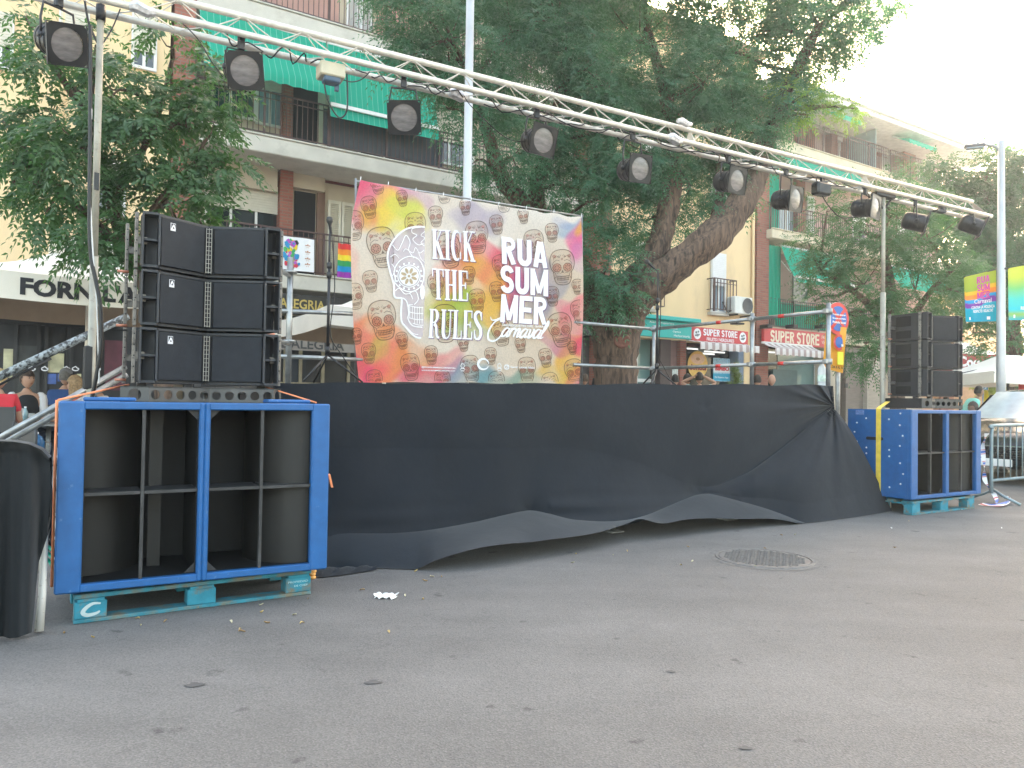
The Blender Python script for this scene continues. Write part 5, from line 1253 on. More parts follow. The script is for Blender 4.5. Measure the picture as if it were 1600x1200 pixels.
def shadow_word(txt, style, TL, TR, BR, BL):
    I = Ink(.015); f = quad(TL, TR, BR, BL)
    for qd in word(txt, style): I.poly([z8(f(*p)[0] + 7, f(*p)[1] + 7) for p in qd])
    I.m.build('letter_shadow', I_purple, cloth)
WDS = [('KICK', 'S', (538, 85), (852, 102), (855, 325), (542, 302)), ('THE', 'S', (540, 372), (806, 392), (806, 614), (545, 600)), ('RULES', 'S', (522, 670), (916, 688), (912, 900), (512, 884)),
       ('RUA', 'B', (1052, 138), (1388, 184), (1390, 374), (1056, 338)), ('SUM', 'B', (1044, 348), (1395, 386), (1394, 580), (1044, 548)), ('MER', 'B', (1052, 562), (1387, 590), (1384, 790), (1042, 768))]
for txt, sty, a, b, c, d in WDS:
    shadow_word(txt, sty, a, b, c, d); lett('x', txt, sty, a, b, c, d).m.build('lettering', M_white, cloth)
m = MB(); f = quad((1060, 782), (1392, 796), (1392, 814), (1060, 800)); put_text(m, 'LES ROQUETES DEL GARRAF', lambda x, y: bn(*cpx(*z8(*f(x, y))), .026), .02); m.build('small_lettering', M_white, cloth)
# script word
I = Ink(.024)
def sc_(pts, w=9, fn=None): I.stroke([z8(p.x, p.y) for p in crv(pts, 5)], fn or (lambda q: (w * (.45 + .75 * math.sin(math.pi * q))) * .75))
sc_([(972, 728), (980, 752), (1010, 752), (1045, 738), (1068, 748), (1060, 790)], 8)
sc_([(1062, 745), (1010, 762), (970, 810), (952, 862), (962, 900), (995, 908), (1038, 880), (1062, 835)], 11)
def shl(x, y, x0, y0, s=1.0): return (x0 + x * s + (1 - y) * 22 * s, y0 - (1 - y) * -0 + y * 62 * s)
gl = {'a': [[(38, .08), (18, .0), (0, .45), (4, .95), (22, .9), (38, .3)], [(44, 0), (36, .6), (40, 1), (54, .85)]], 'r': [[(4, 0), (0, 1)], [(2, .6), (12, .1), (26, .02), (30, .2)]],
      'n': [[(4, 0), (0, 1)], [(2, .6), (16, .05), (30, .08), (26, .6), (28, 1), (42, .85)]], 'v': [[(0, .05), (10, .1), (10, .95), (26, .85), (36, .3), (34, 0), (46, .15)]], 'l': [[(0, .6), (14, .1), (26, -.6), (20, -1.0), (10, -.5), (2, .5), (4, 1), (24, .8)]]}
x0 = 1050
for i, ch in enumerate('arnaval'):
    for st_ in gl[ch]: sc_([shl(px_, py_, x0, 812 + i * 2.5) for px_, py_ in st_], 13 if ch != 'l' else 12)
    x0 += {'a': 52, 'r': 36, 'n': 46, 'v': 46, 'l': 30}[ch]
I.m.build('script_lettering', M_white, cloth)
m = MB()
for txt, a, b, c, d in (('@RUASUMMERCARNAVAL', (418, 1066), (609, 1073), (609, 1083), (418, 1078)), ('WWW.RUASUMMERCARNAVAL.CAT', (418, 1085), (604, 1089), (604, 1096), (418, 1093)), ('canal blau', (958, 1066), (1042, 1068), (1042, 1080), (958, 1078)), ('Garraf', (908, 1064), (950, 1066), (950, 1078), (908, 1076))):
    f = quad(a, b, c, d); put_text(m, txt, lambda x, y: bn(*cpx(*f(x, y)), .022), .02)
m.build('small_lettering', M_white, cloth)
I = Ink(.022); I.stroke(circ2(760, 1055, 29, n=24, a0=20, a1=360), lambda q: 4 + 9 * math.sin(math.pi * q)); I.stroke(circ2(888, 1071, 12, n=14), 5); I.stroke([(886, 1078), (892, 1064)], 4)
for x in (645, 848):
    I.stroke(circ2(x, 1064, 10, 12, 12), 3); I.stroke([(x - 14, 1084), (x, 1076), (x + 14, 1084)], 4); I.stroke([(x - 10, 1092), (x + 10, 1092)], 4)
I.m.build('round_mark', M_white, cloth)
m = MB()
for k in range(9):
    u = k / 8; x, y = bn_edge(u, 0); m.tube([bn(x, y + 2, .0), bn(x + 1, y - 5, -.06)], .004, 5)
m.build('cord', M_paper, banner)
# banner frame: scaffold tubes behind it
bf = thing('scaffold_frame', 'tube frame behind the skull banner', 'scaffold', PL(735, 598, FS, BW - .08))
m = MB(); m.tube([PL(556, 283, FS, BW - .08), PL(911, 338, FS, BW - .08)], .012, 8); m.build('top_tube', M_steel, bf)
for a, b in (((556, 279), (556, 600)), ((909, 336), (909, 600))): m = MB(); m.tube([PL(*a, FS, BW - .08), PL(*b, FS, BW - .08)], .014, 8); m.build('upright', M_steel, bf)
# ------------------------------------------------------------------ stage rails (scaffold tubes at the back and right side)
bkL = SP(s_ := stg(452, 480, BW)[0], BW, 0)
def post_rail():
    cr = SP(SR - .05, 0, 0)                                   # front right corner
    def side(px, d):                                          # point on the right side line at depth d
        return cr + V * d
    ts = thing('stage_railing', 'galvanised scaffold guard rail with red tape bands round the right stage edge', 'railing', cr + Vector((0, 0, 1.25)))
    posts = [(cr + V * .02, 2.26, 1.24), (cr + V * 1.05, 2.24, 1.24), (cr + V * 2.75, 2.22, 1.24)]
    for i, (p, zt_, zb) in enumerate(posts):
        m = MB(); m.tube([p + Z3 * zb, p + Z3 * zt_], .025 if i < 2 else .024, 10)
        pt = m.build('post', M_steel, ts)
        for z in (2.17, 1.62):
            m = MB(); m.lathe([(.03, -.03), (.042, -.03), (.042, .03), (.03, .03)], p + Z3 * z, Z3, 12); m.box(p + Z3 * z - U * .05, (.05, .05, .05), (U, V, Z3), .005); m.build('coupler', M_steel, pt)
    q = posts[2][0]; back = q - U * 1.45
    for a, b, nm in ((posts[0][0], posts[1][0], 1), (posts[1][0], posts[2][0], 1), (posts[2][0], back, 0)):
        for z in (2.17, 1.62):
            m = MB(); m.tube([a + Z3 * z + (b - a) * .03, b + Z3 * z - (b - a) * .03], .0215, 8); rl = m.build('rail', M_steel, ts)
            if nm:
                m = MB(); c = a + (b - a) * (.55 if nm and (b - a).length < 1.2 else .28) + Z3 * z; m.tube([c, c + (b - a).normalized() * .08], .0225, 10); m.build('tape_band', M_red, rl)
    m = MB(); p = posts[1][0]; m.tube([p + Z3 * 1.25, p + Z3 * 1.31], .027, 10); m.build('tape_band', M_red, ts)
    # left part
    tl = thing('stage_railing', 'galvanised scaffold post and rails at the left stage end beside the near loudspeakers', 'railing', bkL + Z3 * 1.25)
    p = PL(452, 500, FS, BW); p.z = 0
    m = MB(); m.tube([p + Z3 * 1.2, p + Z3 * (PL(452, 402, FS, BW).z)], .031, 10); pt = m.build('post', M_steel, tl)
    for y in (425, 533):
        m = MB(); zz = PL(452, y, FS, BW).z; m.lathe([(.03, -.01), (.07, -.01), (.07, .01), (.03, .01)], p + Z3 * zz, Z3, 14); m.build('coupler', M_steel, pt)
    for y in (485, 556):
        a = PL(425, y, FS, BW); b = PL(566, y + 6, FS, BW); m = MB(); m.tube([a, b], .023, 8); m.build('rail', M_steel, tl)
    for y in (431, 537):
        a = PL(452, y, FS, BW); b = a - U * .5 - N * -.9 - Z3 * .02; m = MB(); m.tube([a, b], .023, 8); m.build('rail', M_steel, tl)
post_rail()
# stair hand rails at the left of the stage
def tube_thing(name, label, cat, a, b, r, mt, n=10, grp=None):
    m = MB(); m.tube([a, b], r, n); o = m.build(name, mt, origin=a); tag(o, label, cat, grp); return o
tube_thing('handrail', 'thick paint chipped diagonal hand rail tube left of the near loudspeakers', 'handrail', W(-30, 602, 5.7), W(200, 494, 6.3), .033, M_chip)
tube_thing('handrail', 'thin dark tube just below the chipped hand rail', 'handrail', W(-30, 616, 5.75), W(80, 560, 5.95), .010, M_black)
tube_thing('handrail', 'upper smooth grey diagonal tube behind the near blue cabinet', 'handrail', W(-30, 701, 5.6), W(196, 573, 6.4), .024, M_steel)
tube_thing('handrail', 'lower smooth grey diagonal tube behind the near blue cabinet', 'handrail', W(-8, 701, 5.7), W(198, 586, 6.5), .024, M_steel)

# ------------------------------------------------------------------ truss
TA = W(175, 3, 5.15); TB = W(1549, 338, 9.9); TD = (TB - TA).normalized()
TA = TA - TD * 1.6
TH = Vector((TD.x, TD.y, 0)).normalized(); TN = Vector((-TH.y, TH.x, 0))
s_tr = .205; LT = (TB - TA).length
ofsT = {'f': Vector((0, 0, 0)), 'b': TN * s_tr, 't': TN * s_tr / 2 + Z3 * s_tr * .866}
truss = thing('lighting_truss', 'pale aluminium triangular truss spanning above the stage carrying the stage lamps', 'truss', (TA + TB) / 2)
for k in 'fbt':
    m = MB(); e = TB if k != 't' else TB - TD * .25
    m.tube([TA + ofsT[k], e + ofsT[k]], .0255, 12); m.build('chord', M_alu, truss)
nb = int(LT / .225)
for fc, (a, b) in enumerate((('f', 't'), ('b', 't'), ('f', 'b'))):
    m = MB(); pts = []
    for i in range(nb + 1):
        p = TA + TD * min(LT - (.3 if i == nb else 0), i * .225) + ofsT[a if i % 2 == 0 else b]; pts.append(p)
    m.tube(pts, .0055, 6, sm=False); m.build('lattice', M_alu, truss)
for q in (.575, .80, .999):
    p = TA + TD * (LT * q); m = MB(); m.prism([p + ofsT['f'], p + ofsT['b'], p + ofsT['t'] - TD * (.25 if q > .9 else 0)], TD * .008); m.build('end_plate' if q > .9 else 'joint_plate', M_alu, truss)
def tpt(px):
    """point on the front chord under pixel column px"""
    d = ray(px, 300); a = Vector((d.x, d.y)); 
    t = (TA.x * a.y - TA.y * a.x) / (TD.y * a.x - TD.x * a.y); return TA + TD * t
def WT(px, py, d=.08): return W(px, py, tpt(px).y + d)
# cables running along the back chord
tcab = thing('cable', 'black power cables looped along the lighting truss', 'cable', tpt(800))
m = MB()
for s0_, s1_, sd_ in ((350, 520, 1), (560, 700, 2), (650, 900, 3), (840, 1010, 4), (980, 1220, 5), (1040, 1330, 6), (1240, 1440, 7), (1100, 1300, 8), (700, 1100, 9)):
    rnd = random.Random(sd_); pts = []
    a, b = tpt(s0_), tpt(s1_); n_ = 14
    for i in range(n_ + 1):
        p = a + (b - a) * (i / n_) + ofsT['b'] * rnd.uniform(.3, 1.1) + Z3 * rnd.uniform(-.05, .04); pts.append(p)
    m.tube(crv(pts, 3), .006, 5)
m.build('strand', M_cable, tcab)
m = MB(); m.tube(crv([WT(506, 110), WT(508, 140), WT(516, 165), WT(530, 184), WT(541, 175), WT(543, 150), WT(542, 115)], 6), .007, 5)
m.build('hanging_loop', M_cable, tcab)
m = MB(); m.tube(crv([WT(530, 122), WT(548, 128), WT(565, 124), WT(578, 112)], 6), .005, 5); m.build('hanging_loop', M_cable, tcab)
m = MB(); m.tube(crv([tpt(1275) + Z3 * -.05, WT(1282, 300), WT(1295, 322), WT(1315, 340), WT(1345, 338)], 6), .006, 5); m.build('hanging_loop', M_cable, tcab)
m = MB(); m.tube(crv([WT(725, 150), WT(740, 170), WT(790, 215), WT(826, 222)], 6), .004, 5); m.build('hanging_loop', M_cable, tcab)
m = MB(); m.tube(crv([WT(285, 36), WT(310, 62), WT(330, 95), WT(348, 120)], 6), .005, 5); m.build('hanging_loop', M_cable, tcab)
# junction box
p = tpt(518) + ofsT['b'] * .5 + Z3 * -.09
jb = thing('junction_box', 'beige junction box hanging under the truss above the green awnings', 'junction box', p)
m = MB(); m.box(p, (.20, .16, .11), (TH, TN, Z3), .01); m.build('casing', mat('box_beige', (.50, .46, .34), .6, var=.1), jb)
m = MB(); m.box(p - Z3 * .075 - TN * .02, (.13, .10, .05), (TH, TN, Z3), .01); m.box(p - Z3 * .11 + TH * .05, (.03, .03, .06), (TH, TN, Z3)); m.build('socket', mat('socket_blue', (.05, .09, .14), .5), jb)
# tape wraps
for px, off, r_ in ((219, 0.0, .045), (728, .8, .055), (1055, .0, .05), (1072, .1, .035)):
    p = tpt(px) + ofsT['b'] * off + (Z3 * .2 if px == 1072 else Vector()); m = MB(); m.tube([p - TH * .10, p - TH * .05 + Z3 * .01, p + TH * .02 - Z3 * .012, p + TH * .08], [r_ * .6, r_, r_ * .9, r_ * .5], 8, sm=False)
    o = m.build('foil_wrap', mat('foil', (.62, .62, .63), .35, .5, var=.3, vscale=30), origin=p); tag(o, {219: 'silver taped joint on the truss right of the near mast', 728: 'crumpled silver tape where the truss passes the tall pole', 1055: 'silver tape knot on the middle of the truss before the big limb', 1072: 'small silver tape wrap on the upper chord of the truss'}[px], 'tape')
# masts
M_mast = mat('mast_grey', (.36, .34, .28), .6, .2, var=.15, vscale=9, col2=(.16, .14, .11), c2=(.58, .75), c2scale=20)
mast = thing('truss_mast', 'worn grey mast holding up the near left end of the truss', 'mast', W(150, 600, 5.12) * 1)
p = W(150, 300, tpt(150).y + .1); p0 = Vector((p.x, p.y, 0)); mast.location = p0; hm = tpt(150).z - .04
m = MB(); m.tube([p0 + Z3 * .1, p0 + Z3 * 2.1], .027, 10); m.build('lower_tube', M_mast, mast)
m = MB(); m.tube([p0 + Z3 * 2.1, p0 + Z3 * hm], .023, 10); m.build('upper_tube', M_mast, mast)
m = MB(); m.box(p0 + Z3 * 2.62 - V * .025, (.03, .012, .12), (U, V, Z3)); m.box(p0 + Z3 * 1.33 - U * .02, (.06, .06, .30), (U, V, Z3), .01); m.build('bracket', M_black, mast)
m = MB(); m.tube([p0 + Z3 * (hm - .06), p0 + Z3 * (hm + .05)], .032, 10); m.tube(crv([p0 + Z3 * (hm - .25), p0 + Z3 * (hm - .1) - U * .07, p0 + Z3 * (hm + .06) - U * .1], 4), .008, 6); m.tube(crv([p0 + Z3 * (hm - .25), p0 + Z3 * (hm - .1) + U * .07, p0 + Z3 * (hm + .06) + U * .12], 4), .005, 6); m.build('head', M_black, mast)
for a in range(3):
    d = Vector((math.cos(a * 2.094 + .5), math.sin(a * 2.094 + .5), 0)); m = MB(); m.tube([p0 + Z3 * .75, p0 + d * .55 + Z3 * .02], .016, 6); m.build('leg', M_alu, mast)
c = thing('cable', 'black and white cables running down the near mast', 'cable', p0 + Z3 * 1.4)
m = MB(); m.tube(crv([W(141, 40, 5.0), W(141, 200, 5.0), W(140, 300, 5.0), W(141, 390, 5.0), W(150, 440, 5.0), W(157, 480, 5.0), W(158, 540, 5.0), W(150, 590, 5.0), W(143, 625, 5.0)], 5), .013, 6); m.build('black_strand', M_cable, c)
m = MB(); m.tube(crv([W(143, 170, 5.0), W(141, 300, 5.0), W(146, 410, 5.0), W(151, 470, 5.0), W(154, 560, 5.0), W(155, 600, 5.0)], 5), .005, 6); m.build('white_strand', M_cablew, c)
pR = W(1380, 400, tpt(1380).y + .1); hr = tpt(1380).z - .06; pR0 = Vector((pR.x, pR.y, 0))
mast = thing('truss_mast', 'slim grey mast under the far right end of the truss behind the right speaker stack', 'mast', pR0)
m = MB(); m.tube([pR0 + Z3 * .1, pR0 + Z3 * 2.5], .030, 10); m.build('lower_tube', M_mast, mast)
m = MB(); m.tube([pR0 + Z3 * 2.5, pR0 + Z3 * hr], .023, 10); m.build('upper_tube', M_mast, mast)
m = MB(); m.box(pR0 + Z3 * (hr + .02), (.34, .10, .05), (TH, TN, Z3), .01); m.tube([pR0 + Z3 * (hr - .15), pR0 + Z3 * (hr + .02) + TH * .17], .012, 6); m.tube([pR0 + Z3 * (hr - .15), pR0 + Z3 * (hr + .02) - TH * .17], .012, 6); m.build('head', M_black, mast)
for a in range(3):
    d = Vector((math.cos(a * 2.094 + .2), math.sin(a * 2.094 + .2), 0)); m = MB(); m.tube([pR0 + Z3 * .75, pR0 + d * .6 + Z3 * .02], .016, 6); m.build('leg', M_alu, mast)

# ------------------------------------------------------------------ par cans
def make_can():
    t = thing('stage_lamp', 'x', 'stage lamp', (0, 0, 0), 0, 'black stage lamps hung from the truss')
    # housing local: axis +x is the beam; origin at pivot
    h = MB(); R_ = .098
    h.lathe([(0.02, -.150), (.060, -.146), (.088, -.134), (.100, -.115), (.105, -.085), (.105, .10), (.108, .104), (.108, .112), (.098, .112), (.090, .02), (.0, .0)], (0, 0, 0), (1, 0, 0), 28)
    for x in (-.08, -.03, .03, .07): h.lathe([(.105, x - .004), (.109, x), (.105, x + .004)], (0, 0, 0), (1, 0, 0), 28)
    ho = h.build('housing', M_can, t, local=True)
    g = MB(); hs = .132; q = 28
    ring = []; sq = []
    for i in range(q):
        an = 2 * math.pi * i / q; c_, s__ = math.cos(an), math.sin(an); mm_ = max(abs(c_), abs(s__)); ring.append((c_ * .107, s__ * .107)); sq.append((c_ / mm_ * hs, s__ / mm_ * hs))
    for x, fl in ((.125, 0), (.117, 1)):
        g.add([(x, a, b) for a, b in ring] + [(x, a, b) for a, b in sq], [(i, (i + 1) % q, q + (i + 1) % q, q + i) if fl else (q + i, q + (i + 1) % q, (i + 1) % q, i) for i in range(q)])
    for a, b, sy, sz in ((0, hs, hs * 2, .006), (0, -hs, hs * 2, .006)): g.box((.121, a, b), (.014, sy, sz))
    for a in (-hs, hs): g.box((.121, a, 0), (.014, .006, hs * 2))
    g.build('gel_frame', M_can, ho, local=True)
    l = MB(); l.lathe([(0.0, .124), (.06, .122), (.107, .116)], (0, 0, 0), (1, 0, 0), 24); l.build('lens', M_lens, ho, local=True)
    y = MB(); y.tube([(0, -.112, 0), (0, -.116, .10), (0, -.10, .185), (0, 0, .19), (0, .10, .185), (0, .116, .10), (0, .112, 0)], .008, 6)
    y.build('yoke', M_black, t, local=True)
    c = MB(); c.box((0, 0, .225), (.04, .05, .07), None, .006); c.tube([(0, 0, .19), (0, 0, .27)], .012, 6); c.lathe([(.026, -.02), (.034, -.02), (.034, .02), (.026, .02)], (0, 0, .285), (0, 1, 0), 12); c.build('clamp', M_black, t, local=True)
    for sg in (-1, 1):
        k = MB(); k.lathe([(.022, 0), (.022, .018), (0, .02)], (0, sg * .112, 0), (0, sg, 0), 10); k.build('knob', M_black, t, local=True)
    return t
can0 = make_can()
CANS = [(90, 65, 30, 22, 16), (376, 110, 16, 20, 12), (630, 183, 4, 22, 5), (838, 220, 34, 14, -3), (988, 265, 40, 10, 4), (1138, 283, 50, 10, 2), (1228, 312, 60, 8, 4), (1352, 325, 68, 6, 0), (1430, 347, 98, 16, 0), (1518, 352, 104, 24, 0)]
desc = ['black stage lamp with square gel frame, nearest one left of the near mast', 'black stage lamp facing the camera in front of the left green awning', 'black stage lamp facing the camera over the longer green awning with white bar',
        'stage lamp hanging in front of the slim tree limb above the banner', 'stage lamp against dark foliage between the two big limbs', 'stage lamp with square frame just above the leaning right limb',
        'stage lamp turned sideways in front of the brick balcony building', 'stage lamp seen from the side next to the far mast', 'dark stage lamp aimed right, just beyond the far mast', 'stage lamp aimed away at the very end of the truss']
def hang(px, py):
    p = tpt(px) + ofsT['b'] * .35; d = ray(px, py); t = Vector((p.x, p.y)).length / Vector((d.x, d.y)).length
    return C0 + d * t
for i, (px, py, ang, tilt, roll) in enumerate(CANS):
    o = can0 if i == 0 else copy_tree(can0)
    p = hang(px, py); o.location = p; o['label'] = desc[i]
    d = Vector((p.x, p.y, 0)).normalized(); base = math.atan2(-d.y, -d.x) + R(ang)       # towards the camera, swung towards +x
    o.rotation_euler = (0, 0, base)
    top = tpt(px) + ofsT['b'] * .35
    for k in kids(o):
        nm = k.name.split('.')[0]
        if nm == 'housing': k.rotation_euler = (R(roll), R(tilt), 0)
        if nm in ('clamp', ) :
            gap = (top.z - p.z) - .285; k.location = (0, 0, gap if abs(gap) < .25 else 0)
        if nm == 'yoke' : k.scale = (1, 1, max(.6, min(1.9, ((top.z - p.z) - .095) / .19)))
# small black effect lamp near the far mast
p = WT(1283, 296); m = MB(); m.box(p, (.22, .12, .14), (TH, TN, Z3), .02); m.tube([p, p + Z3 * .2], .015, 6); m.tube([p - TH * .14 + Z3 * .02, p - TH * .1 + Z3 * .06, p + TH * .1 + Z3 * .1], .012, 5)
o = m.build('stage_lamp', M_can, origin=p); tag(o, 'small boxy black effect lamp clamped under the truss near the far mast', 'stage lamp')
p = WT(1468, 330); m = MB(); m.box(p, (.20, .07, .05), (TH, TN, (Z3 + TH * .7).normalized()), .01); m.box(p + Z3 * .04 + TH * .05, (.08, .08, .10), (TH, TN, Z3), .02)
o = m.build('truss_clamp', M_can, origin=p); tag(o, 'black clamp bracket on the truss between the last two lamps', 'clamp')

# ------------------------------------------------------------------ microphone stands
def mic_stand(label, px, ytop, Y, ybase=598, boom=None):
    p = W(px, 596, Y); zb = 1.27; p0 = Vector((p.x, p.y, zb)); ztop = W(px, ytop, Y).z
    t = thing('microphone_stand', label, 'microphone stand', p0)
    m = MB(); m.tube([p0 + Z3 * .25, p0 + Z3 * (1.0 if boom is None else .95)], .013, 8); m.build('lower_tube', M_black, t)
    m = MB(); m.tube([p0 + Z3 * .9, Vector((p.x, p.y, ztop))], .008, 8); m.build('upper_tube', M_black, t)
    for z in (.28, .92, 1.0): m = MB(); m.lathe([(.012, -.03), (.022, -.02), (.022, .02), (.012, .03)], p0 + Z3 * z, Z3, 10); m.build('collar', M_black, t)
    for a in range(3):
        d = Vector((math.cos(a * 2.094 + .1), math.sin(a * 2.094 + .1), 0)); m = MB(); m.tube([p0 + Z3 * .24, p0 + d * .30 + Z3 * .01], .009, 6); m.build('leg', M_black, t)
    tp = Vector((p.x, p.y, ztop))
    if boom is None:
        m = MB(); ax = (Z3 + U * -.15 - V * .1).normalized(); m.lathe([(.011, -.10), (.013, -.04), (.017, -.02)], tp + ax * .05, ax, 12); m.build('microphone_body', M_black, t)
        m = MB(); m.lathe([(.017, -.02), (.026, -.005), (.028, .015), (.022, .035), (.0, .042)], tp + ax * .05, ax, 14); m.build('microphone_head', M_fin, t)
    else:
        q = W(*boom, Y); m = MB(); m.tube([tp, q], .007, 6); m.build('boom', M_black, t)
        ax = (q - tp).normalized(); m = MB(); m.lathe([(.011, -.02), (.015, .07)], q, ax, 10); m.build('microphone_body', M_black, t); m = MB(); m.lathe([(.015, .07), (.027, .085), (.027, .11), (0, .125)], q, ax, 12); m.build('microphone_head', M_fin, t)
    m = MB(); m.tube(crv([tp + U * .01, tp + U * .05 - Z3 * .5, tp + U * .02 - Z3 * .9, p0 + U * .12 + Z3 * .25, p0 + U * .3 + Z3 * .02], 6), .005, 5); m.build('cable', M_cable, t)
mic_stand('black microphone stand left of the skull banner', 511, 355, 6.4)
mic_stand('black microphone stand in front of the big tree trunk, right of the banner', 1026, 424, 8.3, boom=(1021, 418))
# water bottle on the stage corner
p = W(1284, 601, 8.35); p.z = 1.285; wb = thing('water_bottle', 'clear plastic water bottle with red cap on the stage corner', 'bottle', p)
mg = bpy.data.materials.new('pet_plastic'); mg.use_nodes = True; b = mg.node_tree.nodes['Principled BSDF']; b.inputs['Base Color'].default_value = (.75, .80, .82, 1); b.inputs['Roughness'].default_value = .15; b.inputs['Alpha'].default_value = .7
m = MB(); m.lathe([(0, 0), (.042, 0), (.045, .02), (.045, .09), (.040, .10), (.045, .11), (.046, .20), (.043, .22), (.046, .24), (.040, .275), (.018, .315), (.015, .335)], p, Z3, 18); m.build('body', mg, wb)
m = MB(); m.lathe([(.017, .333), (.017, .352), (0, .353)], p, Z3, 14); m.build('cap', M_red, wb)
m = MB(); m.lathe([(.0468, .12), (.0468, .195)], p, Z3, 18); m.build('paper_label', mat('bottle_label', (.55, .68, .6), .5, var=.4, vscale=20), wb)
# things on the stage floor edge seen just above the cloth: black box and dark lump by the banner
# ------------------------------------------------------------------ street lamp poles
def lamp_post(label, px, Y, r0, r1, h, arm=None, head=(.75, .30)):
    p = W(px, 600, Y); p0 = Vector((p.x, p.y, 0)); t = thing('street_lamp', label, 'street lamp', p0)
    m = MB(); m.tube([p0, p0 + Z3 * h * .33, p0 + Z3 * h], [r0, r0 * .92, r1], 16); m.build('pole', mat('pole_grey', (.50, .51, .52), .5, .4, var=.08, vscale=3), t)
    m = MB(); m.lathe([(r0 * 1.6, 0), (r0 * 1.6, .03), (r0 * 1.05, .06)], p0, Z3, 16); m.build('base_plate', M_steel, t)
    if arm:
        d, L = arm; e = p0 + Z3 * (h - .05) + d * L
        m = MB(); m.tube(crv([p0 + Z3 * (h - .25), p0 + Z3 * (h - .1) + d * L * .35, e], 6), .025, 8); m.build('arm', M_steel, t)
        m = MB(); m.box(e + d * head[0] * .47, (head[0], head[1], .07), (d, Z3.cross(d), Z3), .03); m.build('lamp_head', mat('lamp_dark', (.14, .14, .15), .5), t)
        m = MB(); m.box(e + d * head[0] * .47 - Z3 * .04, (head[0] * .8, head[1] * .7, .015), (d, Z3.cross(d), Z3)); m.build('lamp_glass', M_glassb, t)
    return p0
lamp_post('tall pale street lamp pole rising behind the skull banner and truss', 725, 9.4, .062, .05, 7.0, arm=(-U, .9))
pl = lamp_post('pale grey street lamp post at the far right carrying two festival banners', 1564, 13.5, .082, .055, 5.95, arm=(Vector((-.9, .35, 0)).normalized(), .25), head=(.34, .16))
# festival banners on the post
def fest(label, pts, Y, left):
    t = thing('street_banner', label, 'banner', W(pts[3][0] if left else pts[3][0], pts[3][1], Y))
    def f(x, y, o=0.0):
        a = (pts[0][0] + (pts[1][0] - pts[0][0]) * x, pts[0][1] + (pts[1][1] - pts[0][1]) * x); b = (pts[3][0] + (pts[2][0] - pts[3][0]) * x, pts[3][1] + (pts[2][1] - pts[3][1]) * x)
        q = (a[0] + (b[0] - a[0]) * (1 - y), a[1] + (b[1] - a[1]) * (1 - y)); return W(q[0], q[1], Y - .05 * math.sin(x * 5) - o)
    grid = [[f(i / 40, j / 50) for j in range(51)] for i in range(41)]
    m = MB(); m.grid(grid); c = m.build('cloth', M_fest, t)
    cols = []
    for i in range(41):
        for j in range(51):
            x, y = i / 40, j / 50; w_ = .06 * math.sin(x * 5 + .5)
            if left:
                bands = [(.0, (.0, .38, .55)), (.30, (.02, .42, .62)), (.34, (.20, .05, .40)), (.45, (.02, .35, .70)), (.52, (.80, .25, .03)), (.62, (.75, .45, .02)), (.70, (.30, .42, .04)), (1.2, (.45, .50, .05))]
            else: bands = [(.0, (.0, .45, .62)), (.12, (.25, .45, .08)), (.2, (.02, .48, .60)), (.45, (.05, .50, .50)), (.65, (.14, .45, .16)), (.85, (.40, .50, .06)), (1.2, (.5, .55, .05))]
            yy = y + w_ * (1 if y > .25 else .2); col = bands[0][1]
            for (a, ca_), (b_, cb_) in zip(bands, bands[1:]):
                if a <= yy < b_: col = ca_ if left and b_ < 1 else tuple(ca_[k] + (cb_[k] - ca_[k]) * (yy - a) / (b_ - a) for k in range(3))
            cols += [*col, 1]
    at = c.data.color_attributes.new('Col', 'FLOAT_COLOR', 'POINT'); at.data.foreach_set('color', cols)
    Mp = mat('letter_magenta', (.55, .04, .28), .6)
    g = lambda x0, x1, y0, y1: (lambda x, y: f(x0 + (x1 - x0) * x, y0 + (y1 - y0) * y, .012))
    m = MB()
    for txt, y0, y1 in (('RUA', .79, .93), ('SUM', .63, .77), ('MER', .47, .61)):
        h = g(.40, .80, y0, y1) if left else g(.60, 1.05, y0, y1)
        for qd in word(txt, 'B'): m.poly([h(*p) for p in qd])
    m.build('lettering', Mp, c)
    m = MB(); a = (.30, .85) if left else (.55, 1.15)
    put_text(m, 'Carnaval', g(a[0], a[1], .38, .47), .01)
    put_text(m, 'CONTRA LA VIOLENCIA' if left else 'PER UN OCI', g(.20 if left else .42, .95, .27, .33), .02); put_text(m, 'RESPECTE I IGUALTAT' if left else 'RESPECTUOS', g(.26 if left else .30, .9, .19, .25), .02)
    m.build('small_lettering', M_white, c)
    m = MB(); m.poly([g(.12, .8, .04, .10)(0, 0), g(.12, .8, .04, .10)(1, 0), g(.12, .8, .04, .10)(1, 1), g(.12, .8, .04, .10)(0, 1)]); m.build('white_strip', M_white, c)
    m = MB(); e = f(1, 1) if left else f(0, 1); m.tube([f(0, 1), f(1, 1)], .012, 6); e2 = f(1, 1) if left else f(0, 1); m.tube([e2, Vector((pl.x, pl.y, e2.z))], .02, 6); m.build('bracket', M_black, t)
M_fest = bpy.data.materials.new('festival_print'); M_fest.use_nodes = True; n = M_fest.node_tree; vcn = n.nodes.new('ShaderNodeVertexColor'); vcn.layer_name = 'Col'; n.links.new(vcn.outputs[0], n.nodes['Principled BSDF'].inputs['Base Color']); n.nodes['Principled BSDF'].inputs['Roughness'].default_value = .7
trn = n.nodes.new('ShaderNodeBsdfTranslucent'); n.links.new(vcn.outputs[0], trn.inputs[0]); msn = n.nodes.new('ShaderNodeMixShader'); msn.inputs[0].default_value = .4; n.links.new(n.nodes['Principled BSDF'].outputs[0], msn.inputs[1]); n.links.new(trn.outputs[0], msn.inputs[2]); n.links.new(msn.outputs[0], n.nodes['Material Output'].inputs[0])
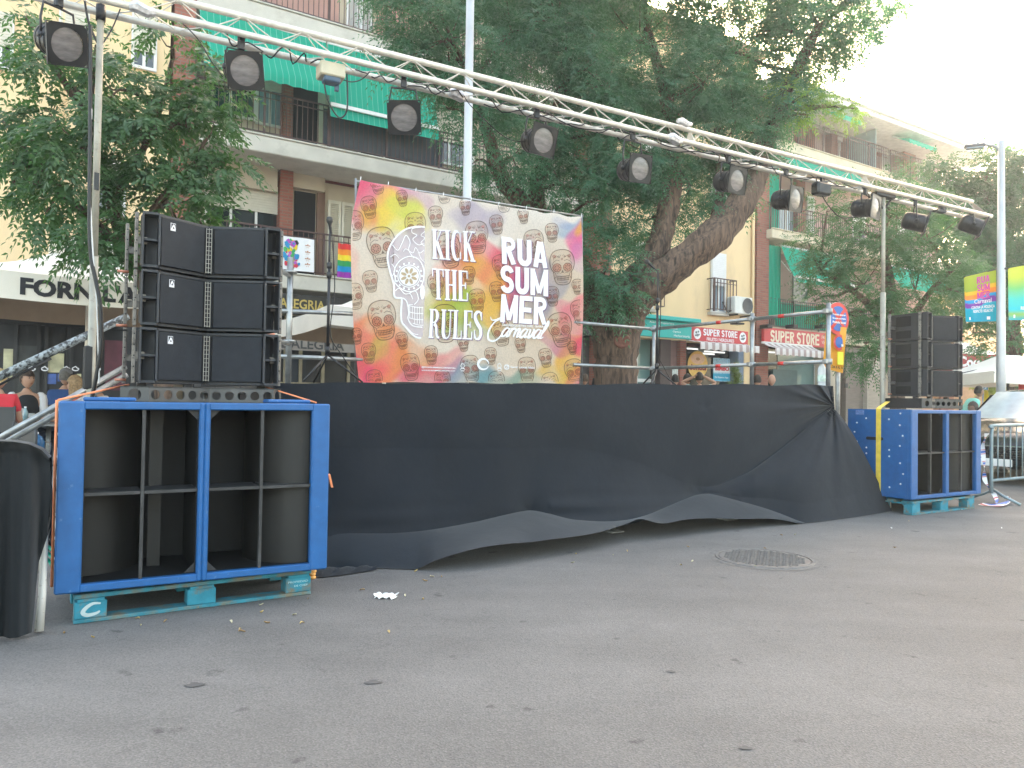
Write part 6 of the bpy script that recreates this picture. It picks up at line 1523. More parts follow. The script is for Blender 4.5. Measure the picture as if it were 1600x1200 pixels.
fest('festival banner with rainbow waves and magenta lettering left of the right lamp post', [(1506, 433), (1556, 421), (1557, 502), (1509, 503)], 13.6, True)
fest('green to cyan festival banner cut by the right edge, on the right lamp post', [(1575, 419), (1640, 408), (1640, 500), (1576, 500)], 13.4, False)
# ------------------------------------------------------------------ no parking sign with orange notice
p = W(1309, 600, 10.2); p0 = Vector((p.x, p.y, 0)); t = thing('road_sign', 'round no parking sign above an orange notice board behind the stage corner', 'road sign', p0)
m = MB(); m.tube([p0, p0 + Z3 * 2.5], .03, 10); m.build('pole', M_steel, t)
az_ = math.atan2(-1, -.43) + R(52); f0 = Vector((math.cos(az_), math.sin(az_), 0)); rgt = Vector((-f0.y, f0.x, 0)) * 1
c = W(1309, 498, 10.1); 
cd_ = lambda r, o, mt, nm, par: (lambda m: (m.lathe([(0, .0), (r, .0), (r, -.01)], c + f0 * o, f0, 32, sm=False), m.build(nm, mt, par)))(MB())[1]
DS = W(1309, 510, 10.1) - W(1309, 476, 10.1); r = .222
pl_ = cd_(r, .0, M_steel, 'disc', t); cd_(r - .004, .006, M_red, 'red_ring', pl_); cd_(r * .76, .010, mat('sign_blue', (.02, .12, .42), .5), 'blue_field', pl_)
m = MB()
for a in (45, 135): d = rgt * math.cos(R(a)) + Z3 * math.sin(R(a)); e = rgt * math.cos(R(a + 90)) + Z3 * math.sin(R(a + 90)); m.poly([c + f0 * .013 + d * r * .8 + e * .024, c + f0 * .013 - d * r * .8 + e * .024, c + f0 * .013 - d * r * .8 - e * .024, c + f0 * .013 + d * r * .8 - e * .024][::1])
m.build('red_cross', M_red, pl_)
m = MB()
for k, tx in enumerate(('Prohibit aparcar', 'Excepte autoritzats', 'Policia local')): put_text(m, tx, lambda x, y: c + f0 * .016 + rgt * (-.12 + .26 * x) + Z3 * (.035 - .05 * k + .03 * y), .03)
m.build('lettering', M_white, pl_)
M_or = mat('notice_orange', (.80, .36, .03), .6, var=.06)
q = [(1291, 508), (1322, 512), (1316, 583), (1285, 575)]
m = MB(); P4 = [W(x, y, 10.12) for x, y in q]; m.prism(P4, f0 * .01); ob = m.build('orange_board', M_or, t)
cc_ = W(1309, 535, 10.1); 
m = MB(); m.lathe([(0, 0), (.11, 0)], cc_ + f0 * .02, f0, 24); s1_ = m.build('small_sign_print', M_red, ob); m = MB(); m.lathe([(0, 0), (.075, 0)], cc_ + f0 * .024, f0, 24); m.build('small_blue_print', mat('sign_blue', (.02, .12, .42), .5), s1_)
m = MB(); a = W(1311, 560, 10.09) + f0 * .02; m.box(a, (.11, .01, .17), (rgt, f0, Z3)); m.build('yellow_note', mat('note_yellow', (.80, .80, .03), .6), ob)
m = MB()
for px, py in ((1293, 537), (1314, 540)): m.box(W(px, py, 10.09) + f0 * .02, (.03, .01, .03), (rgt, f0, Z3))
m.build('white_mark', M_white, ob)
m = MB(); put_text(m, 'DEL DIA 8 AL 10', lambda x, y: W(1291 + 24 * x, 574 - 4 * y + 3 * x, 10.08) + f0 * .02, .02); m.build('lettering', M_letter, ob)
# ------------------------------------------------------------------ trees
def fronds(C, D, L, nl, ll, lw, droop=.35):
    """C (n,3) roots, D (n,3) unit directions -> verts, faces of pinnate leaves"""
    n = len(C); z = np.array([0, 0, 1.0])
    S = np.cross(D, z); S /= np.linalg.norm(S, axis=1, keepdims=True) + 1e-6
    roll = rng.normal(0, .5, (n, 1)); Up = np.cross(S, D); S = S * np.cos(roll) + Up * np.sin(roll)
    Ls = L * rng.uniform(.6, 1.25, (n, 1))
    V_ = []; k = 0
    for i in range(nl):
        pair = i // 2; side = -1 if i % 2 else 1; t = .18 + .82 * (pair + .5) / (nl / 2)
        last = (i == nl - 1)
        P = C + D * Ls * t - z * (droop * Ls * t * t)
        ax = D * (.55 if not last else 1) + S * (side * (.85 if not last else 0)) - z * (.25 + .5 * t * droop) + rng.normal(0, .16, (n, 3))
        ax /= np.linalg.norm(ax, axis=1, keepdims=True)
        nn = np.cross(ax, S * side + z * .3); nn /= np.linalg.norm(nn, axis=1, keepdims=True) + 1e-6
        wd = np.cross(nn, ax)
        l = ll * rng.uniform(.7, 1.2, (n, 1)) * (1 - .35 * abs(t - .55)); w_ = lw * rng.uniform(.8, 1.2, (n, 1))
        V_.append(np.stack([P, P + ax * l * .42 + wd * w_ * .5, P + ax * l - z * l * .12, P + ax * l * .42 - wd * w_ * .5], 1))
    return np.concatenate(V_, 0).reshape(-1, 3)
def leafmesh(name, P, m_, parent):
    M = np.array(wm(parent).inverted()); P = P @ M[:3, :3].T + M[:3, 3]
    n = len(P) // 4; me = bpy.data.meshes.new(name)
    me.vertices.add(len(P)); me.vertices.foreach_set('co', P.astype(np.float32).ravel())
    me.loops.add(len(P)); me.loops.foreach_set('vertex_index', np.arange(len(P), dtype=np.int32))
    me.polygons.add(n); me.polygons.foreach_set('loop_start', (np.arange(n) * 4).astype(np.int32)); me.polygons.foreach_set('loop_total', np.full(n, 4, dtype=np.int32))
    me.materials.append(m_); me.update(calc_edges=True); me.validate()
    o = bpy.data.objects.new(name, me); COL.objects.link(o); o.parent = parent; return o
LIMB = {}
def crown(root, clumps, m_, dens, L, nl, ll, lw, sub=.34, droop=.35, depth=1.0, per=34):
    """clumps: (px, py, depth, radius in px)"""
    out = []; twigs = MB()
    for (px, py, Y, rp) in clumps:
        c = np.array(W(px, py, Y)); r = rp * Y / F
        nsub = max(3, int(dens * (r ** 2) * 10))
        d = rng.normal(0, 1, (nsub, 3)); d /= np.linalg.norm(d, axis=1, keepdims=True)
        rad = r * rng.uniform(.25, 1.0, (nsub, 1)) ** .6
        cc_ = c + d * rad * np.array([1, depth, .95])
        for q, dd in zip(cc_, d):
            kq = per; e = rng.normal(0, 1, (kq, 3)); e[:, 2] = e[:, 2] * .55 + .05; e += dd * .7; e /= np.linalg.norm(e, axis=1, keepdims=True)
            o_ = q + e * rng.uniform(0, sub * .6, (kq, 1)); out.append(fronds(o_, e, L, nl, ll, lw, droop))
        if root.name in LIMB:
            T_ = LIMB[root.name]; k_ = int(np.argmin(((T_ - c) ** 2).sum(1) + 4 * np.maximum(0, T_[:, 2] - c[2]) ** 2)); a_ = T_[k_]; d_ = c - a_
            twigs.tube([a_, a_ + d_ * .35 + np.array([0, 0, -.05]), a_ + d_ * .7 + np.array([0, 0, .03]), c], [.035 * min(1, Y / 12), .028, .022, .014], 6)
        for q in cc_[::5]: twigs.tube([c, (c + q) / 2 + np.array([0, 0, -.04]), q], [.014, .009, .004], 5)
    o = leafmesh('crown', np.concatenate(out, 0), m_, root)
    return twigs
CURT = [None]
def limb(m, pts, n=14):
    tr = CURT[0]
    """pts: (px,py,Y,r)"""
    P = [W(a, b, c) for a, b, c, r in pts]; C = crv(P, 6); rr = []
    for i in range(len(C)):
        q = i / 6; k = min(int(q), len(pts) - 2); f = q - k; rr.append((pts[k][3] * (1 - f) + pts[k + 1][3] * f) * (1 + .06 * math.sin(i * 1.9) + .04 * math.sin(i * .7)))
    s0_ = len(m.v); m.tube(C, rr, n)
    if tr is not None: LIMB[tr] = np.array([tuple(c) for c in C]) if tr not in LIMB else np.vstack([LIMB[tr], np.array([tuple(c) for c in C])])
    for i in range(s0_, len(m.v)):
        v = Vector(m.v[i]); k = (i - s0_) // n
        if k < len(C):
            d = v - C[k]; a = ((i - s0_) % n) / n * 2 * math.pi
            m.v[i] = tuple(C[k] + d * (1 + .09 * math.sin(a * 5 + k * .15) + .05 * math.sin(a * 9 - k * .3)))
def tree(label, px, Y, gz=.13):
    p = W(px, 600, Y); t = thing('tree', label, 'tree', (p.x, p.y, gz)); CURT[0] = t.name; return t
# big tree behind the stage
tB = tree('large leaning tree with a thick forked trunk behind the stage', 963, 12.3)
m = MB(); b0 = W(963, 600, 12.3)
yb = 626 + 1.02 * F / 12.3
limb(m, [(968, yb, 12.3, .44), (965, yb - 25, 12.3, .36), (962, 600, 12.3, .33), (962, 545, 12.3, .34), (955, 500, 12.3, .40), (940, 468, 12.3, .40), (905, 440, 12.4, .30), (870, 390, 12.6, .20), (820, 320, 12.5, .15), (788, 285, 12.2, .13), (765, 220, 12, .10), (740, 120, 12, .06)], 22)
limb(m, [(965, 600, 12.3, .20), (970, 550, 12.26, .26), (982, 490, 12.2, .27), (1015, 448, 12.1, .25), (1062, 410, 12.1, .25), (1112, 372, 12.2, .26), (1150, 330, 12.4, .23), (1178, 285, 12.6, .19), (1195, 230, 12.8, .15), (1225, 150, 13, .11), (1280, 40, 13.2, .07)], 20)
limb(m, [(945, 560, 12.3, .16), (950, 490, 12.3, .22), (985, 440, 12.4, .20), (1018, 405, 12.4, .19), (1036, 360, 12.5, .185), (1048, 300, 12.7, .17), (1050, 235, 12.9, .14), (1040, 150, 13, .1), (1010, 40, 13.2, .06)], 18)
limb(m, [(880, 410, 12.6, .15), (850, 350, 12.6, .14), (838, 305, 12.5, .13), (850, 255, 12.5, .125), (862, 200, 12.6, .11), (890, 100, 12.8, .07)], 16)
limb(m, [(1110, 372, 12.2, .1), (1125, 300, 12.6, .07), (1120, 200, 12.8, .05)], 10)
tk = m.build('trunk', M_bark, tB)
m = MB(); kc = W(972, 532, 11.95); kd = (C0 - kc).normalized()
m.lathe([(.125, -.03), (.13, .0), (.115, .025), (.085, .012), (.06, .02), (.03, .01), (0, .014)], kc, kd, 20); m.build('knot', mat('bark_knot', (.20, .09, .065), .9, var=.4, vscale=14, bump=.8, bscale=30), tk)
big = [(700, 60, 11.5, 95), (655, 15, 11.5, 62), (800, 50, 12.3, 120), (765, 170, 11.5, 58), (800, 245, 12, 72), (880, 130, 12.3, 115), (1000, 70, 13.2, 120), (1050, 190, 13, 105), (960, 210, 12.4, 95), (1130, 80, 13.4, 115), (1220, 50, 13.4, 105), (1300, 25, 13.5, 80), (1345, -20, 14, 70),
       (1150, 200, 13, 80), (1215, 150, 13, 60), (1285, 85, 13.5, 48), (940, 310, 12.4, 80), (1010, 345, 12.9, 60), (880, 290, 12.4, 60), (950, 415, 12.0, 58), (905, 385, 12.0, 48), (1080, 290, 13, 72), (1130, 270, 13, 50), (940, 470, 11.7, 34), (965, 450, 11.7, 32), (645, 110, 11.5, 42), (700, 170, 11.5, 42),
       (800, -90, 12.5, 150), (1000, -110, 13, 190), (1200, -90, 13.5, 150), (640, -70, 11.5, 90), (745, 250, 11.6, 26), (900, 480, 12, 24), (1100, 130, 12.6, 80), (870, 30, 12, 90), (950, 130, 12, 70)]
tw = crown(tB, big, M_leafB, 4.1, .36, 11, .074, .022, per=27); tw.build('branch', M_bark, tB)
tw = crown(tB, [(1262, 150, 12.6, 17), (1238, 138, 12.6, 13), (1290, 168, 12.7, 15), (1318, 168, 12.8, 12), (1338, 170, 12.8, 8), (1262, 180, 12.7, 12)], leaf_mat('leaf_sunlit', (.08, .18, .04), (.16, .27, .05), .5, (.32, .52, .08)), 3.2, .26, 11, .07, .022, per=12); tw.build('branch', M_bark, tB)  # leaves of the same tree in lighter green, sunlight put into the colour
# left tree in front of the cream wall
tL = tree('leafy tree with drooping leaves in front of the cream building at the left', 262, 8.9)
m = MB(); limb(m, [(262, 764, 8.9, .13), (258, 640, 8.9, .11), (240, 480, 8.9, .10), (205, 400, 8.8, .09), (170, 300, 8.7, .06), (140, 180, 8.6, .035)]); limb(m, [(215, 420, 8.8, .07), (240, 330, 8.7, .05), (300, 260, 8.6, .03)]); limb(m, [(205, 400, 8.8, .06), (130, 330, 8.6, .04), (70, 270, 8.5, .025)]); limb(m, [(175, 320, 8.7, .05), (240, 200, 8.6, .03), (270, 90, 8.5, .02)])
m.build('trunk', M_bark, tL)
lt = [(42, 30, 8.4, 24), (62, 80, 8.4, 36), (110, 130, 8.4, 60), (185, 140, 8.4, 55), (50, 210, 8.4, 50), (130, 230, 8.4, 80), (215, 205, 8.5, 80), (290, 195, 8.5, 62), (320, 130, 8.5, 36), (270, 75, 8.4, 34), (95, 295, 8.4, 62), (180, 335, 8.5, 75), (265, 320, 8.5, 75), (318, 290, 8.5, 42), (325, 215, 8.5, 32), (20, 285, 8.4, 32), (312, 345, 8.6, 26), (140, 370, 8.4, 34), (190, 390, 8.4, 34), (350, 255, 8.5, 16), (4, 190, 8.4, 18), (238, 160, 8.5, 30), (150, 70, 8.5, 18), (25, 250, 8.4, 26)]
tw = crown(tL, lt, M_leafA, 5.4, .32, 11, .094, .032, sub=.26, per=14, droop=.6); tw.build('branch', M_bark, tL)
# right tree
tR = tree('broad feathery tree behind the right speaker stack and slim mast', 1405, 15.5)
m = MB(); limb(m, [(1405, 716, 15.5, .17), (1403, 620, 15.5, .15), (1400, 540, 15.4, .14), (1392, 460, 15.3, .11), (1380, 380, 15.2, .07), (1390, 310, 15.2, .04)]); limb(m, [(1400, 540, 15.4, .1), (1450, 460, 15.2, .06), (1500, 410, 15.1, .03)]); limb(m, [(1398, 520, 15.4, .1), (1340, 460, 15.2, .06), (1280, 420, 15.1, .03)])
m.build('trunk', M_bark, tR)
rt = [(1400, 335, 15, 60), (1350, 365, 15, 58), (1300, 405, 14.8, 48), (1275, 425, 14.8, 26), (1450, 375, 15, 62), (1500, 400, 15, 40), (1350, 445, 14.8, 76), (1430, 455, 15, 72), (1495, 455, 15, 36), (1325, 490, 14.8, 34), (1350, 535, 14.8, 38), (1272, 470, 14.7, 14), (1395, 515, 15, 52), (1262, 378, 15, 24), (1292, 330, 15, 26), (1420, 305, 15, 34), (1330, 315, 15, 32), (1370, 545, 15, 34)]
tw = crown(tR, rt, M_leafC, 3.4, .32, 11, .070, .021, per=24, sub=.34, droop=.25); tw.build('branch', M_bark, tR)
tF = tree('darker tall tree behind the right street lamp post', 1590, 22)
m = MB(); limb(m, [(1590, 690, 22, .25), (1588, 600, 22, .22), (1580, 520, 22, .2), (1560, 440, 22, .14), (1545, 340, 22, .1), (1540, 270, 22, .05)]); limb(m, [(1580, 520, 22, .14), (1620, 420, 22, .1)]); m.build('trunk', M_bark, tF)
ft = [(1535, 275, 22, 50), (1585, 290, 22, 60), (1497, 290, 22, 36), (1475, 262, 22, 22), (1560, 350, 22, 60), (1610, 350, 22, 60), (1580, 430, 22, 60), (1545, 410, 22, 40), (1600, 490, 22, 42), (1540, 480, 22, 34), (1620, 250, 22, 50), (1530, 330, 22, 40), (1560, 540, 22, 30), (1520, 520, 22, 22), (1500, 350, 22, 44), (1478, 310, 22, 34), (1455, 280, 22, 24), (1510, 430, 22, 40), (1600, 420, 22, 50), (1490, 480, 22, 30)]
tw = crown(tF, ft, M_leafC, 3.2, .42, 9, .12, .045, per=20, sub=.5); tw.build('branch', M_bark, tF)
for lab, cl in (('sunlit yellow green creeper hanging over the orange wall', [(1535, 592, 27, 14), (1560, 598, 27, 14), (1585, 598, 27, 15), (1605, 600, 27, 12)]),):
    p = W(1560, 600, 27); t = thing('creeper', lab, 'plant', (p.x, p.y, 0))
    tw = crown(t, cl, leaf_mat('leaf_creeper', (.16, .24, .03), (.28, .36, .05), .5, (.5, .6, .08)), 3, .3, 9, .12, .06, per=22); tw.tube([Vector((p.x, p.y, 0)), W(1560, 600, 27)], .04); tw.build('branch', M_bark, t)
p = W(1148, 600, 13.6); t = thing('cypress_shrub', 'small pointed yellow green conifer in front of the shop window', 'plant', (p.x, p.y, .13))
c = []; q0 = W(1148, 566, 13.6)
for k in range(13): c.append((1148 + random.uniform(-1.5, 1.5), 572 + k * 5.5, 13.6, 2.5 + k * .85))
tw = crown(t, c, leaf_mat('leaf_conifer', (.10, .15, .03), (.18, .24, .06), .3, (.2, .3, .05)), 22, .07, 7, .03, .008, per=26, sub=.06, droop=-.3); tw.tube([Vector((p.x, p.y, .13)), q0], .015); tw.build('stem', M_bark, t)

# ------------------------------------------------------------------ parasols
def parasol(label, c, half, z_edge, z_top, txts, val=.26, cap=True, rz=RZ, pole=True, mt=None, vmat=None):
    mt = mt or M_canvas
    t = thing('parasol', label, 'parasol', (c.x, c.y, .13), 0)
    u = Vector((math.cos(rz), math.sin(rz), 0)); v = Vector((-u.y, u.x, 0)); m = MB(); cor = [(-1, -1), (1, -1), (1, 1), (-1, 1)]
    E = lambda a, z=z_edge: Vector((c.x, c.y, z)) + u * a[0] * half + v * a[1] * half
    top = Vector((c.x, c.y, z_top)); hole = .12
    for a, b in zip(cor, cor[1:] + cor[:1]):
        rows = []
        for i in range(15):
            q = i / 14; e = E(a) * (1 - q) + E(b) * q; sag = .05 * math.sin(math.pi * q)
            rows.append([e + (top - e) * (s * (1 - hole)) - Z3 * (sag * (1 - s) + .10 * math.sin(math.pi * s)) for s in [k / 8 for k in range(9)]])
        m.grid(rows)
    cp = m.build('canopy', mt, t)
    if cap:
        m = MB()
        for a, b in zip(cor, cor[1:] + cor[:1]): m.add([top + (E(a) - top) * .32 + Z3 * .12, top + (E(b) - top) * .32 + Z3 * .12, top + Z3 * .14, ], [(0, 1, 2)]); m.add([top + (E(a) - top) * .32 + Z3 * .12, top + (E(b) - top) * .32 + Z3 * .12, top + (E(b) - top) * .30 - Z3 * .06, top + (E(a) - top) * .30 - Z3 * .06], [(0, 1, 2, 3)])
        m.build('vent_cap', mt, cp)
    for k, (a, b) in enumerate(zip(cor, cor[1:] + cor[:1])):
        m = MB(); rows = []
        for i in range(41):
            q = i / 40; e = E(a) * (1 - q) + E(b) * q; sag = .05 * math.sin(math.pi * q)
            rows.append([e - Z3 * (sag + val * s) for s in (0, .5, 1)])
        m.grid(rows); vl = m.build('valance', vmat[k] if vmat else mt, t)
        if txts[k]:
            tx, x0, x1, mir, ml = txts[k]; m = MB(); d = (E(b) - E(a)); out = d.normalized().cross(Z3) * (1 if not mir else -1)
            put_text(m, tx, lambda x, y: E(a) + d * (x0 + (x1 - x0) * x) - Z3 * (.05 * math.sin(math.pi * (x0 + (x1 - x0) * x)) + val * (.82 - .66 * y)) + out * .008, .045); m.build('lettering', ml, vl)
    if pole:
        m = MB(); m.tube([Vector((c.x, c.y, .13)), top - Z3 * .1], .035, 10); m.build('pole', M_canvas if pole == 1 else M_fin, t)
        m = MB()
        for a in cor + [(0, -1), (1, 0), (0, 1), (-1, 0)]: m.tube([top - Z3 * .25, E(a) - Z3 * .05], .012, 5)
        m.build('rib', M_fin, t)
    return t
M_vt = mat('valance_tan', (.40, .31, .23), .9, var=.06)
cP = Vector((W(135, 600, 10.7).x, 10.7, 0))
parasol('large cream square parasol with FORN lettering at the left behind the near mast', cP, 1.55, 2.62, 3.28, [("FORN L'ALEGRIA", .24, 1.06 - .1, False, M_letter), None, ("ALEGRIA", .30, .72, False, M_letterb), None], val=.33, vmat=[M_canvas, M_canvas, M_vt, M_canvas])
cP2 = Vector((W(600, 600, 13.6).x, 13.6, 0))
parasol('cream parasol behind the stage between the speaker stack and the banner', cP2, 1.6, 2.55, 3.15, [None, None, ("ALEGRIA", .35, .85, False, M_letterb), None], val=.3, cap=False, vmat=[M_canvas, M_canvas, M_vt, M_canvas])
# bakery wall awning with lettering
a0 = s_at(-40, 505, 1.2); a1 = s_at(205, 510, 1.2)
m = MB(); m.fbx(a0, a1, 1.18, 1.21, 2.42, 2.68); m.fbx(a0, a1, .0, 1.22, 2.68, 2.72, bev=.01); o = m.build('wall_awning', mat('awning_pale_grey', (.36, .34, .33), .8, var=.1), origin=FP(a0, .6, 2.4)); tag(o, 'pale grey shop awning on the dark bakery front below the cream building', 'awning')
t = thing('wall_awning', 'brown grey shop awning with ALEGRIA lettering seen through the rails left of the banner', 'awning', FP(s_at(500, 540, .3), .3, 2.4))
b0_, b1_ = s_at(436, 540, .55), s_at(620, 550, .55); zz = fac(500, 549, .55)[1]; z2 = fac(500, 528, .55)[1]
m = MB(); m.fbx(b0_, b1_, .53, .56, zz, z2); m.fbx(b0_, b1_, .0, .56, z2, z2 + .04); pn = m.build('fabric', mat('awning_taupe', (.30, .26, .22), .85, var=.1), t)
m = MB(); put_text(m, "L'ALEGRIA", lambda x, y: FP(s_at(440, 540, .57) + (s_at(538, 542, .57) - s_at(440, 540, .57)) * x, .568, zz + (z2 - zz) * (.12 + .72 * y)), .02); m.build('lettering', mat('letter_charcoal', (.06, .055, .05), .7), pn)
# far right parasols
cP3 = Vector((W(1575, 600, 19.5).x, 19.5, 0))
parasol('white parasol behind the right lamp post, above the dark car', cP3, 1.45, 2.02, 2.55, [("COPENHAGEN", .62, .90, False, M_letter), None, None, None], val=.28, cap=False, rz=R(4), pole=2)
cP4 = Vector((W(1500, 600, 27).x, 27, 0))
M_cola = mat('cola_red', (.35, .02, .025), .6)
parasol('white parasol with dark red valance and script lettering behind the right speaker stack', cP4, 1.1, 3.0, 3.5, [("Coca-Cola", .1, .95, False, M_white), None, None, None], val=.55, cap=False, rz=R(6), vmat=[M_cola] * 4, pole=2)
# ------------------------------------------------------------------ people
def skin_mesh(J, E, root=0, lv=2):
    """J: {name: (pos, r)}; E: list of (a, b) -> verts, faces"""
    names = list(J); idx = {n: i for i, n in enumerate(names)}
    me = bpy.data.meshes.new('sk'); me.from_pydata([tuple(J[n][0]) for n in names], [(idx[a], idx[b]) for a, b in E], []); o = bpy.data.objects.new('sk', me); COL.objects.link(o)
    o.modifiers.new('s', 'SKIN'); sv = me.skin_vertices[0].data
    for i, n in enumerate(names):
        r = J[n][1]; sv[i].radius = r if isinstance(r, tuple) else (r, r); sv[i].use_root = (i == root)
    sb = o.modifiers.new('b', 'SUBSURF'); sb.levels = lv; sb.render_levels = lv
    dg = bpy.context.evaluated_depsgraph_get(); dg.update(); m2 = bpy.data.meshes.new_from_object(o.evaluated_get(dg))
    vs = [v.co.copy() for v in m2.vertices]; fs = [tuple(p.vertices) for p in m2.polygons]
    bpy.data.objects.remove(o); bpy.data.meshes.remove(me); bpy.data.meshes.remove(m2); return vs, fs
FACES = {}
def person(label, loc, face, pose='stand', skin=(.42, .24, .16), hair=(.02, .015, .012), hairstyle='short', shirt=(.02, .02, .02), trousers=(.03, .04, .07), sleeves='short', H=1.74, head_turn=0, lean=0.0, arms='down', cap=None, vest=None, key='a'):
    """local: y forward"""
    k = H / 1.74; S = pose == 'sit'
    t = thing('person', label, 'person', loc, face - R(90)); FACES[key] = (Vector(loc), face)
    pz = .52 if S else .93
    P = {}
    P['pelvis'] = Vector((0, 0, pz)); ch = Vector((0, lean * .5, pz + .22)); P['waist'] = Vector((0, lean * .25, pz + .13)); P['chest'] = Vector((0, lean * .7, pz + .36)); P['neck'] = Vector((0, lean * .95, pz + .53)); P['head0'] = Vector((0, lean * 1.05 + .01, pz + .60))
    for s, sg in (('l', -1), ('r', 1)):
        P['sh' + s] = P['chest'] + Vector((sg * .165, 0, .10))
        if arms == 'head':
            P['el' + s] = P['sh' + s] + Vector((sg * .20, .12, .16)); P['wr' + s] = P['neck'] + Vector((sg * .10, .02, .22))
        elif arms == 'table' or S:
            P['el' + s] = P['sh' + s] + Vector((sg * .06, .06, -.27)); P['wr' + s] = P['el' + s] + Vector((-sg * .06, .24, .02))
        elif arms == 'back':
            P['el' + s] = P['sh' + s] + Vector((sg * .10, -.14, -.24)); P['wr' + s] = P['el' + s] + Vector((-sg * .08, .16, -.14))
        else:
            P['el' + s] = P['sh' + s] + Vector((sg * .05, -.02, -.29)); P['wr' + s] = P['el' + s] + Vector((0, .06, -.25))
        P['hp' + s] = P['pelvis'] + Vector((sg * .09, 0, -.04))
        if S: P['kn' + s] = P['hp' + s] + Vector((sg * .05, .43, .02)); P['an' + s] = P['kn' + s] + Vector((0, .03, -.42)); P['to' + s] = P['an' + s] + Vector((0, .17, -.05))
        else: P['kn' + s] = P['hp' + s] + Vector((sg * .01, .02, -.42)); P['an' + s] = Vector((sg * .10, -.02, .08)); P['to' + s] = Vector((sg * .11, .15, .03))
    P = {a: b * k for a, b in P.items()}
    J = {a: (P[a], r * k) for a, r in (('pelvis', .135), ('waist', .12), ('chest', .145), ('neck', .055), ('head0', .055))}
    J['chest'] = (P['chest'], (.175 * k, .115 * k)); J['waist'] = (P['waist'], (.14 * k, .11 * k)); J['pelvis'] = (P['pelvis'], (.15 * k, .12 * k))
    E = [('pelvis', 'waist'), ('waist', 'chest'), ('chest', 'neck'), ('neck', 'head0')]
    for s in 'lr':
        for a, r in (('sh', .055), ('el', .042), ('wr', .028), ('hp', .085), ('kn', .058), ('an', .038), ('to', .032)): J[a + s] = (P[a + s], r * k)
        E += [('chest', 'sh' + s), ('sh' + s, 'el' + s), ('el' + s, 'wr' + s), ('pelvis', 'hp' + s), ('hp' + s, 'kn' + s), ('kn' + s, 'an' + s), ('an' + s, 'to' + s)]
    vs, fs = skin_mesh(J, E)
    m = MB(); m.smooth = True; m.add(vs, fs)
    # hands: palm and five fingers
    for s, sg in (('l', -1), ('r', 1)):
        w_ = P['wr' + s]; d = (P['wr' + s] - P['el' + s]).normalized(); sd = Vector((1, 0, 0)) - d * d.x; sd = sd.normalized() if sd.length > .1 else Vector((0, 1, 0)); dn = d.cross(sd)
        m.tube([w_, w_ + d * .045 * k, w_ + d * .09 * k], [.026 * k, .036 * k, .030 * k], 8)
        for q in range(4):
            b = w_ + d * .085 * k + sd * (.0165 * (q - 1.5)) * k; L = (.062, .075, .070, .055)[q] * k; c_ = dn * (-.35 if arms != 'head' else .2)
            m.tube([b, b + (d + c_ * .4).normalized() * L * .5, b + (d + c_).normalized() * L], [.0088 * k, .0082 * k, .006 * k], 6)
        b = w_ + d * .03 * k - sd * sg * .028 * k; m.tube([b, b + (d * .6 - sd * sg * .7) * .035 * k, b + (d * .95 - sd * sg * .7) * .06 * k], [.011 * k, .0095 * k, .007 * k], 6)
    # head
    hc = P['head0'] + Vector((0, .015, .115)) * k; ht = Matrix.Rotation(head_turn, 3, 'Z')
    hv = []; NA_, NB_ = 20, 14
    for i in range(NB_ + 1):
        th = math.pi * i / NB_
        for j in range(NA_):
            ph = 2 * math.pi * j / NA_; x, y, z = math.sin(th) * math.sin(ph), math.sin(th) * math.cos(ph), math.cos(th)
            X, Y, Z = x * .080, y * .099, z * .126
            if z < 0: X *= 1 - .32 * z * z; Y = Y * (1 - .18 * z * z) + .012 * z * z
            if y > .75 and abs(x) < .28: Y += .022 * max(0, 1 - abs(z + .12) / .28) * (1 - abs(x) / .28)          # nose
            if y > .6 and abs(abs(x) - .38) < .2 and abs(z - .12) < .14: Y -= .009                                     # eye sockets
            if y > .7 and abs(z + .52) < .1 and abs(x) < .35: Y += .004
            hv.append(hc + ht @ (Vector((X, Y, Z)) * k))
    hf = [(i * NA_ + j, i * NA_ + (j + 1) % NA_, (i + 1) * NA_ + (j + 1) % NA_, (i + 1) * NA_ + j) for i in range(NB_) for j in range(NA_)]
    m.add(hv, hf)
    for sg in (-1, 1): m.lathe([(.0, -.006), (.016, -.004), (.018, .004), (0, .008)], hc + ht @ (Vector((sg * .076, -.002, -.005)) * k), ht @ Vector((sg, -.2, 0)), 8)
    m.smooth = True
    m.cur = 1
    for sg in (-1, 1):
        m.lathe([(.0, .004), (.009, .0)], hc + ht @ (Vector((sg * .030, .088, .014)) * k), ht @ Vector((0, 1, 0)), 8); m.box(hc + ht @ (Vector((sg * .031, .091, .036)) * k), (.030 * k, .006, .006), (ht @ Vector((1, 0, 0)), ht @ Vector((0, 1, 0)), Z3))
    m.cur = 2; m.box(hc + ht @ (Vector((0, .094, -.064)) * k), (.040 * k, .010, .008), (ht @ Vector((1, 0, 0)), ht @ Vector((0, 1, 0)), Z3), .003)
    skn = mat('skin_' + key, skin, .55, var=.06); m.build('body', [skn, mat('eye_dark', (.02, .015, .01), .4), mat('lip', (.30, .10, .08), .5)], t, local=True)
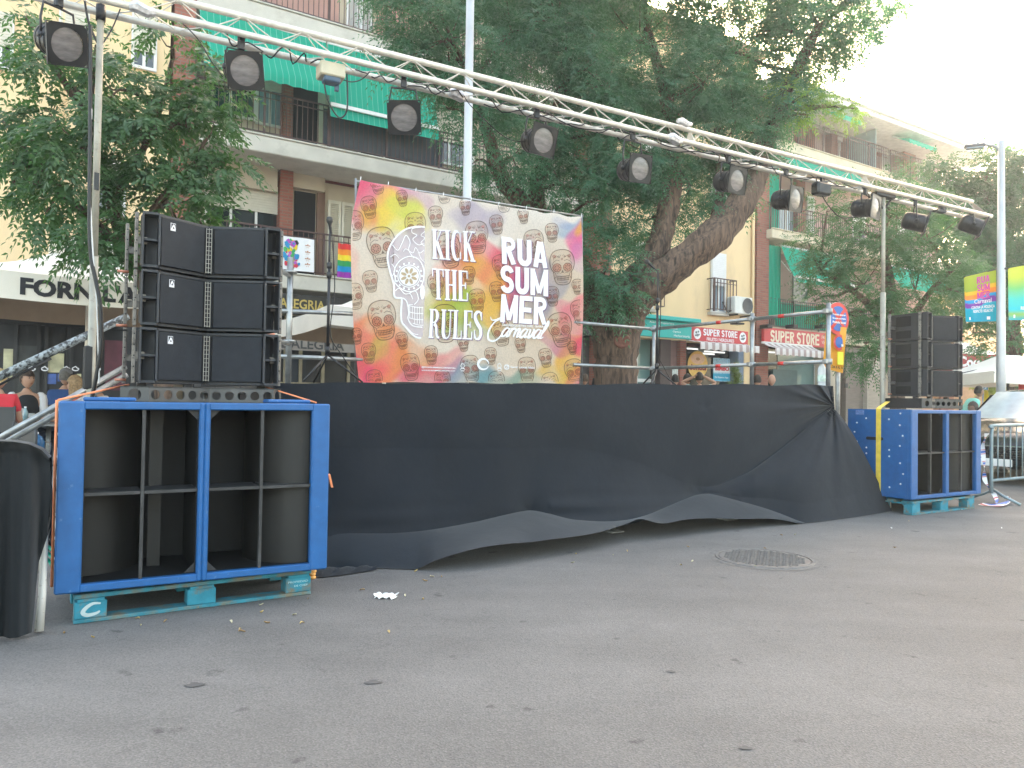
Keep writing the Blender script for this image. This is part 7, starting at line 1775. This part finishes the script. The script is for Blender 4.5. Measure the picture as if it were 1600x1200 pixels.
    # hair
    if hairstyle != 'bald':
        m = MB(); rows = []
        for i in range(11):
            th = (math.pi * (.62 if hairstyle == 'short' else .72)) * i / 10; row = []
            for j in range(25):
                ph = 2 * math.pi * j / 24; x, y, z = math.sin(th) * math.sin(ph), math.sin(th) * math.cos(ph), math.cos(th)
                lim = .30 if y > .2 else -1
                z2 = max(z, lim) if y > .2 else z
                f = 1.10 if hairstyle == 'short' else 1.20
                kk = 1.0 if z2 == z else math.sqrt(max(0, 1 - z2 * z2)) / max(1e-3, math.sqrt(max(1e-6, 1 - z * z)))
                row.append(hc + ht @ (Vector((x * kk * .080 * f, y * kk * .099 * f, z2 * .126 * f + (0 if hairstyle == 'short' else 0))) * k) + Vector((random.uniform(-1, 1), random.uniform(-1, 1), random.uniform(-1, 1))) * .003)
            rows.append(row)
        m.grid(rows)
        if hairstyle == 'long':
            for j in range(15):
                ph = math.pi * (.42 + 1.16 * j / 14); b = hc + ht @ (Vector((math.sin(ph) * .084, math.cos(ph) * .100, -.01)) * k); m.tube([b, b + Vector((math.sin(ph) * .01, math.cos(ph) * .0, -.09)), b + Vector((0, 0, -.16 - .03 * math.sin(j)))], [.022, .024, .010], 6)
        m.build('hair', mat('hair_' + key, hair, .7, var=.35, vscale=40, bump=.5, bscale=120), t, local=True)
    if cap:
        m = MB(); m.lathe([(.088, .0), (.090, .03), (.078, .07), (.045, .095), (0, .10)], hc + Vector((0, 0, .035)) * k, Z3, 18); fw = ht @ Vector((0, 1, 0)); m.box(hc + fw * .11 * k + Vector((0, 0, .04)), (.11, .08, .010), (ht @ Vector((1, 0, 0)), fw, Z3), .004); m.build('cap', mat('cap_' + key, cap, .8), t, local=True)
    # shirt
    slv = None
    if vest: slv, shirt, sleeves = shirt, vest, 'none'
    J2 = {}
    J2['w0'] = (P['pelvis'] + Vector((0, 0, .02)), (.168 * k, .135 * k)); J2['waist'] = (P['waist'], (.158 * k, .128 * k)); J2['chest'] = (P['chest'] + Vector((0, 0, .03 * k)), (.205 * k, .145 * k)); J2['neck'] = (P['chest'] + (P['neck'] - P['chest']) * .95, .088 * k)
    E2 = [('w0', 'waist'), ('waist', 'chest'), ('chest', 'neck')]
    if sleeves != 'none':
        for s in 'lr':
            J2['sh' + s] = (P['sh' + s] + Vector((0, 0, .012 * k)), .078 * k); q = .62 if sleeves == 'short' else 1.0; J2['se' + s] = (P['sh' + s] + (P['el' + s] - P['sh' + s]) * q, .056 * k); E2 += [('chest', 'sh' + s), ('sh' + s, 'se' + s)]
            if sleeves == 'long': J2['sw' + s] = (P['el' + s] + (P['wr' + s] - P['el' + s]) * .85, .038 * k); E2 += [('se' + s, 'sw' + s)]
    vs, fs = skin_mesh(J2, E2); m = MB(); m.smooth = True; m.add(vs, fs); m.build('shirt', mat('shirt_' + key, shirt, .85, var=.12, vscale=9, bump=.5, bscale=18), t, local=True)
    if slv:
        for s in 'lr':
            m = MB(); a_, b_, c_ = P['sh' + s], P['el' + s], P['wr' + s]; o_ = (a_ - P['chest']); o_.z = 0
            m.tube(crv([a_ - o_ * .18 + Vector((0, 0, .02)), a_ + o_ * .10, (a_ + b_) / 2, b_, (b_ + c_) / 2, c_], 3), [x_ * k for x_ in (.045, .058, .064, .068, .068, .064, .060, .058, .056, .055, .054, .052, .050, .046, .042, .040)], 10); m.build('sleeve', mat('sleeve_' + key, slv, .8, var=.1), t, local=True)
    J4 = {'w0': (P['pelvis'] + Vector((0, 0, .05)), (.160 * k, .130 * k)), 'pelvis': (P['pelvis'] - Vector((0, 0, .03)), (.158 * k, .130 * k))}; E4 = [('w0', 'pelvis')]
    for s in 'lr':
        J4['hp' + s] = (P['hp' + s], .100 * k); J4['kn' + s] = (P['kn' + s], .074 * k); J4['an' + s] = (P['kn' + s] + (P['an' + s] - P['kn' + s]) * .92, .056 * k); E4 += [('pelvis', 'hp' + s), ('hp' + s, 'kn' + s), ('kn' + s, 'an' + s)]
    vs, fs = skin_mesh(J4, E4); m = MB(); m.smooth = True; m.add(vs, fs); m.build('trousers', mat('trousers_' + key, trousers, .85, var=.15), t, local=True)
    for s in 'lr':
        m = MB(); a, b = P['an' + s], P['to' + s]; mid = (a + b) / 2; m.tube([a + Vector((0, -.03, -.03)), mid + Vector((0, 0, -.02)), b + Vector((0, .03, -.005))], [.042, .045, .030], 8); m.build('shoe', mat('shoe_dark', (.03, .03, .03), .6), t, local=True)
    return t
def at(px, Y, z=.13):
    p = W(px, 600, Y); return Vector((p.x, p.y, z))
def toward(p, q): return math.atan2(q.y - p.y, q.x - p.x)
T1, T2 = at(22, 9.6), at(150, 10.6)
p = at(-2, 9.0); person('person with short blond hair in a red top seated at the left edge', p, toward(p, at(30, 10.4)), 'sit', hair=(.45, .33, .15), shirt=(.60, .035, .05), hairstyle='short', key='p1', sleeves='short', H=1.66)
p = at(42, 10.3); person('seated person with cropped brown hair wearing a black vest over a white shirt', p, toward(p, C0) + R(12), 'sit', hair=(.05, .03, .02), shirt=(.70, .70, .70), vest=(.015, .015, .017), key='p2', sleeves='long', head_turn=R(20), H=1.70)
p = at(97, 11.2); person('seated person in a navy shirt and grey cap turned away near the chipped rail', p, R(100), 'sit', shirt=(.02, .06, .18), cap=(.16, .16, .17), hair=(.12, .11, .10), key='p3', lean=.10, H=1.78)
p = at(120, 10.2); person('seated person with light brown hair seen in profile above the blue cabinet corner', p, R(188), 'sit', hair=(.28, .18, .09), shirt=(.55, .12, .06), hairstyle='long', key='p4', H=1.60)
p = at(178, 11.6); person('dark haired seated person in a pale top just left of the near speaker stack', p, R(200), 'sit', hair=(.015, .012, .01), shirt=(.6, .6, .62), key='p5', lean=.2, H=1.62)
p = at(933, 14.4); person('dark haired person in a black T-shirt standing in profile left of the big trunk', p, R(-8), 'stand', shirt=(.015, .015, .017), key='p6', H=1.74)
p = at(913, 15.5); person('person with brown hair half hidden beside the right edge of the banner', p, R(70), 'stand', shirt=(.2, .2, .25), hair=(.08, .05, .03), key='p7', H=1.55)
p = at(1055, 15.6); person('dark haired person behind the stage below the drawing notice', p, R(80), 'stand', shirt=(.1, .1, .12), key='p8', H=1.57)
p = at(1074, 15.2); person('dark haired person in a white top behind the stage, left of the raised arms', p, R(95), 'stand', shirt=(.62, .62, .60), key='p9', H=1.57)
p = at(1093, 15.0); person('person holding both hands behind the head below the round yellow sticker', p, R(85), 'stand', shirt=(.25, .30, .28), arms='head', key='p10', H=1.60)
p = at(1183, 15.4); person('dark haired person behind the stage beside the middle scaffold post', p, R(60), 'stand', shirt=(.08, .08, .1), key='p11', H=1.58)
p = at(1206, 15.6); person('bald person behind the stage right of the middle scaffold post', p, R(75), 'stand', shirt=(.3, .28, .25), hairstyle='bald', key='p12', H=1.60, skin=(.5, .28, .2))
p = at(1503, 15.8, 0); person('person in a turquoise T-shirt leaning forward behind the far right cabinets', p, R(-5), 'stand', shirt=(.22, .58, .50), lean=.34, arms='back', key='p13', H=1.56, skin=(.25, .14, .09))
p = at(1532, 14.8, 0); person('seated person in a dark red top between the blue cabinet and the dark car', p, R(175), 'sit', shirt=(.28, .05, .08), hair=(.05, .03, .025), key='p14', lean=.12, H=1.60, skin=(.25, .14, .09))
p = at(1590, 21.5, 0); person('person in a white shirt seen over the roof of the dark car', p, R(95), 'stand', shirt=(.75, .75, .75), key='p15', H=1.60)

# ------------------------------------------------------------------ tables and chairs
def cafe_table(label, p, glasses):
    t = thing('cafe_table', label, 'table', p, R(15))
    m = MB(); m.box((0, 0, .61), (.75, .75, .025), None, .008); m.build('tabletop', mat('table_grey', (.30, .31, .31), .35, .3), t, local=True)
    m = MB(); m.tube([(0, 0, .03), (0, 0, .60)], .03, 10); m.build('column', M_steel, t, local=True)
    for a in range(4): m = MB(); m.tube([(0, 0, .05), (.3 * math.cos(a * PI2 + .78), .3 * math.sin(a * PI2 + .78), .015)], .016, 6); m.build('leg', M_steel, t, local=True)
    return t
PI2 = math.pi / 2
cafe_table('grey cafe table with glasses beside the person in red at the left edge', T1, 0)
cafe_table('grey cafe table behind the diagonal rails left of the near blue cabinet', at(78, 9.9), 0)
M_glassw = bpy.data.materials.new('drinking_glass'); M_glassw.use_nodes = True; b = M_glassw.node_tree.nodes['Principled BSDF']; b.inputs['Base Color'].default_value = (.75, .78, .76, 1); b.inputs['Roughness'].default_value = .08; b.inputs['Alpha'].default_value = .42
for k, (dx, dy, h, r, col, lab) in enumerate(((-.08, -.18, .12, .036, (.5, .3, .05), 'short tumbler with amber drink at the front of the left table'), (.22, -.20, .20, .040, None, 'tall stemmed glass on the left cafe table'), (.16, .12, .13, .038, (.6, .4, .05), 'glass of beer standing behind on the left cafe table'), (.30, .20, .13, .038, None, 'empty clear tumbler at the far corner of the left cafe table'))):
    c = T1 + Vector((dx, dy, .626)); g = thing('drinking_glass', lab, 'glass', c, 0, 'glasses on the cafe tables'); m = MB()
    if k == 1: m.lathe([(0, 0), (.034, .002), (.005, .01), (.005, .08), (.03, .10), (.042, .14), (.036, .20)], c, Z3, 16)
    else: m.lathe([(0, 0), (r * .85, 0), (r, h)], c, Z3, 16)
    m.build('bowl', M_glassw, g)
    if col: m = MB(); m.lathe([(0, .005), (r * .8, .005), (r * .9, h * .55), (0, h * .55)], c, Z3, 14); m.build('drink', mat('drink_%d' % k, col, .2), g)
c = T1 + Vector((.05, .16, .626)); g = thing('water_bottle', 'small pale blue water bottle on the left cafe table', 'bottle', c); m = MB(); m.lathe([(0, 0), (.032, 0), (.033, .14), (.013, .185), (.013, .20)], c, Z3, 14); m.build('body', mat('bottle_blue_tint', (.30, .45, .48), .1), g); m = MB(); m.lathe([(.015, .198), (.015, .215), (0, .216)], c, Z3, 12); m.build('cap', M_white, g)
p_ = at(50, 8.2, 0); p_ = W(56, 693, 8.6); c = Vector((p_.x, p_.y, p_.z - .12)); g = thing('water_jug', 'blue plastic water jug with white cap left of the near blue cabinet', 'jug', c); m = MB(); m.lathe([(0, 0), (.09, 0), (.095, .05), (.085, .10), (.092, .14), (.06, .20), (.022, .23)], c, Z3, 18); m.build('body', mat('jug_blue', (.02, .10, .22), .15), g); m = MB(); m.lathe([(.026, .22), (.026, .25), (0, .252)], c, Z3, 12); m.build('cap', M_white, g)
m = MB(); m.lathe([(0, 0), (.16, 0), (.16, .02), (0, .02)], c - Z3 * .022, Z3, 20); m.tube([c - Z3 * .02, Vector((c.x, c.y, .1))], .02, 8); o = m.build('side_stool', M_steel, origin=(c.x, c.y, .1)); tag(o, 'small round stool carrying the blue water jug', 'stool')
def chair0():
    t = thing('chair', 'x', 'chair', (0, 0, 0), 0, 'dark cafe chairs'); mw = mat('chair_dark', (.05, .05, .05), .5, .1)
    m = MB(); m.box((0, 0, .44), (.42, .42, .02), None, .006); m.build('seat', mw, t, local=True)
    m = MB(); m.box((0, -.21, .70), (.42, .02, .30), None, .006); m.tube([(-.20, -.21, .44), (-.20, -.22, .86)], .012, 6); m.tube([(.20, -.21, .44), (.20, -.22, .86)], .012, 6); m.build('backrest', mw, t, local=True)
    for x in (-1, 1):
        for y in (-1, 1): m = MB(); m.tube([(x * .18, y * .18, .43), (x * .22, y * .22, 0)], .012, 6); m.build('leg', mw, t, local=True)
    return t
c0 = chair0(); first = True
for key_, lab in (('p1', 'dark cafe chair under the person in the red top'), ('p2', 'dark cafe chair under the person in the black vest'), ('p3', 'dark cafe chair under the person in the navy shirt'), ('p4', 'dark cafe chair under the person with light brown hair'), ('p5', 'dark cafe chair under the person next to the near speaker stack'), ('p14', 'dark chair under the person in dark red'), (None, 'empty dark chair squeezed between the black covered barrier and the near blue cabinet')):
    o = c0 if first else copy_tree(c0); first = False
    p, a = FACES[key_] if key_ else (at(76, 7.6, 0), R(60)); o.location = p; o.rotation_euler = (0, 0, a - R(90)); o['label'] = lab
# ------------------------------------------------------------------ crowd barrier, right
def barrier(label, a, rz, L=2.2, H=.93, nb=14):
    t = thing('crowd_barrier', label, 'barrier', a, rz)
    m = MB(); m.tube(crv([(0, 0, .12), (0, 0, H - .14), (.03, 0, H - .04), (.13, 0, H), (L - .13, 0, H), (L - .03, 0, H - .04), (L, 0, H - .14), (L, 0, .12)], 4), .021, 8); m.build('frame', M_barr, t, local=True)
    m = MB(); m.tube([(0, 0, .27), (L, 0, .27)], .018, 8); m.build('bottom_rail', M_barr, t, local=True)
    for k in range(1, nb): x = L * k / nb; m = MB(); m.tube([(x, 0, .27), (x, 0, H)], .0085, 6); m.build('bar', M_barr, t, local=True)
    for x in (.04, L - .04):
        for sg in (-1, 1): m = MB(); m.tube([(x, 0, .16), (x, sg * .10, .10), (x, sg * .30, .012)], .017, 6); m.build('foot', M_barr, t, local=True)
    return t
M_barr = mat('barrier_grey', (.22, .28, .30), .45, .4, var=.2)
pB = G(1549, 786); barrier('grey green crowd barrier in front of the dark car at the right edge', (pB.x, pB.y, 0), RZ)
# striped tape
Mt = bpy.data.materials.new('police_tape'); Mt.use_nodes = True; n = Mt.node_tree; b = n.nodes['Principled BSDF']; tc = n.nodes.new('ShaderNodeTexCoord'); wv = n.nodes.new('ShaderNodeTexWave'); wv.inputs['Scale'].default_value = 2.2; wv.inputs['Distortion'].default_value = 2.0; n.links.new(tc.outputs['Object'], wv.inputs[0]); wv.bands_direction = 'Z'
cr = n.nodes.new('ShaderNodeValToRGB'); cr.color_ramp.interpolation = 'CONSTANT'; cr.color_ramp.elements[0].color = (.75, .74, .74, 1); cr.color_ramp.elements[1].position = .62; cr.color_ramp.elements[1].color = (.50, .06, .08, 1); e = cr.color_ramp.elements.new(.80); e.color = (.75, .75, .75, 1); e = cr.color_ramp.elements.new(.9); e.color = (.03, .10, .40, 1); n.links.new(wv.outputs[0], cr.inputs[0]); n.links.new(cr.outputs[0], b.inputs['Base Color'])
m = MB()
pts = crv([W(1542, 677, 9.2), W(1536, 700, 9.2), W(1538, 730, 9.15), W(1540, 755, 9.1), W(1552, 770, 9.1), G(1556, 786, .03), G(1532, 787, .02), G(1560, 789, .03), G(1578, 782, .04), G(1570, 776, .08)], 6)
L_, R__ = [], []
for i, p in enumerate(pts):
    a = i * .35; w_ = Vector((math.cos(a) * .03, math.sin(a) * .02, .022 * math.sin(a * .7) if p.z > .1 else .01)); L_.append(p + w_); R__.append(p - w_)
m.grid([L_, R__]); o = m.build('barrier_tape', Mt, origin=pts[0]); tag(o, 'torn red, white and blue plastic tape hanging from the barrier to the road', 'tape')

# ------------------------------------------------------------------ black covered barrier, left foreground
t = thing('covered_barrier', 'black cloth covered barrier cut by the left edge, in front of the near blue cabinet', 'barrier', G(20, 990))
rows = []
for i in range(90):
    x = -130 + (77 + 130) * i / 89; Y = 3.35 + .25 * (x + 130) / 207; col = []
    yt = interp([(-130, 686), (20, 690), (45, 694), (65, 703), (77, 716)], x); yb = interp([(-130, 1012), (0, 1000), (30, 996), (52, 988), (62, 880), (77, 835)], x)
    for j in range(40):
        q = j / 39; y = yt + (yb - yt) * q
        fold = (.035 * math.sin(x / 9.5 + .6 * q) + .02 * math.sin(x / 4.7 + 1.2)) * (.25 + .75 * q) 
        if q < .04: fold += .04 * (q - .04) / .04
        p = W(x + (2 * math.sin(q * 5)), y, Y + fold); p.z = max(p.z, .008); col.append(p)
    rows.append(col)
m = MB(); m.grid(rows)
top = [r[0] for r in rows]; m.grid([top, [p + Vector((-.02, .05, .006)) for p in top], [p + Vector((-.05, .10, -.02)) for p in top], [p + Vector((-.06, .12, -.3)) for p in top]])
m.build('cover', blackcloth('black_cloth_cover', (.014, .016, .018)), t)
m = MB(); a = G(61, 989); m.tube([a + Z3 * .01, W(66, 930, 3.66), W(69, 860, 3.72), W(70, 720, 3.74)], [.021, .018, .017, .017], 8); m.build('leg', mat('leg_white', (.55, .54, .50), .5, .1, col2=(.15, .10, .07), c2=(.6, .7), c2scale=30), t)
m = MB(); a = W(75, 800, 4.0)
for k in range(7): m.tube(crv([W(72 + 8 * math.sin(k), 690 + 14 * k, 4.1), W(80, 700 + 20 * k, 4.0), W(76 - 5 * math.cos(k), 760 + 16 * k, 4.0), W(84, 880 - 4 * k, 4.05)], 5), .006, 5)
o = m.build('cable', M_cable, origin=(a.x, a.y, 0)); tag(o, 'tangle of thin dark cables between the covered barrier and the near blue cabinet', 'cable')
m = MB(); a = W(76, 866, 3.95)
for k in range(3): m.tube(crv([a + Vector((random.uniform(-.03, .02), 0, .05 - .035 * k)), a + Vector((.0, .01, .03 - .035 * k)), a + Vector((.02, 0, .02 - .04 * k))], 4), .009, 6)
o = m.build('cable', mat('cable_green', (.0, .35, .22), .5), origin=a); tag(o, 'bright green cable ends low beside the near blue cabinet', 'cable')

# ------------------------------------------------------------------ dark car
def car(label, root, rz):
    t = thing('parked_car', label, 'car', root, rz); paint = mat('car_paint', (.012, .014, .016), .18, .4, spec=.9)
    st = [(2.10, .62, .30, .62, .55), (2.04, .74, .22, .76, .66), (1.80, .84, .19, .84, .76), (1.30, .87, .18, .87, .90), (.98, .875, .18, .875, .96), (0, .88, .18, .88, .98), (-1.2, .875, .18, .87, .99), (-1.75, .86, .22, .84, 1.0), (-2.0, .82, .30, .78, .98), (-2.08, .74, .36, .70, .80)]
    m = MB(); rows = []
    for (x, hb, zb, hw, zt) in st:
        zm = zb + (zt - zb) * .55
        rows.append([Vector((x, y, z)) for y, z in ((-hb * .9, zb), (-hb, zb + .08), (-hb * 1.0, zm), (-hw * .97, zt - .05), (-hw * .86, zt), (-hw * .4, zt + .025), (0, zt + .03), (hw * .4, zt + .025), (hw * .86, zt), (hw * .97, zt - .05), (hb, zm), (hb, zb + .08), (hb * .9, zb))])
    m.grid(rows); m.poly(rows[0]); m.poly(rows[-1][::-1]); m.build('body', paint, t, local=True)
    cab = [(1.02, .74, .94), (.30, .60, 1.40), (-.2, .59, 1.45), (-1.1, .58, 1.44), (-1.80, .66, 1.02)]
    m = MB(); rows = []
    for (x, hw, z) in cab: rows.append([Vector((x, y, zz)) for y, zz in ((-.80 if z > 1.1 else -hw, .97 if z > 1.1 else z), (-hw - .02, z - .04), (-hw * .9, z), (0, z + .03), (hw * .9, z), (hw + .02, z - .04), (.80 if z > 1.1 else hw, .97 if z > 1.1 else z))])
    m.grid(rows); m.build('cabin', paint, t, local=True)
    m = MB(); rows = []
    for q in range(7):
        f = q / 6; x = 1.035 + (.30 - 1.02) * f + .012; z = .955 + (1.385 - .94) * f + .016; hw = .70 + (.565 - .70) * f; rows.append([Vector((x - .05 * (y / hw) ** 2, y, z)) for y in [hw * (k / 5 - 1) for k in range(11)]])
    m.grid(rows); m.build('windscreen', mat('windscreen', (.50, .55, .57), .2, .25, spec=1.0), t, local=True)  # pale base colour paints in the white sky glare on the glass
    for sg in (-1, 1):
        m = MB(); m.poly([(.70, sg * .795, 1.02), (.28, sg * .66, 1.36), (-.35, sg * .64, 1.40), (-.35, sg * .80, 1.02)]); m.poly([(-.42, sg * .80, 1.02), (-.42, sg * .64, 1.40), (-1.10, sg * .64, 1.39), (-1.45, sg * .78, 1.04)]); m.build('side_window', M_glassd, t, local=True)
        m = MB(); m.lathe([(.0, .03), (.09, .025), (.105, 0), (.10, -.04)], (2.0, sg * .58, .66), (1, sg * .3, .25), 16); m.box((1.97, sg * .60, .64), (.12, .30, .13), None, .03); m.build('headlight', mat('headlight', (.38, .40, .42), .08, .5, spec=1), t, local=True)
        m = MB(); m.box((.78, sg * .90, 1.00), (.08, .15, .10), None, .03); m.build('wing_mirror', paint, t, local=True)
        for x in (1.28, -1.28):
            m = MB(); m.lathe([(.20, -.09), (.30, -.10), (.315, -.06), (.315, .06), (.30, .10), (.20, .09)], (x, sg * .78, .315), (0, 1, 0), 24); wh = m.build('wheel', mat('tyre', (.015, .015, .015), .8), t, local=True)
            m = MB(); m.lathe([(0, sg * .05), (.06, sg * .07), (.18, sg * .06), (.205, sg * .095)], (x, sg * .78, .315), (0, 1, 0), 20); m.build('rim', M_steel, wh, local=True)
    m = MB()
    for k in range(5): m.box((2.09, 0, .40 + k * .035), (.03, .80, .014)); 
    m.box((2.085, 0, .46), (.02, .84, .20)); m.build('grille', M_dark, t, local=True)
    m = MB(); m.box((2.115, 0, .33), (.02, .50, .11), None, .003); m.build('number_plate', M_paper, t, local=True)
    m = MB(); m.box((2.06, 0, .57), (.10, 1.36, .025), None, .008); m.build('chrome_strip', mat('chrome', (.6, .6, .6), .15, .9), t, local=True)
    return t
fr = W(1552, 700, 11.3); fw = Vector((-math.cos(RZ + R(6)), -math.sin(RZ + R(6)), 0)); cr_ = Vector((fr.x, fr.y, 0)) - fw * 2.1
car('dark grey parked car with pale glare-coloured windscreen behind the crowd barrier at the right edge', cr_, math.atan2(fw.y, fw.x))
# disabled bay sign
p = W(1536, 604, 22); p0 = Vector((p.x, p.y, 0)); t = thing('road_sign', 'small blue disabled parking sign beneath the white parasol at the right', 'road sign', p0)
m = MB(); m.tube([p0, p], .025, 8); m.build('pole', M_steel, t); m = MB(); m.box(p - Vector((0, .04, 0)), (.22, .02, .20)); pn = m.build('panel', mat('sign_blue2', (.01, .12, .25), .5), t)
m = MB(); q = p - Vector((0, .056, 0)); 
for qd in stroke2(circ2(.0, -.03, .045, n=14, a0=150, a1=400), .014) + stroke2([(-.01, .05), (-.005, -.01), (.04, -.01), (.06, -.05)], .016) + stroke2(circ2(-.012, .075, .008, n=8), .012): m.poly([q + Vector((a, 0, b)) for a, b in qd])
m.build('wheelchair_symbol', M_white, pn)
p = W(1541, 618, 20.5); m = MB(); m.lathe([(.07, -1.0), (.10, -.6), (.07, -.2), (.05, .1), (.0, .16)], p, Z3, 12); o = m.build('yellow_post', mat('post_yellow', (.75, .62, .03), .6), origin=(p.x, p.y, 0)); tag(o, 'bright yellow post behind the person in dark red', 'post')
p = W(1597, 603, 20); m = MB(); m.box(p, (.18, .04, .34), None, .01); m.tube([Vector((p.x, p.y, 0)), p], .02, 6); o = m.build('menu_board', M_red, origin=(p.x, p.y, 0)); tag(o, 'small red and white board under the white parasol at the right edge', 'sign')

# ------------------------------------------------------------------ manhole and litter
c = G(1194, 873); t = thing('manhole_cover', 'round cast iron manhole cover in the asphalt right of centre', 'manhole cover', (c.x, c.y, 0), R(25))
Mi = mat('cast_iron', (.135, .130, .124), .75, .1, var=.2, vscale=20)
m = MB(); m.lathe([(.355, .0005), (.35, .008), (.335, .008), (.332, .003)], (0, 0, 0), Z3, 48, sm=False); m.build('rim', Mi, t, local=True)
m = MB(); m.lathe([(.326, .001), (.322, .006), (0, .006)], (0, 0, 0), Z3, 48, sm=False)
for i in range(-9, 10):
    for j in range(-9, 10):
        x, y = i * .032, j * .032
        if x * x + y * y < .295 ** 2: m.box((x, y, .0075), ((.022, .010, .006) if (i + j) % 2 else (.010, .022, .006)))
m.build('lid', Mi, t, local=True)
m = MB(); m.lathe([(.40, .0022), (.356, .0026)], (0, 0, 0), Z3, 48); m.build('tar_ring', mat('tar_ring', (.128, .124, .118), .9, var=.3, vscale=30), t, local=True)
c = G(603, 933); m = MB(); rows = []
for i in range(13):
    row = []
    for j in range(9):
        x, y = (i / 12 - .5) * .125, (j / 8 - .5) * .10; z = .005 + .014 * abs(math.sin(i * .9 + j * .5)) * (1 - abs(j / 4 - 1) * .5) + .006 * math.sin(i * 1.7 - j)
        row.append(c + Vector((x + .01 * math.sin(j * 1.3), y + .012 * math.sin(i * 1.1), max(.003, z))))
    rows.append(row)
m.grid(rows, sm=False); o = m.build('paper_scrap', M_paper, origin=c); tag(o, 'crumpled white paper on the asphalt below the stage cloth', 'litter')
leaf_m = [mat('leaf_dry_a', (.55, .40, .16), .8, var=.3), mat('leaf_dry_b', (.40, .26, .12), .8, var=.3), mat('leaf_dry_c', (.62, .56, .38), .8, var=.2)]
spots = [(215, 968), (258, 972), (220, 978), (285, 948), (310, 951), (361, 973), (375, 985), (378, 988), (408, 946), (409, 957), (417, 974), (460, 962), (472, 975), (481, 937), (633, 932), (661, 937), (664, 908), (675, 902), (607, 989), (566, 923), (895, 880), (900, 866), (1075, 855), (1082, 878), (1064, 884), (1221, 837), (1242, 836), (1393, 826), (1398, 856), (1502, 797), (1565, 826), (1420, 815), (760, 842), (650, 893), (690, 902), (958, 868), (980, 862), (1195, 858), (1180, 886), (145, 997), (100, 990)]
wh = ['by the near pallet', 'under the edge of the stage cloth', 'around the manhole cover', 'near the far pallet']
for i, (x, y) in enumerate(spots):
    c = G(x, y); r = random.uniform(.008, .017); a = random.uniform(0, 6); m = MB(); rows = []
    for u in range(5):
        for_ = u / 4; w_ = r * .45 * math.sin(math.pi * (for_ * .9 + .05)); row = []
        for v_ in (-1, 0, 1):
            X = (for_ - .5) * 2 * r; Y = w_ * v_; row.append(c + Vector((X * math.cos(a) - Y * math.sin(a), X * math.sin(a) + Y * math.cos(a), .004 + .006 * abs(v_) + .004 * math.sin(u + i))))
        rows.append(row)
    m.grid(rows); white = i in (27, 29, 30); o = m.build('paper_scrap' if white else 'fallen_leaf', M_paper if white else leaf_m[i % 3], origin=c)
    zone = 0 if x < 500 else (1 if x < 1050 and y < 960 else 2) if x < 1330 else 3
    tag(o, ('tiny white paper scrap on the road ' if white else 'small dry yellow brown leaf lying on the road ') + wh[zone], 'litter' if white else 'leaf', ('tiny paper scraps ' if white else 'dry leaves ') + wh[zone])
for i, (x, y, r) in enumerate(((305, 1071, .024), (583, 1067, .022), (1165, 1170, .014), (1048, 1050, .012))):
    c = G(x, y); m = MB(); m.poly([c + Vector((r * (1 + .3 * math.sin(k * 2.3 + i)) * math.cos(k * .571) * 1.5, r * (1 + .3 * math.cos(k * 1.7 + i)) * math.sin(k * .571), .0035)) for k in range(11)])
    o = m.build('tar_patch', mat('tar_spot', (.085, .082, .080), .8, var=.3), origin=c); tag(o, kind='structure')
def flare_haze():  # thin volume added to imitate the bright veil of lens flare
    m = bpy.data.materials.new('flare_haze'); m.use_nodes = True; n = m.node_tree; n.nodes.remove(n.nodes['Principled BSDF'])
    v = n.nodes.new('ShaderNodeVolumePrincipled'); v.inputs['Color'].default_value = (.80, .93, 1, 1); v.inputs['Density'].default_value = HZ; v.inputs['Anisotropy'].default_value = .65
    n.links.new(v.outputs[0], n.nodes['Material Output'].inputs['Volume'])
    mb = MB(); mb.bx(-60, 60, -12, 80, -1.0, 16); o = mb.build('flare_haze', m); tag(o, kind='stuff')
HZ = 0.0028
flare_haze()
